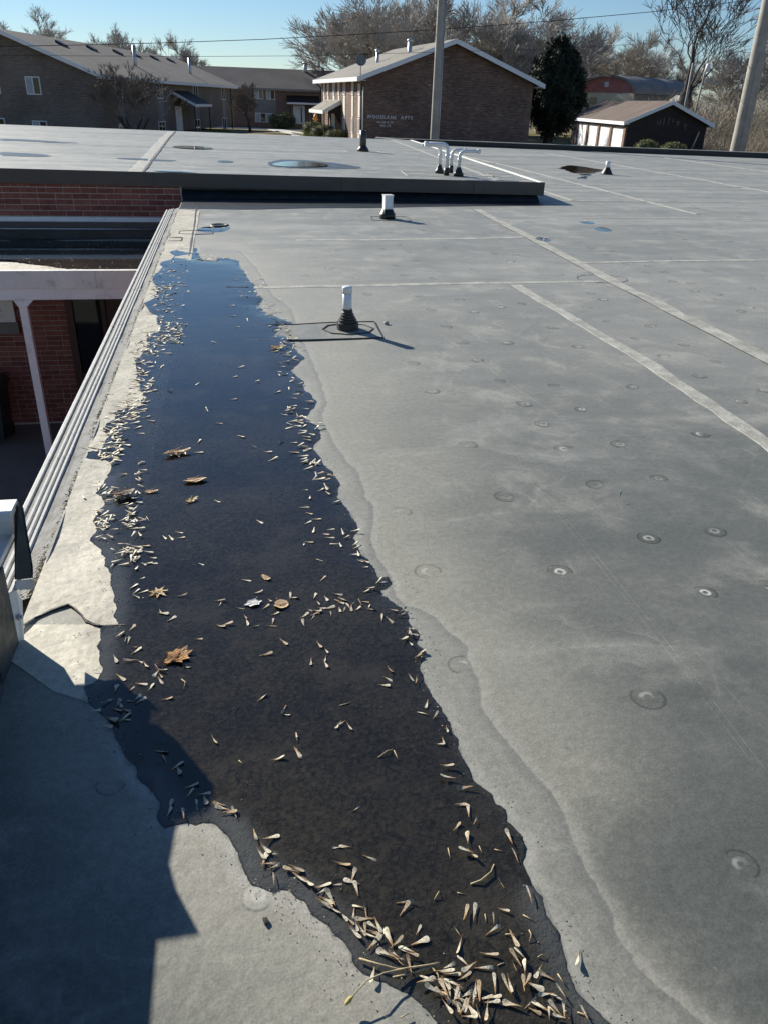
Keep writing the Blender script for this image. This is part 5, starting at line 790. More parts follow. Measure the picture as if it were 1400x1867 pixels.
# litter caught along the inner edge of the guard
V = []; Fc = []
rr = random.Random(8)
for k in range(2600):
    y = YA + (YZ - YA) * rr.random() ** 1.6; x = -0.716 - abs(rr.gauss(0, 0.008)) + 0.003 * math.sin(9 * y)
    if rr.random() < 0.12: x = rr.uniform(-0.86, -0.72)
    if math.sin(y * 3.3) + math.sin(y * 7.7 + 2) + rr.gauss(0, .8) < -0.2: continue
    a = rr.uniform(0, 3.14); l = rr.uniform(.003, .011); w = l * rr.uniform(.2, .5); z = 0.004 - (-.716 - x) * .25 + rr.uniform(0, .005)
    c_, s_ = math.cos(a), math.sin(a); b0 = len(V)
    V += [(x - c_ * l, y - s_ * l, z), (x + s_ * w, y - c_ * w, z + .003), (x + c_ * l, y + s_ * l, z + rr.uniform(-.003, .004)), (x - s_ * w, y + c_ * w, z + .002)]; Fc.append((b0, b0 + 1, b0 + 2, b0 + 3))
def m_litter():
    t = NT('gutter_litter'); p = t.pos(); n = t.noise(p, 130, 2)
    return t.out(t.ramp(n, [(0.38, (0.03, 0.025, 0.018)), (0.5, (0.12, 0.095, 0.06)), (0.62, (0.45, 0.4, 0.28))]), 0.85)
M['litter'] = m_litter()
tag(link('gutter_litter', np_mesh('gutter_litter', V, Fc), M['litter']), 'crumbled leaf litter caught along the gutter guard', 'litter', kind='stuff')

# ------------------------------------------------------------------ parapet whose end meets the gutter
par = empty('parapet_wall', (-0.95, 1.2, 0)); p0 = Vector((0.95, -1.2, 0)); tag(par, 'black membrane clad parapet with metal cap where the gutter ends', 'parapet')
def pb(mb, name, mat):
    o = mb.build(name, mat, par); o.location = p0; return o
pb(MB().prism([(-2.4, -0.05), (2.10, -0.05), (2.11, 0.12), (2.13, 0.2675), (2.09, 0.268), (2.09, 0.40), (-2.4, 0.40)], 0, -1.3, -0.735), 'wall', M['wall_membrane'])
pb(MB().prism([(1.9, -0.02), (2.105, -0.02), (2.12, 0.266), (1.95, 0.266)], 0, -0.7345, -0.703), 'light_gap_block', M['wall_membrane'])  # added block, closes a gap where sunlight leaked through to the roof
pb(MB().prism([(-2.42, 0.401), (1.80, 0.401), (1.80, 0.425), (-2.42, 0.425)], 0, -1.32, -0.72), 'coping', M['galv'])
pb(MB().prism([(1.801, 0.401), (2.1, 0.401), (2.11, 0.45), (1.98, 0.44), (1.94, 0.455), (1.905, 0.50), (1.89, 0.485)], 0, -1.3, -0.722), 'coping_lap', M['galv'])
pb(MB().prism([(2.101, 0.401), (2.38, 0.42), (2.395, 0.47), (2.365, 0.556), (2.275, 0.545), (2.11, 0.455)], 0, -1.3, -0.75), 'end_cap_riser', M['galv'])
# stepped metal box closing the wall end
pb(MB().box(-1.3, -0.700, 2.272, 2.364, 0.352, 0.364), 'box_lid', M['white_metal'])
pb(MB().box(-1.3, -0.698, 2.264, 2.271, 0.338, 0.366), 'lid_lip', M['white_metal'])
pb(MB().box(-1.3, -0.706, 2.285, 2.35, 0.282, 0.3515), 'box_face', M['cream_metal'])
pb(MB().box(-1.3, -0.712, 2.10, 2.30, 0.268, 0.2815), 'box_shelf', M['white_metal'])
def slab(pts, t_, name, mat):
    n_ = len(pts); mb_ = MB(); mb_.add([tuple(q) for q in pts] + [(x_ - t_, y_, z_) for x_, y_, z_ in pts], [tuple(range(n_)), tuple(range(2 * n_ - 1, n_ - 1, -1))] + [(i_, n_ + i_, n_ + (i_ + 1) % n_, (i_ + 1) % n_) for i_ in range(n_)]); return pb(mb_, name, mat)
slab([(-0.685, 2.345, 0.37), (-0.680, 2.342, 0.341), (-0.650, 2.213, 0.203), (-0.650, 2.191, 0.178), (-0.680, 2.132, 0.212), (-0.698, 2.311, 0.337)], 0.004, 'end_plate', M['dark_trim'])
slab([(-0.649, 2.189, 0.176), (-0.650, 2.173, 0.147), (-0.682, 2.112, 0.19), (-0.680, 2.130, 0.209)], 0.003, 'bracket_flange', M['galv'])
slab([(-0.712, 2.10, 0.179), (-0.690, 2.14, 0.17), (-0.684, 2.16, 0.12), (-0.690, 2.12, 0.005), (-0.702, 2.11, -0.01)], 0.006, 'galvanised_strap', M['cream_metal'])
mb = MB(); mb.tube([(-0.694, 2.122, 0.085), (-0.688, 2.122, 0.085)], 0.010, 6); mb.tube([(-0.688, 2.122, 0.085), (-0.680, 2.122, 0.085)], 0.006, 6); pb(mb, 'bolt', M['galv'])
# membrane turned up the wall, with soft folds
ny_, nk = 60, 12; V = []
for j in range(ny_):
    y = -2.3 + (2.06 + 2.3) * j / (ny_ - 1)
    wob = 0.012 * math.sin(y * 5.3) + 0.007 * math.sin(y * 11.9 + 1)
    reach = 0.075 + 0.02 * math.sin(y * 2.7) - 0.055 * max(0, (y - 1.6) / 0.5)
    for k in range(nk):
        u = k / (nk - 1); ang_ = u * math.pi / 2
        V.append((-0.722 + reach * (1 - math.sin(ang_)) * 1.0 + wob * (1 - u) * 0.8 * u * 2, y, 0.005 + 0.30 * (u ** 1.7) + 0.003 * math.sin(9 * y + 5 * u)))
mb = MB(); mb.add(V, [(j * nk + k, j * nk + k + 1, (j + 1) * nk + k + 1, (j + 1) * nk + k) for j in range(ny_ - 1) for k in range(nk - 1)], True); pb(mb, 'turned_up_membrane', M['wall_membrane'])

# ------------------------------------------------------------------ roof vents
def boot(mb, z0, r, hgt):
    prof = [(r * 2.4, 0), (r * 2.35, hgt * .34), (r * 1.95, hgt * .36), (r * 1.95, hgt * .48), (r * 1.68, hgt * .50), (r * 1.68, hgt * .60), (r * 1.42, hgt * .62), (r * 1.42, hgt * .74), (r * 1.2, hgt * .76), (r * 1.18, hgt * .86), (r * 1.07, hgt * .88), (r * 1.07, hgt)]
    mb.lathe(prof, (0, 0, z0), 22, False)
va = empty('vent_pipe', (PIPE_A[0], PIPE_A[1], 0)); va.rotation_euler = (0, R_(-1.0), 0)
tag(va, 'capped white pipe vent in a stepped black boot beside the long puddle', 'vent pipe', 'vents on the roof')
mb = MB(); boot(mb, 0.004, 0.0345, 0.145); mb.build('boot', M['rubber'], va)
MB().lathe([(0.033, 0.13), (0.033, 0.262)], (0, 0, 0), 22).build('pipe', M['pvc'], va)
MB().lathe([(0.0365, 0.262), (0.0365, 0.302), (0.034, 0.308), (0.02, 0.313), (0.0001, 0.314)], (0, 0, 0), 22).build('cap', M['pvc'], va)
MB().lathe([(0.036, 0.128), (0.0375, 0.131), (0.0375, 0.139), (0.036, 0.142)], (0, 0, 0), 22).build('clamp', M['sealant'], va)
vb = empty('vent_pipe', (PIPE_B[0], PIPE_B[1], 0), R_(8)); tag(vb, 'square white vent in a black base just before the raised step', 'vent pipe', 'vents on the roof')
mb = MB(); mb.lathe([(0.115, 0.004), (0.112, 0.07), (0.098, 0.075), (0.092, 0.10), (0.084, 0.105), (0.08, 0.13)], (0, 0, 0), 18); mb.build('boot', M['rubber'], vb)
mb = MB(); mb.prism([(-.062, -.055), (.05, -.062), (.062, -.05), (.062, .05), (.05, .062), (-.05, .062), (-.062, .05)], 2, 0.11, 0.305); mb.build('pipe', M['pvc'], vb)
MB().box(-.066, .066, -.066, .066, .3055, .318).build('cap', M['pvc'], vb)
vc = empty('vent_pipe', (PIPE_C[0], PIPE_C[1], 0)); tag(vc, 'small white pipe in a black cone boot near the dark pool by the far curb', 'vent pipe', 'vents on the roof')
MB().lathe([(0.16, 0.004), (0.14, 0.03), (0.1, 0.1), (0.07, 0.15), (0.065, 0.17)], (0, 0, 0), 18).build('boot', M['rubber'], vc)
MB().lathe([(0.06, 0.15), (0.06, 0.315), (0.045, 0.315), (0.045, 0.25), (0.0001, 0.25)], (0, 0, 0), 18).build('pipe', M['pvc'], vc)
zb = bz(PIPE_BLACK[0]); vd = empty('vent_pipe', (PIPE_BLACK[0], PIPE_BLACK[1], zb)); tag(vd, 'tall black pipe vent near the back of the raised roof', 'vent pipe', 'vents on the roof')
MB().lathe([(0.16, 0.0), (0.15, 0.05), (0.11, 0.1), (0.1, 0.12)], (0, 0, 0), 18).build('boot', M['rubber'], vd)
MB().lathe([(0.088, 0.1), (0.088, 0.5), (0.07, 0.5), (0.07, 0.42), (0.0001, 0.42)], (0, 0, 0), 18).build('pipe', M['brown_fascia'], vd)
def goose(x, y, hgt, dx, dy, label, boot_r, r=0.032, tail=0.36, collar=False):
    z = bz(x); e = empty('vent_pipe', (x, y, z)); tag(e, label, 'vent pipe', 'bent white pipes on the raised roof')
    pr = [(boot_r, 0.002), (boot_r * .96, 0.05), (boot_r * .72, 0.07), (boot_r * .6, 0.11), (r * 1.25, 0.13), (r * 1.25, 0.15)] if boot_r > .06 else [(r * 1.35, 0.002), (r * 1.3, 0.13)]
    MB().lathe(pr, (0, 0, 0), 16).build('boot', M['rubber'], e)
    d = Vector((dx, dy, 0)).normalized(); pts = [Vector((0, 0, 0.12)), Vector((0, 0, hgt - .12))]
    for k in range(1, 7):
        a = k / 6 * math.pi / 2; pts.append(d * (0.1 * (1 - math.cos(a))) + Vector((0, 0, hgt - .12 + 0.1 * math.sin(a))))
    pts.append(pts[-1] + d * tail)
    MB().tube(pts, r, 14).build('pipe', M['pvc'], e)
    MB().tube([pts[-1] - d * .05, pts[-1] + d * .02], r * 1.18, 14).build('coupling', M['pvc'], e)
    MB().tube([Vector((0, 0, hgt * .55)), Vector((0, 0, hgt * .55 + .06))], r * 1.15, 14).build('collar', M['pvc'], e)
goose(PVC1[0], PVC1[1], 0.5, -1, .25, 'white bent pipe behind the tallest one with its arm to the left', 0.085, tail=0.22)
goose(PVC2[0], PVC2[1], 0.54, -1, .02, 'tallest white bent pipe of the four with the long arm', 0.045, tail=0.32, r=0.038)
goose(PVC3[0], PVC3[1], 0.42, 1, .25, 'white bent pipe half hidden behind its neighbours', 0.045, tail=0.2)
goose(PVC4[0], PVC4[1], 0.44, 1, -.02, 'white bent pipe in front with the widest black boot', 0.095, tail=0.26)

# ------------------------------------------------------------------ winged seeds, leaves, twigs
def m_seed():
    t = NT('winged_seed'); o = t.obj(); p = t.pos(); x = t.sep(o)[0]; r = t.rand()
    along = t.mapr(x, -0.5, 0.25, 0, 1, False)
    c = t.ramp(along, [(0.0, (0.22, 0.10, 0.04)), (0.35, (0.36, 0.22, 0.11)), (0.62, (0.60, 0.53, 0.38)), (1.0, (0.74, 0.69, 0.54))])
    veins = t.noise(t.scale(o, (3, 60, 1)), 1.0, 3)
    c = t.mix(t.mapr(veins, 0.5, 0.75, 0, 0.6), c, (0.36, 0.26, 0.15))
    c = t.mix(t.mapr(r, 0.45, 1.0, 0, 0.85, False), c, (0.40, 0.26, 0.13))
    c = t.mix(t.mapr(t.noise(o, 5.0, 3), 0.52, 0.7, 0, 0.55), c, (0.24, 0.14, 0.07))
    return t.out(c, 0.55, None, t.bump(veins, 0.4, 0.05), 0.4)
M['seed'] = m_seed()
def seed_mesh(bend, twist, wid):
    X = [-.5, -.38, -.24, -.08, .1, .26, .38, .46, .5]; Wd = [.010, .034, .046, .056, .085, .118, .122, .095, .03]
    V = []; n = len(X)
    for side in (1, -1):
        for i, (x, w) in enumerate(zip(X, Wd)):
            w *= wid; z = bend * (x * x) * .5 + .03; tw = twist * x
            nut = .022 * max(0, 1 - abs(x + .28) / .24)
            for k in (-1, 0, 1):
                zz = z + k * w * tw + (nut if k == 0 else 0) * side + side * .006
                V.append((x, k * w + .03 * math.sin(x * 3), zz))
    fs = []
    for i in range(n - 1):
        for k in range(2):
            a = i * 3 + k; fs.append((a, a + 3, a + 4, a + 1)); b = n * 3 + a; fs.append((b, b + 1, b + 4, b + 3))
    for i in range(n - 1):
        a = i * 3; b = n * 3 + a; fs.append((a, b, b + 3, a + 3)); a += 2; b += 2; fs.append((a, a + 3, b + 3, b))
    mb = MB(); mb.add(V, fs, False); me = mb.mesh('winged_seed'); me.materials.append(M['seed']); return me
SM = [seed_mesh(.12, .3, 1.0), seed_mesh(.3, -.5, .85), seed_mesh(-.1, .8, 1.15), seed_mesh(.6, .2, .8), seed_mesh(.05, -1.6, 1.0), seed_mesh(-.35, 1.2, .7), seed_mesh(.8, -.9, .95), seed_mesh(.2, 2.2, .6)]
LBL = {'tip': 'cream winged seed in the drift at the near tip of the long puddle', 'shore': 'cream winged seed in the line along the near bank of the puddle',
       'shade': 'winged seed on the puddle inside the dark parapet shadow', 'right': 'cream winged seed along the open bank of the long puddle',
       'raft': 'cream winged seed in the raft stretching from the two pale leaves', 'open': 'cream winged seed afloat alone on the open dark water',
       'ledge': 'cream winged seed on the wet rim below the gutter ledge', 'drift': 'cream winged seed in the heaps beside the gutter ledge',
       'dry': 'single winged seed on dry roof just beyond the puddle tip', 'dry2': 'lone winged seed casting a thin shadow far out on the dry roof', 'dry3': 'small winged seed scrap beside a faint ring on the dry roof'}
allseeds = [(z, x, y, a) for z, L_ in SEEDS.items() for x, y, a in L_]
allseeds.sort(key=lambda s: (0 if s[0].startswith('dry') else 1, s[2]))
rs = random.Random(21); rest = []
MARKS = [(LEAVES['maple'], 'the orange brown maple leaf'), (LEAVES['white'], 'the bleached white leaf'), (LEAVES['round_tan'], 'the round tan leaf'), (LEAVES['small'], 'the small folded leaf'), (LEAVES['pale_star'], 'the ragged pale gold leaf'),
         (TWIGS[0][1], 'the longest curved pale twig'), (TWIGS[1][1], 'the hook shaped pale twig'), (TWIGS[2][1], 'the thin forked twig'), (TWIG_STEM[1], 'the furry yellow bud'), (TWIG_STEM[5], 'the fork of the budded twig'), (LEAVES['oak'], 'the small golden oak leaf')]
near_of = {}
for (mx_, my_), nm_ in MARKS:
    best = min((q for q in range(len(allseeds)) if q not in near_of), key=lambda q: (allseeds[q][1] - mx_) ** 2 + (allseeds[q][2] - my_) ** 2); near_of[best] = 'cream winged seed nearest to ' + nm_
inz = {}
for q, s_ in enumerate(allseeds): inz.setdefault(s_[0], []).append(q)
for z_, ext in (('tip', 'drift at the near tip of the puddle'), ('shore', 'line along the near bank'), ('right', 'row along the open bank'), ('raft', 'raft beside the pale leaves'), ('open', 'few scattered over open water'), ('shade', 'shadowed part of the puddle')):
    L_ = [q for q in inz[z_] if q < 300 and q not in near_of]
    for fn_, wd_ in ((lambda q: allseeds[q][1], 'leftmost'), (lambda q: -allseeds[q][1], 'rightmost'), (lambda q: allseeds[q][2], 'nearest'), (lambda q: -allseeds[q][2], 'farthest')):
        c_ = [q for q in L_ if q not in near_of]; b_ = min(L_, key=fn_)
        if b_ in near_of: continue
        near_of[b_] = wd_ + ' winged seed of the ' + ext
for i, (z, x, y, a) in enumerate(allseeds):
    dry = z.startswith('dry'); ln = rs.choice([rs.uniform(.033, .044), rs.uniform(.033, .044), rs.uniform(.022, .036)])
    if z == 'dry3': ln = .02
    zz = (rz(x, y) + .001) if dry else WZ + .0005 + (rs.uniform(0, .008) if z in ('drift', 'tip') else 0)
    if x < -0.40 and not dry: zz += .002
    tilt = (rs.gauss(0, .16), rs.gauss(0, .08))
    if z == 'dry2': tilt = (0.3, -0.6); zz += .014
    if i < 300:
        o = link('winged_seed', SM[rs.randrange(8)], None, None, (x, y, zz + abs(tilt[1]) * ln * .4), (tilt[0], tilt[1], a), (ln, ln * rs.uniform(.75, 1.2), ln))
        tag(o, near_of.get(i, LBL[z]), 'seed', None if dry else 'winged seeds: ' + z)
    else: rest.append((x, y, zz, a, ln, tilt))
# farther seeds are joined, too many and too small to pick apart
def seed_arrays(lst, simple):
    Vs = []; Fs = []; b = 0
    base = SM[0]; bv = np.array([v.co for v in base.vertices]); bf = np.array([list(p.vertices) for p in base.polygons])
    if simple:
        bv = np.array([(-.5, 0, .02), (-.2, -.06, .05), (.3, -.12, .06), (.5, 0, .02), (.3, .12, .09), (-.2, .06, .1)]); bf = np.array([(0, 1, 5, 5), (1, 2, 4, 5), (2, 3, 4, 4)]); 
    for x, y, z, a, ln, tl in lst:
        Rm = np.array(Matrix.Rotation(a, 3, 'Z') @ Matrix.Rotation(tl[1], 3, 'Y') @ Matrix.Rotation(tl[0], 3, 'X'))
        Vs.append((bv * ln) @ Rm.T + np.array([x, y, z])); Fs.append(bf + b); b += len(bv)
    return np.vstack(Vs), np.vstack(Fs)
def m_seed2():
    t = NT('winged_seed_litter'); p = t.pos(); n = t.noise(p, 30, 3)
    return t.out(t.ramp(n, [(0.35, (0.42, 0.30, 0.16)), (0.5, (0.62, 0.55, 0.40)), (0.65, (0.74, 0.70, 0.57))]), 0.6)
M['seed2'] = m_seed2()
Vq, Fq = seed_arrays(rest, False)
mb = MB(); mb.add(Vq.tolist(), Fq.tolist(), True)
rl = [(x, y, WZ + .002, rs.uniform(0, 6.28) if rs.random() < .3 else rs.gauss(0, .5), rs.uniform(.04, .058), (rs.gauss(0, .25), rs.gauss(0, .2))) for x, y in FAR_SEEDS]
Vq, Fq = seed_arrays(rl, False); mb.add(Vq.tolist(), Fq.tolist(), True)
tag(mb.build('seed_litter', M['seed2']), 'mass of small pale seeds along the far banks of the puddle', 'seed litter', kind='stuff')
# fine crumbs in the wet margins
V = []; Fc = []
for k in range(1500):
    if k < 700: y = rs.uniform(1.6, 8.5); x = -0.40 - abs(rs.gauss(0, .07)) + rs.gauss(0, .03)
    else:
        i = rs.randrange(len(PUDDLE)); px_, py_ = PUDDLE[i]; x = px_ + rs.gauss(0, .035); y = py_ + rs.gauss(0, .045)
    if y < .6 or x < -.69: continue
    l = rs.uniform(.0012, .0034) * (1 + .15 * y); a = rs.uniform(0, 3.1); z = WZ + .0005; b0 = len(V); c_, s_ = math.cos(a) * l, math.sin(a) * l
    V += [(x - c_, y - s_, z), (x + s_ * .5, y - c_ * .5, z + l * .5), (x + c_, y + s_, z), (x - s_ * .5, y + c_ * .5, z + l * .6)]; Fc.append((b0, b0 + 1, b0 + 2, b0 + 3))
tag(link('crumb_litter', np_mesh('crumb_litter', V, Fc), M['litter']), 'fine crumbs of leaf litter in the wet margins of the puddle', 'litter', kind='stuff')

def leaf_obj(name, outline, loc, size, rotz, cmat, label, curl=.25, stem=None, seed=1):
    r = random.Random(seed); n = len(outline); rings = 4; V = [(0, 0, 0)]
    for q in range(1, rings + 1):
        f = q / rings
        for (x, y) in outline:
            zz = curl * (x * x * .9 + y * y * .5) * f * f + .035 * math.sin(7 * x * f + seed) * f + .03 * math.sin(9 * y * f + 2 * seed)
            V.append((x * f, y * f, zz))
    fs = [(0, 1 + i, 1 + (i + 1) % n) for i in range(n)]
    for q in range(rings - 1):
        a = 1 + q * n; b = a + n
        fs += [(a + i, b + i, b + (i + 1) % n, a + (i + 1) % n) for i in range(n)]
    m_ = len(V); V2 = V + [(x, y, z - .02) for x, y, z in V]; fs2 = fs + [tuple(m_ + i for i in reversed(f)) for f in fs]
    a = 1 + (rings - 1) * n; fs2 += [(a + i, a + (i + 1) % n, m_ + a + (i + 1) % n, m_ + a + i) for i in range(n)]
    zmin = min(v[2] for v in V2); mb = MB(); mb.add([(x, y, z - zmin) for x, y, z in V2], fs2, True)
    e = empty(name, loc, rotz); e.scale = (size, size, size); tag(e, label, 'leaf')
    mb.build('blade', cmat, e)
    for k in range(3): 
        aa = (k - 1) * .7
        MB().tube([(-.35, 0, .10 - zmin), (.15 * math.cos(aa), .25 * math.sin(aa), .07 - zmin), (.5 * math.cos(aa), .55 * math.sin(aa), .06 - zmin + curl * .2)], [.018, .012, .004], 5).build('vein', cmat, e)
    if stem: MB().tube([Vector(q) for q in stem], [.02] * len(stem), 5).build('stalk', M['stalk'], e)
def m_leaf(name, c1, c2):
    t = NT(name); o = t.obj(); n = t.noise(o, 3.0, 5, 0.65); v = t.noise(t.scale(o, (2, 14, 1)), 1.5, 3)
    c = t.mix(t.mapr(n, 0.35, 0.65), c1, c2); c = t.mix(t.mapr(v, 0.5, 0.7, 0, 0.5), c, tuple(q * .5 for q in c1))
    return t.out(c, 0.6, None, t.bump(v, 0.4, 0.1), 0.35)
M['leaf_brown'] = m_leaf('brown_leaf', (0.30, 0.13, 0.035), (0.42, 0.22, 0.07)); M['leaf_tan'] = m_leaf('tan_leaf', (0.5, 0.33, 0.18), (0.62, 0.45, 0.28))
M['leaf_white'] = m_leaf('bleached_leaf', (0.62, 0.62, 0.6), (0.78, 0.78, 0.76)); M['leaf_dark'] = m_leaf('dark_leaf', (0.10, 0.06, 0.04), (0.2, 0.13, 0.09))
M['leaf_gold'] = m_leaf('gold_leaf', (0.5, 0.32, 0.12), (0.7, 0.58, 0.36))
M['stalk'] = plain('reddish_stalk', (0.2, 0.06, 0.05), 0.6, 0.2, 20, 0.1); M['twig'] = plain('dry_twig', (0.42, 0.33, 0.19), 0.7, 0.3, 40, 0.3)
def star(n, ri, ro, seed, asp=1.0):
    r = random.Random(seed); return [((ri if k % 2 else ro * r.uniform(.8, 1.1)) * math.cos(2 * math.pi * k / (2 * n)), asp * (ri * r.uniform(.85, 1.1) if k % 2 else ro * r.uniform(.8, 1.1)) * math.sin(2 * math.pi * k / (2 * n))) for k in range(2 * n)]
def oval(a, b, n=16, seed=1, bite=.08):
    r = random.Random(seed); return [(a * math.cos(2 * math.pi * k / n) * r.uniform(1 - bite, 1 + bite), b * math.sin(2 * math.pi * k / n) * r.uniform(1 - bite, 1 + bite)) for k in range(n)]
maple = [(-.5, 0), (-.42, -.12), (-.2, -.2), (-.05, -.5), (.05, -.28), (.3, -.42), (.32, -.2), (.62, -.12), (.45, .02), (.66, .2), (.38, .22), (.3, .48), (.08, .3), (-.1, .45), (-.2, .2), (-.42, .12)]
oakl = [(-.55, 0), (-.3, -.08), (-.25, -.25), (-.08, -.1), (.02, -.32), (.15, -.1), (.3, -.28), (.34, -.08), (.55, -.06), (.58, .05), (.36, .09), (.3, .28), (.15, .1), (.0, .3), (-.1, .1), (-.27, .22), (-.32, .07)]
zl = WZ + .001
LV = {k: (v[0], v[1], zl) for k, v in LEAVES.items()}
leaf_obj('fallen_leaf', maple, LV['maple'], .085, R_(35), M['leaf_brown'], 'curled orange brown maple leaf with a red stalk', .13, [(-.5, 0, .1), (-.75, .12, .05), (-.8, -.2, .04), (-.7, -.5, .02)], 3)
leaf_obj('fallen_leaf', oakl, LV['tan_far'], .125, R_(20), M['leaf_tan'], 'tan lobed leaf farthest up the open water of the puddle', .13, None, 4)
leaf_obj('fallen_leaf', oval(.5, .24, 16, 2, .12), LV['tan_mid'], .095, R_(12), M['leaf_tan'], 'tan oval leaf floating behind the small oak leaf', .13, None, 5)
leaf_obj('fallen_leaf', oakl, LV['oak'], .06, R_(40), M['leaf_gold'], 'small golden oak leaf afloat in mid puddle', .5, None, 6)
leaf_obj('fallen_leaf', star(7, .2, .55, 3), LV['pale_star'], .07, R_(10), M['leaf_gold'], 'ragged pale gold leaf heap beside the ledge corner', .13, None, 7)
leaf_obj('fallen_leaf', star(6, .36, .52, 5, .8), LV['white'], .062, R_(15), M['leaf_white'], 'bleached white leaf at the end of the seed raft', .25, None, 8)
leaf_obj('fallen_leaf', oval(.42, .46, 16, 6, .07), LV['round_tan'], .058, R_(-15), M['leaf_tan'], 'round tan leaf next to the bleached white leaf', .3, [(-.3, .4, .05), (-.4, .6, .05)], 9)
leaf_obj('fallen_leaf', oval(.5, .24, 14, 7, .08), LV['small'], .045, R_(-50), M['leaf_tan'], 'small folded leaf just behind the white leaf', .13, None, 10)
leaf_obj('fallen_leaf', oval(.5, .3, 14, 8, .2), (LV['dark'][0], LV['dark'][1], zl + .012), .11, R_(25), M['leaf_dark'], 'dark brown leaf lying on the heaped seeds', .13, None, 11)
leaf_obj('fallen_leaf', oval(.5, .14, 14, 9, .08), LV['slim'], .06, R_(5), M['leaf_tan'], 'slim tan leaf beside the heaped seeds', .4, [(-.5, 0, .05), (-.9, -.05, .04)], 12)
leaf_obj('fallen_leaf', star(6, .25, .5, 9, .5), LV['orange'], .13, R_(0), M['leaf_gold'], 'orange tan leaf scrap near the vent patch', .7, None, 13)
for i, L_ in enumerate(TWIGS):
    r0 = .0011 if i not in (0, 3) else .0018; n = len(L_)
    o = MB().tube([(x, y, WZ + .0015 + (.006 * math.sin(math.pi * k / max(1, n - 1)) if n > 2 else 0)) for k, (x, y) in enumerate(L_)], [r0 * (1.2 - .6 * k / n) for k in range(n)], 6).build('twig', M['twig'])
    lab = {0: 'longest curved pale twig beside the far bank of the near puddle', 1: 'hook shaped pale twig below the orange brown leaf', 2: 'thin forked twig in the middle of the dark water', 3: 'thin side twig beside the budded stem'}.get(i, 'tiny curved seed stalk lying in the near puddle')
    tag(o, lab, 'twig', None if i < 4 else 'tiny stalks in the near puddle')
tw = empty('budded_twig', (TWIG_STEM[3][0], TWIG_STEM[3][1], WZ)); tag(tw, 'branched twig with a furry yellow bud on the dry tip of the bank', 'twig')
o0 = Vector((-TWIG_STEM[3][0], -TWIG_STEM[3][1], -WZ))
st = [(x, y, WZ + .004 + [.012, .02, .014, .008, .005, .004][k]) for k, (x, y) in enumerate(TWIG_STEM)]
o = MB().tube(st, [.0012, .0013, .0015, .0017, .0019, .002], 7).build('stem', M['twig'], tw); o.location = o0
o = MB().tube([(x, y, WZ + .006) for x, y in TWIG_FORK], [.0014, .0016, .0018, .0019, .0015, .001], 7).build('branch', M['twig'], tw); o.location = o0
b0, b1 = Vector(st[0]), Vector(st[1]); dd = (b0 - b1).normalized()
M['bud'] = plain('furry_yellow_bud', (0.55, 0.45, 0.16), 0.8, 0.3, 200, 0.5)
o = MB().tube([b0 - dd * .006, b0, b0 + dd * .006, b0 + dd * .012, b0 + dd * .016], [.0015, .0042, .005, .0035, .0005], 10).build('bud', M['bud'], tw); o.location = o0
# pebble and clod
def lump(name, loc, s, mat, label, seed):
    r = random.Random(seed); bm = bmesh.new(); bmesh.ops.create_icosphere(bm, subdivisions=3, radius=1)
    for v in bm.verts:
        q = v.co; k = 1 + .18 * math.sin(3 * q.x + seed) + .14 * math.sin(5 * q.y + 2 * seed) + .1 * math.sin(7 * q.z) + r.uniform(-.06, .06); v.co = Vector((q.x * k * 1.2, q.y * k, q.z * k * .75))
    me = bpy.data.meshes.new(name); bm.to_mesh(me); bm.free()
    tag(link(name, me, mat, None, (loc[0], loc[1], rz(*loc) + s * .6), (0, 0, seed), (s, s, s)), label, 'stone')
M['stone'] = plain('pale_pebble', (0.42, 0.4, 0.35), 0.8, 0.25, 60, 0.3); M['clod'] = plain('dark_clod', (0.06, 0.058, 0.052), 0.9, 0.4, 200, 0.8)
lump('pebble', PEBBLE, .017, M['stone'], 'pale pebble on the roof beside the capped vent', 2)
lump('clod', CLOD, .006, M['clod'], 'dark crumb of dirt on the near dry roof', 5)

# ------------------------------------------------------------------ buildings beyond the roof
def m_bricks(name, c1, c2, c3, mort, sc=1.0):
    t = NT(name); x = t.sep(t.obj()); v = t.comb(t.math('ADD', x[0], x[1]), x[2], 0.0)
    q = t.node('ShaderNodeTexBrick'); t.put(q.inputs['Vector'], v); q.inputs['Scale'].default_value = 1.0
    q.inputs['Brick Width'].default_value = 0.26 * sc; q.inputs['Row Height'].default_value = 0.0875 * sc; q.inputs['Mortar Size'].default_value = 0.008
    t.put(q.inputs['Color1'], c1); t.put(q.inputs['Color2'], c2); t.put(q.inputs['Mortar'], mort); q.inputs['Bias'].default_value = 0.0
    st = t.noise(t.scale(v, (2.2 / sc, 11.0 / sc, 1)), 1.0, 3, 0.7)
    c = t.mix(t.mapr(st, 0.53, 0.68, 0, 0.75), q.outputs['Color'], c3)
    c = t.mix(1.0, c, t.mapr(t.noise(v, 0.5, 3), 0.3, 0.7, 0.85, 1.12), 'MULTIPLY')
    return t.out(c, 0.88, None, t.bump(t.math('SUBTRACT', 1.0, q.outputs['Fac']), 0.6, 0.01), 0.2)
M['bk_wood'] = m_bricks('variegated_tan_brick', (0.12, 0.066, 0.052), (0.215, 0.13, 0.10), (0.34, 0.255, 0.20), (0.24, 0.20, 0.17))
M['bk_left'] = m_bricks('grey_brown_brick', (0.15, 0.12, 0.10), (0.21, 0.165, 0.14), (0.29, 0.245, 0.21), (0.26, 0.235, 0.21))
M['bk_mid'] = m_bricks('brown_brick', (0.16, 0.10, 0.085), (0.23, 0.14, 0.11), (0.3, 0.2, 0.16), (0.28, 0.24, 0.21))
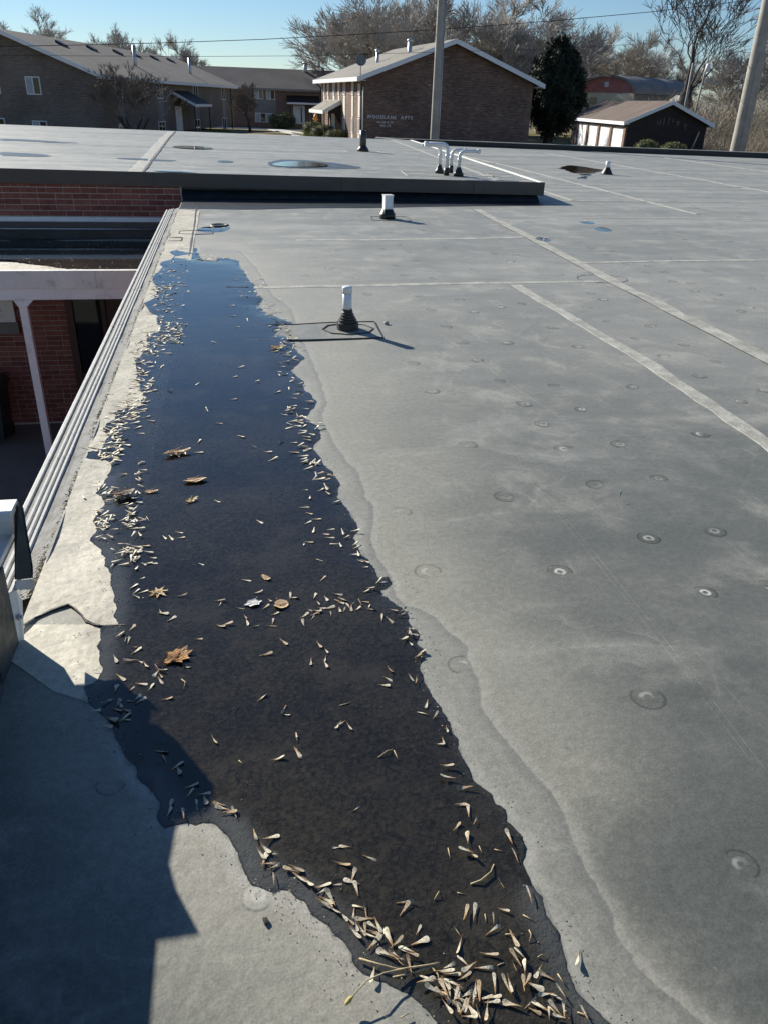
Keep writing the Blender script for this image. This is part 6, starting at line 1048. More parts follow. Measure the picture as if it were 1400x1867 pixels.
def m_shingle(name, c):
    t = NT(name); p = t.obj(); n = t.noise(t.scale(p, (4, 4, 14)), 2.0, 4); b = t.noise(p, 0.4, 4)
    cc = t.mix(t.mapr(n, 0.35, 0.65), tuple(q * .82 for q in c), tuple(q * 1.15 for q in c)); cc = t.mix(1.0, cc, t.mapr(b, 0.3, 0.7, 0.86, 1.1), 'MULTIPLY')
    return t.out(cc, 0.9, None, t.bump(n, 0.4, 0.02), 0.2)
M['sh_grey'] = m_shingle('grey_brown_shingles', (0.17, 0.155, 0.145)); M['sh_tan'] = m_shingle('weathered_tan_shingles', (0.25, 0.235, 0.21)); M['sh_brown'] = m_shingle('brown_shingles', (0.145, 0.115, 0.10))
M['white_trim'] = plain('white_trim', (0.78, 0.79, 0.8), 0.5, 0.04, 2, 0)
M['siding'] = plain('cream_siding', (0.66, 0.64, 0.58), 0.6, 0.06, 2, 0.05, coord='obj'); M['grey_siding'] = plain('grey_siding', (0.22, 0.21, 0.205), 0.7, 0.1, 3, 0.05)
M['dark_siding'] = plain('dark_brown_siding', (0.022, 0.014, 0.014), 0.75, 0.3, 2, 0.1)
M['blind'] = plain('window_blind', (0.42, 0.44, 0.45), 0.6, 0.15, 5, 0)
def gable_house(root, W, L, he, rise, wall, shingle, over=.5, sgn=1, gable_mat=None, trim='white_trim'):
    """local: x across the gable (sgn gives the side the house extends to), y away from the camera"""
    s = sgn; gm = gable_mat or wall
    MB().prism([(0, 0), (s * W, 0), (s * W, he), (s * W / 2, he + rise), (0, he)], 1, 0, .25).build('gable_wall', M[gm], root)
    MB().prism([(0, 0), (s * W, 0), (s * W, he), (s * W / 2, he + rise), (0, he)], 1, L - .25, L).build('gable_wall', M[gm], root)
    MB().box(min(.0, s * .25), max(.0, s * .25), .251, L - .251, 0, he).build('long_wall', M[wall], root)
    MB().box(min(s * W, s * (W - .25)), max(s * W, s * (W - .25)), .251, L - .251, 0, he).build('long_wall', M[wall], root)
    k = rise / (W / 2); th = .14; rf = None
    for side in (0, 1):
        x0 = -s * over if side == 0 else s * (W + over); z0 = he - k * over + .04; xm = s * W / 2; zm = he + rise + .04
        o = MB().prism([(x0, z0), (xm, zm), (xm, zm + th), (x0, z0 + th)], 1, -over, L + over).build('roof', M[shingle], root)
        if rf is None: rf = o
        # rake boards and eave board
        for yy in (-over - .03, L + over + .001): MB().prism([(x0, z0 - .1), (xm, zm - .1), (xm, zm + th + .01), (x0, z0 + th + .01)], 1, yy, yy + .029).build('rake_board', M[trim], o)
        xa = x0 - s * .03 if side == 0 else x0 + s * .03
        MB().box(min(x0, xa), max(x0, xa), -over - .03, L + over + .03, z0 - .08, z0 + th).build('eave_board', M[trim], o)
        MB().box(min(x0, 0 if side == 0 else s * W), max(x0, 0 if side == 0 else s * W), -over, L + over, z0 - .03, z0 - .002).build('soffit', M[trim], o)
    return rf
def window_x(root, y0, y1, z0, z1, face=1, dark=True, fr='white_trim'):
    """window in a long wall at x=0; face gives the outward side"""
    f = face; a, b = sorted((f * .0, f * .05))
    w = MB(); t_ = .06
    w.box(a, b, y0, y0 + t_, z0, z1).box(a, b, y1 - t_, y1, z0, z1).box(a, b, y0 + t_, y1 - t_, z0, z0 + t_).box(a, b, y0 + t_, y1 - t_, z1 - t_, z1).box(a, b, (y0 + y1) / 2 - .03, (y0 + y1) / 2 + .03, z0 + t_, z1 - t_)
    fr_ = w.build('window', M[fr], root); a, b = sorted((f * .002, f * .02))
    MB().box(a, b, y0 + t_, (y0 + y1) / 2 - .03, z0 + t_, z1 - t_).build('pane', M['blind'] if not dark else M['glass'], fr_)
    MB().box(a, b, (y0 + y1) / 2 + .03, y1 - t_, z0 + t_, z1 - t_).build('pane', M['glass'], fr_)
def window_y(root, x0, x1, z0, z1, face=-1, blind=True):
    f = face; t_ = .06; a, b = sorted((0, f * .05)); w = MB()
    w.box(x0, x0 + t_, a, b, z0, z1).box(x1 - t_, x1, a, b, z0, z1).box(x0 + t_, x1 - t_, a, b, z0, z0 + t_).box(x0 + t_, x1 - t_, a, b, z1 - t_, z1).box((x0 + x1) / 2 - .03, (x0 + x1) / 2 + .03, a, b, z0 + t_, z1 - t_)
    fr_ = w.build('window', M['white_trim'], root); a, b = sorted((f * .002, f * .02))
    MB().box(x0 + t_, (x0 + x1) / 2 - .03, a, b, z0 + t_, z1 - t_).build('pane', M['blind'] if blind else M['glass'], fr_)
    MB().box((x0 + x1) / 2 + .03, x1 - t_, a, b, z0 + t_, z1 - t_).build('pane', M['glass'], fr_)
def stack(root, x, y, z, h, r=.11, cap=True):
    o = MB().lathe([(r, -.5), (r, h)], (x, y, z), 12).build('flue', M['galv'], root)
    if cap: MB().lathe([(r * 1.0, h + .001), (r * 1.45, h + .03), (r * 1.45, h + .1), (r * .6, h + .16), (0.0001, h + .16)], (x, y, z), 12).build('flue_cap', M['galv'], o)

# left apartment block
Lh = empty('apartment_building', (-7.35, 58, -1.1), R_(-14.9)); tag(Lh, 'long grey brick apartment block with shingle roof at the left edge', 'building')
gable_house(Lh, 11.7, 33, 3.5, 2.15, 'bk_left', 'sh_grey', .5, -1)
window_y(Lh, -4.8, -3.85, 2.32, 3.33); window_y(Lh, -4.78, -3.8, .38, .86); window_y(Lh, -7.6, -6.57, .4, .94); window_y(Lh, -7.4, -6.5, 2.32, 3.33)
for a, b in ((2.4, 3.4), (10.3, 11.6), (19.6, 20.9), (28.7, 29.9)):
    window_x(Lh, a, b, 2.28, 3.32); window_x(Lh, a - .2, b, -.35, .76)
    MB().box(.0005, .03, a, b, .80, 2.25).build('infill_panel', M['grey_siding'], Lh)
dr = MB().box(.0, .06, 14.4, 15.9, -.3, 1.76).build('door', M['white_trim'], Lh); MB().lathe([(.04, 0), (.04, .05)], (.07, 15.6, .75), 8).build('handle', M['galv'], dr)
o = MB().prism([(0.0, 2.75), (1.9, 1.85), (1.9, 1.97), (0.0, 2.87)], 1, 13.6, 18.2).build('porch_roof', M['dark_siding'], Lh)
MB().prism([(0.0, 2.70), (1.95, 1.78), (1.95, 1.98), (0.0, 2.90)], 1, 13.55, 13.599).build('porch_board', M['white_trim'], o); MB().box(1.901, 1.95, 13.6, 18.2, 1.78, 1.98).build('porch_board', M['white_trim'], o)
for y in (13.8, 18.0): MB().box(1.7, 1.78, y, y + .08, -.6, 1.85).build('porch_post', M['dark_trim'], o)
MB().tube([(.1, 31.9, -.3), (.1, 31.9, 3.3), (.45, 31.9, 3.45)], .05, 8).build('downpipe', M['dark_trim'], Lh)
stack(Lh, -2.0, 12.0, 4.25, 1.5, .13, False); stack(Lh, -1.6, 24.5, 4.1, 1.4, .13, False)
for y in (5, 10, 15, 19, 23.5, 28): MB().prism([(-4.8, 5.42), (-4.2, 5.2), (-4.2, 5.32), (-4.8, 5.60)], 1, y, y + .6).build('roof_vent', M['dark_trim'], Lh)
# Woodlane block
Wd = empty('apartment_building', (8.0, 50.3, -1.0), R_(5.1)); tag(Wd, 'brown brick apartment block with lettered gable wall', 'building')
gable_house(Wd, 10.45, 12.0, 3.68, 1.9, 'bk_wood', 'sh_tan', .5, 1)
for k, (s_, w_) in enumerate(((.75, .45), (2.45, .42), (4.6, .55), (6.25, .36), (7.7, .5), (9.6, .34), (10.9, .34))):
    window_x(Wd, s_, s_ + w_, 2.78, 3.5, -1)
    MB().box(-.03, -.0005, s_, s_ + w_, 1.62, 2.75).build('infill_panel', M['siding'], Wd)
    if k < 3:
        window_x(Wd, s_, s_ + w_, .72, 1.58, -1); MB().box(-.03, -.0005, s_, s_ + w_, -.1, .69).build('infill_panel', M['siding'], Wd)
MB().box(-.06, -.0005, 7.6, 8.5, -.2, 1.7).build('door', M['white_trim'], Wd); MB().box(-.06, -.0005, 8.7, 8.9, 0, 1.7).build('side_light', M['glass'], Wd)
o = MB().prism([(0, 2.35), (-1.15, 1.75), (-1.15, 1.87), (0, 2.50)], 1, 5.9, 10.5).build('porch_roof', M['sh_tan'], Wd)
MB().prism([(0, 2.25), (-1.2, 1.66), (-1.2, 1.88), (0, 2.52)], 1, 5.85, 5.899).build('porch_board', M['white_trim'], o); MB().box(-1.2, -1.151, 5.9, 10.5, 1.68, 1.88).build('porch_board', M['white_trim'], o)
MB().prism([(0, 1.0), (-.4, 1.7), (-.95, 1.7), (0, 2.24)], 1, 6.0, 6.05).build('porch_cheek', M['dark_siding'], o)
for q, y in ((-1.1, 6.0), (-.8, 6.0), (-1.1, 10.3)): MB().box(q, q + .07, y, y + .07, -.2, 1.72).build('porch_post', M['dark_trim'], o)
MB().tube([(-.09, .12, -.2), (-.09, .12, 3.3), (-.4, .12, 3.5)], .045, 8).build('downpipe', M['dark_trim'], Wd)
MB().tube([(-.05, -.06, -.2), (-.05, -.06, 3.2)], .035, 8).build('downpipe', M['siding'], Wd)
MB().tube([(-.09, 11.9, -.2), (-.09, 11.9, 3.2), (-.45, 11.9, 3.5)], .045, 8).build('downpipe', M['dark_trim'], Wd)
stack(Wd, 2.1, 5.0, 4.45, .75, .1); stack(Wd, 3.6, 3.2, 5.0, .72, .13)
MB().lathe([(.07, 0), (.07, .03), (.0001, .04)], (3.9, -.02, 3.4), 10).build('wall_light', M['white_trim'], Wd)
M['letters'] = plain('pale_metal_letters', (0.62, 0.63, 0.64), 0.5, 0.05, 5, 0)
def text(body, size, x, z, parent, name):
    cu = bpy.data.curves.new(name, 'FONT'); cu.body = body; cu.size = size; cu.extrude = .012; cu.space_character = 1.12; cu.offset = .006 * size / .24
    o = bpy.data.objects.new(name, cu); me_ = bpy.data.meshes.new_from_object(o); bpy.data.objects.remove(o); o = link(name, me_, M['letters']); o.parent = parent; o.location = (x, -.016, z); o.rotation_euler = (math.pi / 2, 0, 0); return o
xx = .2
for ch in 'WOODLANE   APTS':
    if ch == ' ': xx += .085; continue
    o = text(ch, .25, xx, 1.60, Wd, 'sign_letter'); xx += o.dimensions.x + .045
for ln_, x_, z_ in (('601 6th St. SE', .82, 1.37), ('Apts. 1-8', 1.0, 1.20)): text(ln_, .15, x_, z_, Wd, 'address_line')['kind'] = 'stuff'
# dish on the eave
ds = empty('satellite_dish', (7.75, 49.95, 2.85)); tag(ds, 'grey satellite dish on the eave corner above the lettered wall', 'satellite dish')
MB().tube([(0, 0, -.1), (0, 0, .3), (0, -.08, .42)], .03, 8).build('mast', M['galv'], ds)
mb = MB(); mb.lathe([(.0001, 0), (.12, .012), (.22, .045), (.3, .09), (.305, .085), (.22, .03), (.12, -.004), (.0001, -.012)], (0, 0, 0), 22); o = mb.build('reflector', M['grey_siding'], ds); o.location = (0, -.05, .62); o.rotation_euler = (R_(72), 0, R_(-8))
MB().tube([(0, -.08, .36), (0, -.4, .58)], .015, 6).build('feed_arm', M['galv'], ds)
# flag under the porch
fl = empty('house_flag', (6.9, 59.0, -.2)); tag(fl, 'small striped flag hanging under the lettered block porch', 'flag')
M['flag_red'] = plain('flag_red', (0.4, 0.04, 0.05), .8, .05, 4, 0); M['flag_white'] = plain('flag_white', (0.75, 0.75, 0.75), .8, .03, 4, 0); M['flag_blue'] = plain('flag_blue', (0.03, 0.04, 0.12), .8, .05, 4, 0)
for k in range(7):
    mb = MB(); mb.add([(k * .055, 0, 0 - k * .02), (k * .055 + .0545, .015, -.02 - k * .02), (k * .055 + .0545 + .35, .03, -.8), (k * .055 + .33, .015, -.78), (k * .055, .008, 0 - k * .02), (k * .055 + .0545, .023, -.02 - k * .02), (k * .055 + .0545 + .35, .038, -.8), (k * .055 + .33, .023, -.78)], [(0, 1, 2, 3), (7, 6, 5, 4), (0, 4, 5, 1), (1, 5, 6, 2), (2, 6, 7, 3), (3, 7, 4, 0)]); o = mb.build('stripe', M['flag_red' if k % 2 == 0 else 'flag_white'], fl); o.location = (0, 0, 1.5)
mb = MB(); mb.prism([(-.03, .05), (.22, -.03), (.36, -.36), (.1, -.32)], 1, -.02, -.005); o = mb.build('canton', M['flag_blue'], fl); o.location = (0, 0, 1.5)
MB().tube([(-.1, .03, 1.6), (.45, .03, 1.38)], .014, 6).build('pole', M['white_trim'], fl)
# middle block far behind the path
Mh = empty('apartment_building', (-6, 100, -1.5)); tag(Mh, 'low brown apartment block behind the sunlit path', 'building')
he, rise, Wm, Lm = 3.93, 1.9, 9.0, 22.0
MB().box(0, Lm, 0, .25, 0, he).build('front_wall', M['bk_mid'], Mh); MB().box(0, Lm, Wm - .25, Wm, 0, he).build('back_wall', M['bk_mid'], Mh)
for x in (0, Lm - .25): MB().prism([(.251, 0), (Wm - .251, 0), (Wm - .251, he), (Wm / 2, he + rise - .1), (.251, he)], 0, x, x + .25).build('gable_wall', M['bk_mid'], Mh)
o = MB().prism([(-.5, he - .17), (Wm / 2, he + rise), (Wm / 2, he + rise + .14), (-.5, he - .03)], 0, -.5, Lm + .5).build('roof', M['sh_grey'], Mh); MB().box(-.5, Lm + .5, -.54, -.501, he - .25, he - .02).build('eave_board', M['grey_siding'], o)
MB().prism([(Wm + .5, he - .17), (Wm / 2, he + rise), (Wm / 2, he + rise + .14), (Wm + .5, he - .03)], 0, -.5, Lm + .5).build('roof', M['sh_grey'], Mh)
for x0, x1, z0, z1 in ((9.6, 10.6, 2.8, 3.78), (10.9, 11.9, 2.8, 3.78), (9.6, 10.8, .5, 1.45), (10.85, 12.0, .5, 1.45), (2.0, 3.2, 2.8, 3.78), (18.5, 19.6, 2.8, 3.78)): window_y(Mh, x0, x1, z0, z1)
MB().box(9.6, 12.0, -.03, -.0005, 1.5, 2.75).build('infill_panel', M['grey_siding'], Mh)
dr = MB().box(13.9, 15.2, -.06, -.0005, .42, 2.3).build('door', M['white_trim'], Mh); MB().box(14.75, 14.9, -.075, -.061, .6, 2.1).build('side_light', M['glass'], dr)
o = MB().prism([(-.0005, 3.3), (-1.6, 2.6), (-1.6, 2.5), (-.0005, 2.5)], 0, 13.2, 16.8).build('porch_roof', M['dark_siding'], Mh); MB().box(13.1, 16.9, -1.66, -1.601, 2.42, 2.6).build('porch_board', M['white_trim'], o)
MB().box(13.4, 13.5, -1.5, -1.4, 0, 2.5).build('porch_post', M['dark_trim'], o); MB().box(16.5, 16.6, -1.5, -1.4, 0, 2.5).build('porch_post', M['dark_trim'], o)
MB().box(16.0, 16.2, -.1, -.0005, 1.5, 2.0).build('mail_box', M['white_trim'], Mh)
stack(Mh, 15.7, 4.0, he + rise, .75, .22)
pave('path', [(2.6, 93.0), (11.5, 93.0), (11.5, 97.5), (-2, 98.5), (-2, 95)], M['siding'], .03); pave('path', [(4.6, 92.9), (6.3, 92.9), (7.0, 72), (6.2, 60), (4.8, 60), (5.4, 72)], M['siding'], .034)
# garage row
Gh = empty('garage_row', (28.15, 58, -1.9), R_(-9)); tag(Gh, 'garage row with white doors, brick piers and dark gable', 'garage')
gable_house(Gh, 5.65, 16.5, 2.62, 1.22, 'dark_siding', 'sh_brown', .4, 1)
ys_ = [.55, 4.05, 7.55, 11.05, 14.2]
for y in ys_[:-1] + [14.55]:
    MB().box(-.12, -.0005, y - .55 if y < 1 else y - .5, y + .0, 0, 2.3).build('pier', M['bk_wood'], Gh)
for y in (.62, 4.12, 7.62, 11.12):
    d_ = MB(); d_.box(-.02, -.0004, y + .1, y + 2.8, 0, 2.2); d_ = d_.build('garage_door', M['white_trim'], Gh)
    MB().box(-.06, -.0004, y, y + .09, 0, 2.3).box(-.06, -.0004, y + 2.81, y + 2.9, 0, 2.3).box(-.06, -.0004, y + .1, y + 2.8, 2.21, 2.3).build('door_frame', M['grey_siding'], d_)
    for z in (.55, 1.1, 1.65): MB().box(-.024, -.0205, y + .1, y + 2.8, z, z + .02).build('door_groove', M['cream_metal'], d_)
for k in range(9):
    x = 2.0 + k * .28 + random.uniform(-.1, .1); zt = 3.0 - abs(x - 2.8) * .3; MB().box(x, x + .03, -.004, -.0005, zt - random.uniform(.15, .5), zt).build('bare_streak', M['grey_siding'], Gh)
# barn with a round roof
Bn = empty('barn', (39.6, 95, -.7), R_(-60)); tag(Bn, 'round roofed barn with red upper gable behind the garage', 'barn')
M['barn_red'] = plain('faded_red_boards', (0.5, 0.2, 0.18), .8, .2, 2, .1); M['tin'] = plain('dull_tin_roof', (0.2, 0.2, 0.195), .6, .2, .8, .05); M['cream_wall'] = plain('cream_board_wall', (0.72, 0.66, 0.5), .75, .08, 2, .05)
BWd, BL, BE = 7.2, 11.0, 3.75
arc = [(BWd * .5 * math.cos(a) + BWd / 2, BE + .02 + 1.5 * math.sin(a)) for a in np.linspace(0, math.pi, 13)]
MB().prism([(0, 0), (BWd, 0), (BWd, BE), (0, BE)], 1, 0, .2).build('front_wall', M['cream_wall'], Bn)
MB().prism(arc, 1, .02, .2).build('upper_gable', M['barn_red'], Bn)
MB().box(3.3, 3.8, -.04, .0195, 4.3, 4.8).build('hay_door', M['white_trim'], Bn); MB().box(1.6, 2.5, -.04, -.0005, 2.6, 3.3).build('window', M['glass'], Bn)
MB().box(BWd - .2, BWd, .21, BL, 0, BE).build('long_wall', M['grey_siding'], Bn); MB().box(0, .2, .21, BL, 0, BE).build('long_wall', M['grey_siding'], Bn)
outer = [((BWd / 2 + .3) * math.cos(a) + BWd / 2, BE - .05 + 1.78 * math.sin(a)) for a in np.linspace(0, math.pi, 15)]; inner = [((BWd / 2 + .05) * math.cos(a) + BWd / 2, BE - .05 + 1.58 * math.sin(a)) for a in np.linspace(math.pi, 0, 15)]
MB().prism(outer + inner, 1, -.25, BL + .2).build('roof', M['tin'], Bn)
sh = empty('white_shed', (45.6, 84, -1.2), R_(-10)); tag(sh, 'little white shed behind the leaning poles', 'shed'); MB().prism([(0, 0), (1.6, 0), (1.6, 3.3), (.8, 4.0), (0, 3.3)], 1, 0, 2.5).build('wall', M['white_trim'], sh); MB().prism([(-.2, 3.25), (.8, 4.05), (1.8, 3.25), (1.8, 3.35), (.8, 4.16), (-.2, 3.35)], 1, -.2, 2.7).build('roof', M['tin'], sh)

# ------------------------------------------------------------------ poles and wires
M['pole'] = plain('grey_weathered_pole', (0.33, 0.31, 0.28), .85, .18, 3, .4, coord='obj')
def pole(x, y, top, r0, r1, label, lean=(0, 0), z0=None):
    z0 = float(terr(x, y)) - .3 if z0 is None else z0; e = empty('utility_pole', (x, y, z0)); tag(e, label, 'pole')
    MB().tube([(lean[0] * k / 6, lean[1] * k / 6, (top - z0) * k / 6) for k in range(7)], [r0 + (r1 - r0) * k / 6 for k in range(7)], 14).build('shaft', M['pole'], e)
    return e, z0
e, z0 = pole(9.25, 38.0, 9.0, .2, .15, 'grey utility pole before the lettered gable wall')
MB().tube([(.19, -.08, .5), (.17, -.08, 9.5)], .02, 6).build('ground_wire', M['galv'], e)
e, z0 = pole(22.1, 34.6, 9.0, .31, .25, 'thick grey utility pole at the right edge')
MB().box(-.1, .2, -.33, -.24, 3.0, 8.0).build('cable_guard', M['pole'], e)
def pole_at(bx, bz_, tx_, tz_, y, r, label): 
    e = empty('leaning_pole', (bx, y, bz_)); tag(e, label, 'pole'); MB().tube([(0, 0, 0), (tx_ - bx, 0, tz_ - bz_)], [r, r * .8], 8).build('shaft', M['pole'], e); return e
e = pole_at(POLE1[0][0], POLE1[0][2] - 2, POLE1[1][0], POLE1[1][2], 66, .11, 'plain slim pole behind the garage roof')
e = pole_at(POLE2[0][0], POLE2[0][2] - 2, POLE2[1][0], POLE2[1][2], 66, .08, 'slim pole carrying a lamp behind the garage')
d0 = POLE2[1][0] - POLE2[0][0]; hh = POLE2[1][2] - POLE2[0][2] + 2
mb = MB(); mb.lathe([(.05, .3), (.14, .2), (.2, -.25), (.12, -.3), (.0001, -.3)], (d0 * .88 + .05, -.15, hh * .86), 12); mb.build('lamp_head', M['white_trim'], e)
MB().tube([(d0 * .8, 0, hh * .72), (d0 * .8 + 1.6, 0, hh * .72 - .28)], .035, 6).build('lamp_arm', M['galv'], e)
gp = empty('guy_stake', (GUY[0][0], 57.0, GUY[0][2] - .4)); tag(gp, 'pinkish slanted stake by the garage corner', 'stake'); MB().tube([(0, 0, 0), (GUY[1][0] - GUY[0][0], 0, GUY[1][2] - GUY[0][2] + .4)], .05, 8).build('rod', M['leaf_tan'], gp)
M['wire'] = plain('black_cable', (0.02, 0.02, 0.02), .6, .1, 1, 0)
for pts, r, lab in ((WIRE1, .013, 'upper overhead cable crossing the sky'), (WIRE2, .008, 'lower overhead cable crossing before the trees')):
    tag(MB().tube([Vector(p) for p in pts], r, 5).build('overhead_wire', M['wire']), lab, 'cable')

# ------------------------------------------------------------------ trees
def m_bark(name, c, c2):
    t = NT(name); p = t.pos(); n = t.noise(t.scale(p, (6, 6, 1.5)), 1.0, 4)
    return t.out(t.mix(t.mapr(n, .35, .65), c, c2), .9, None, t.bump(n, .5, .05), .15)
M['bark'] = m_bark('grey_bark', (0.20, 0.175, 0.155), (0.30, 0.27, 0.24)); M['bark_dark'] = m_bark('dark_bark', (0.05, 0.042, 0.036), (0.09, 0.078, 0.066))
M['twigs'] = m_bark('twig_grey', (0.37, 0.345, 0.32), (0.48, 0.445, 0.41)); M['twigs_dark'] = m_bark('twig_dark', (0.15, 0.13, 0.11), (0.22, 0.19, 0.165)); M['brush'] = m_bark('brush_tan', (0.34, 0.28, 0.21), (0.46, 0.39, 0.30))
def tree_meshes(seed, H=9.0, spread=.55, levels=5, nb=(3, 4), twig=.011, fork=.22, r0=.17, up=.35, twigs=3, ratio=(.6, .8), trunks=1):
    r = random.Random(seed); trunk = MB(); tv = []; tf = []
    def prism3(a, b, ra, rb):
        d = b - a
        if d.length < 1e-4: return
        d.normalize(); o = d.orthogonal().normalized(); q = d.cross(o); base = len(tv)
        for p, rr_ in ((a, ra), (b, rb)):
            for k in range(3): tv.append(p + (o * math.cos(2.094 * k) + q * math.sin(2.094 * k)) * rr_)
        for k in range(3): k2 = (k + 1) % 3; tf.append((base + k, base + k2, base + 3 + k2, base + 3 + k))
    def grow(p, d, ln, rad, lvl):
        n = 3 if lvl < levels - 1 else 2; pts = [p]; rads = [rad]; q = p; dd = d.copy()
        for k in range(n):
            dd = (dd + Vector((r.gauss(0, .13), r.gauss(0, .13), r.gauss(0, .08) + up * .09))).normalized(); q = q + dd * (ln / n); pts.append(q); rads.append(rad * (1 - .42 * (k + 1) / n))
        if rad > .022: trunk.tube(pts, rads, 7 if rad > .06 else 4, False)
        else:
            for k in range(n): prism3(pts[k], pts[k + 1], max(rads[k], twig * .6), max(rads[k + 1], twig * .5))
        if lvl >= levels: 
            return
        m_ = r.randint(*nb) + (twigs if lvl == levels - 1 else 0)
        for k in range(m_):
            f = r.uniform(.35, 1.0) if k else 1.0; i = min(int(f * n), n - 1); fr = f * n - i; bp = pts[i].lerp(pts[i + 1], fr)
            a = r.uniform(0, 6.283); s_ = r.uniform(.35, 1.0) * spread * (1.35 if k else .5); o = dd.orthogonal().normalized(); o = Matrix.Rotation(a, 3, dd) @ o
            nd = (dd + o * s_ * 1.3 + Vector((0, 0, up * .35))).normalized()
            grow(bp, nd, ln * r.uniform(*ratio), max(rads[min(i + 1, n)] * r.uniform(.55, .78), twig * .7), lvl + 1)
    for k in range(trunks):
        a = r.uniform(0, 6.28); lean = Vector((math.cos(a), math.sin(a), 0)) * (.0 if trunks == 1 else .45)
        grow(Vector((0, 0, 0)), (Vector((r.gauss(0, .05), r.gauss(0, .05), 1)) + lean).normalized(), H * fork, r0 if trunks == 1 else r0 * .6, 0)
    tm = trunk.mesh('trunk'); cm = np_mesh('crown', [tuple(v) for v in tv], tf)
    zmax = max(v.z for v in tv); return tm, cm, zmax
def tree(var, x, y, h, rot, label, grp, mats=('bark', 'twigs'), z=None, sx=1.0, name='bare_tree'):
    tm, cm, zm = var; s = h / zm; z = float(terr(x, y)) - .1 if z is None else z
    e = empty(name, (x, y, z), rot); e.scale = (s * sx, s * sx, s); tag(e, label, 'tree', grp)
    for nm, me_, m_ in (('trunk', tm, mats[0]), ('crown', cm, mats[1])):
        o = link(nm, me_, None, e)
        if not me_.materials: me_.materials.append(M[m_])
        elif me_.materials[0] != M[m_]:
            o.material_slots[0].link = 'OBJECT'; o.material_slots[0].material = M[m_]
TV = [tree_meshes(s, twig=.014, levels=6, nb=(3, 4), twigs=6, ratio=(.62, .82)) for s in (1, 2, 5)] + [tree_meshes(9, spread=.45, twig=.014, levels=6, nb=(3, 4), twigs=6, up=.6, ratio=(.62, .82))]
print('tris', [len(q[1].polygons) * 2 + len(q[0].polygons) * 2 for q in TV])
TB = tree_meshes(31, H=11, spread=.5, levels=7, nb=(2, 3), twig=.012, fork=.2, r0=.2, up=.5, twigs=2, ratio=(.66, .84))
TS = tree_meshes(17, H=4, spread=.6, levels=6, nb=(3, 4), twig=.009, fork=.2, r0=.09, up=.4, twigs=5)
TM = tree_meshes(19, H=4, spread=.5, levels=6, nb=(2, 3), twig=.008, fork=.25, r0=.07, up=.7, twigs=4, trunks=5)
SXS = (1.35, 1.2, 1.5, 1.3)
for i, (px_, X, Y, h, v, lab) in enumerate(BTREES):
    tree(TV[v], X, Y, h, i * 1.7 + .4, lab, 'bare trees on the skyline', ('bark', 'twigs'), sx=SXS[i % len(SXS)])
tree(TB, BIG[0], BIG[1], BIG[2], 2.2, 'tall dark forked bare tree beside the leaning poles', 'bare trees on the skyline', ('bark_dark', 'twigs_dark'), sx=1.55)
tree(TB, LEAN[0], LEAN[1], LEAN[2], 4.6, 'bare tree with dark low limbs beside the clipped evergreen', 'bare trees on the skyline', ('bark_dark', 'twigs_dark'))
tree(TM, -5.4, 56.0, 4.3, .3, 'many stemmed bare shrub tree against the left brick block', 'small bare garden trees', ('bark_dark', 'twigs_dark'), sx=1.8, name='garden_tree')
tree(TS, 2.25, 74.5, 3.9, 1.2, 'small round bare tree at the lit path', 'small bare garden trees', ('bark_dark', 'twigs_dark'), sx=1.0, name='garden_tree')
# far wood that reads as one mass, and brush at the right
def twig_mass(name, n, xr, yr, hr, mat, label, rad, seed, zf=terr, dens=None):
    r = np.random.RandomState(seed); X = r.uniform(xr[0], xr[1], n); Y = r.uniform(yr[0], yr[1], n); Z = zf(X, Y)
    hb = r.uniform(0, 1, n) ** 1.2; hm = hr[0] + (hr[1] - hr[0]) * (.5 + .5 * np.sin(X * .21 + 1.3) * np.sin(X * .083 + Y * .1)) 
    A = np.column_stack([X, Y, Z + hb * hm]); ln = r.uniform(.5, 1.6, n)
    D = np.column_stack([r.normal(0, .55, n), r.normal(0, .55, n), r.uniform(.2, 1.2, n)]); D /= np.linalg.norm(D, axis=1)[:, None]
    B = A + D * ln[:, None]; o = np.cross(D, r.normal(0, 1, (n, 3))); o /= np.linalg.norm(o, axis=1)[:, None]; q = np.cross(D, o)
    V = np.zeros((n, 6, 3))
    for k in range(3):
        off = (o * math.cos(2.094 * k) + q * math.sin(2.094 * k)) * rad; V[:, k] = A + off; V[:, 3 + k] = B + off * .5
    b = np.arange(n)[:, None] * 6; F = np.concatenate([b + np.array([k, (k + 1) % 3, 3 + (k + 1) % 3, 3 + k]) for k in range(3)], 0)
    tag(link(name, np_mesh(name, V.reshape(-1, 3), F), M[mat]), label, 'brush', kind='stuff')
twig_mass('far_woods', 42000, (-60, 150), (125, 165), (3.0, 5.5), 'twigs', 'grey far wood along the skyline', .028, 3)
twig_mass('thicket', 20000, (38, 75), (66, 95), (1.0, 5.0), 'brush', 'tan thicket of brush beyond the right pole', .012, 4)
twig_mass('dry_weeds', 9000, (36, 64), (58, 72), (.4, 1.4), 'brush', 'dry weeds behind the far curb', .008, 5)

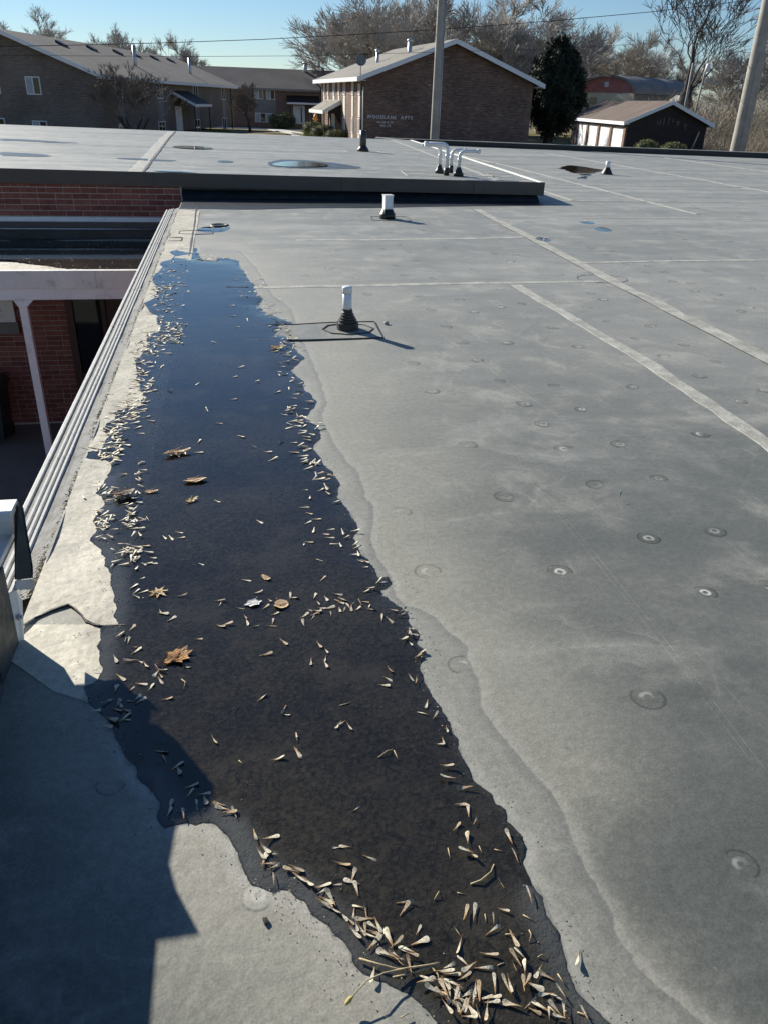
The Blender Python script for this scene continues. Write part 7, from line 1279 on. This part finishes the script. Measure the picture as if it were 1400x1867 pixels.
def leaf_volume(mb_pts, n, seed, size, shape, squash=1.0, rough_=1.0):
    r = np.random.RandomState(seed)
    u = r.uniform(-1, 1, n); th = r.uniform(0, 2 * np.pi, n); rad = r.uniform(.72, 1.03, n) ** .6
    c = np.sqrt(1 - u * u); P = np.column_stack([c * np.cos(th), c * np.sin(th), u]); lump_ = 1 + rough_ * (.07 * np.sin(7 * th + 5 * u) + .06 * np.sin(13 * u + 3 * th) + .05 * np.sin(17 * th - 11 * u))
    N = P.copy(); P = shape(P * (rad * lump_)[:, None])
    t = r.normal(0, 1, (n, 3)); t[:, 2] += .9 * squash; t /= np.linalg.norm(t, axis=1)[:, None]; b = np.cross(N + r.normal(0, .5, (n, 3)), t); b /= np.linalg.norm(b, axis=1)[:, None]
    s = size * r.uniform(.6, 1.3, n)[:, None]
    V = np.stack([P - b * s * .35, P + b * s * .35, P + t * s * 1.3], 1); return V.reshape(-1, 3), np.arange(n * 3).reshape(-1, 3)
def m_leafy(name, c1, c2):
    t = NT(name); p = t.pos(); n = t.noise(p, 2.2, 4); f = t.noise(p, 14, 2)
    c = t.mix(t.mapr(n, .35, .65), c1, c2); c = t.mix(1.0, c, t.mapr(f, .3, .7, .6, 1.4), 'MULTIPLY'); return t.out(c, .7, None, None, .3)
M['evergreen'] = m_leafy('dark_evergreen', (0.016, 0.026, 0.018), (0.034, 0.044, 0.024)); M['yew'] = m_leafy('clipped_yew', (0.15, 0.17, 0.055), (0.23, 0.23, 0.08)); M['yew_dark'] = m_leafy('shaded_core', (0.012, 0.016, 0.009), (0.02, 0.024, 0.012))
def egg(w, h):
    def f(P):
        z = P[:, 2]; k = w * (1 - .16 * z - .12 * z * z) ; k = np.where(z < -.5, k * (1 - .25 * (-.5 - z)), k)
        return np.column_stack([P[:, 0] * k, P[:, 1] * k, (z + 1) * h / 2])
    return f
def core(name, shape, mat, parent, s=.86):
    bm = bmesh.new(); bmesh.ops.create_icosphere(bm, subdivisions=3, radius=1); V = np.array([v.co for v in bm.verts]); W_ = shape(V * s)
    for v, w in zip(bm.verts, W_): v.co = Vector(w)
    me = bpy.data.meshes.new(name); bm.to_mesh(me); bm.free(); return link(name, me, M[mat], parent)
ex, ey = 21.3, 55.0; ezb = float(terr(ex, ey))
ev_ = empty('evergreen_tree', (ex, ey, ezb)); tag(ev_, 'dense dark egg shaped evergreen beside the lettered block', 'tree')
MB().tube([(-.35, 0, 0), (-.25, 0, 1.0), (.05, 0, 2.2)], [.22, .18, .15], 9).build('trunk', M['bark_dark'], ev_)
fz = -0.05 - ezb; shp = egg(1.72, 5.1 - fz - ezb)
def shp2(P): q = shp(P); q[:, 2] += fz; return q
V, F = leaf_volume(None, 34000, 6, .15, shp2, 1.0, 1.7); crown = link('crown', np_mesh('crown', V, F), M['evergreen'], ev_); core('inner_crown', shp2, 'yew_dark', crown, .74)
def bush(x, y, w, h, d, label, seed, grp=None, z=None):
    z = float(terr(x, y)) if z is None else z; e = empty('clipped_bush', (x, y, z)); tag(e, label, 'bush', grp)
    def f(P): return np.column_stack([P[:, 0] * w, P[:, 1] * d, (np.sign(P[:, 2]) * np.abs(P[:, 2]) ** .8 + 1) * h / 2])
    V, F = leaf_volume(None, 5000, seed, .055, f); c = link('foliage', np_mesh('foliage', V, F), M['yew'], e); core('inner_foliage', f, 'yew_dark', c, .9)
    MB().tube([(0, 0, -.1), (0, 0, h * .4)], .06, 7).build('stem', M['bark_dark'], e)
for i, (x, y, w, h, lab) in enumerate(BUSHES): bush(x, y, w, h, w * .9, lab, 40 + i, 'clipped bushes')
hy = empty('fire_hydrant', (HYD[0], HYD[1], HYD[2] - .45)); tag(hy, 'small orange yellow hydrant behind the clipped bushes', 'hydrant')
M['hyd'] = plain('orange_yellow_paint', (0.75, 0.36, 0.08), .5, .1, 4, 0)
MB().lathe([(.16, 0), (.16, .05), (.11, .06), (.11, .5), (.15, .52), (.15, .57), (.13, .6), (.11, .68), (.05, .74), (.03, .78), (.0001, .8)], (0, 0, 0), 16).build('barrel', M['hyd'], hy)
MB().tube([(-.2, 0, .4), (.2, 0, .4)], .055, 10).build('nozzle', M['hyd'], hy); MB().tube([(0, -.2, .36), (0, 0, .36)], .07, 10).build('nozzle', M['hyd'], hy)
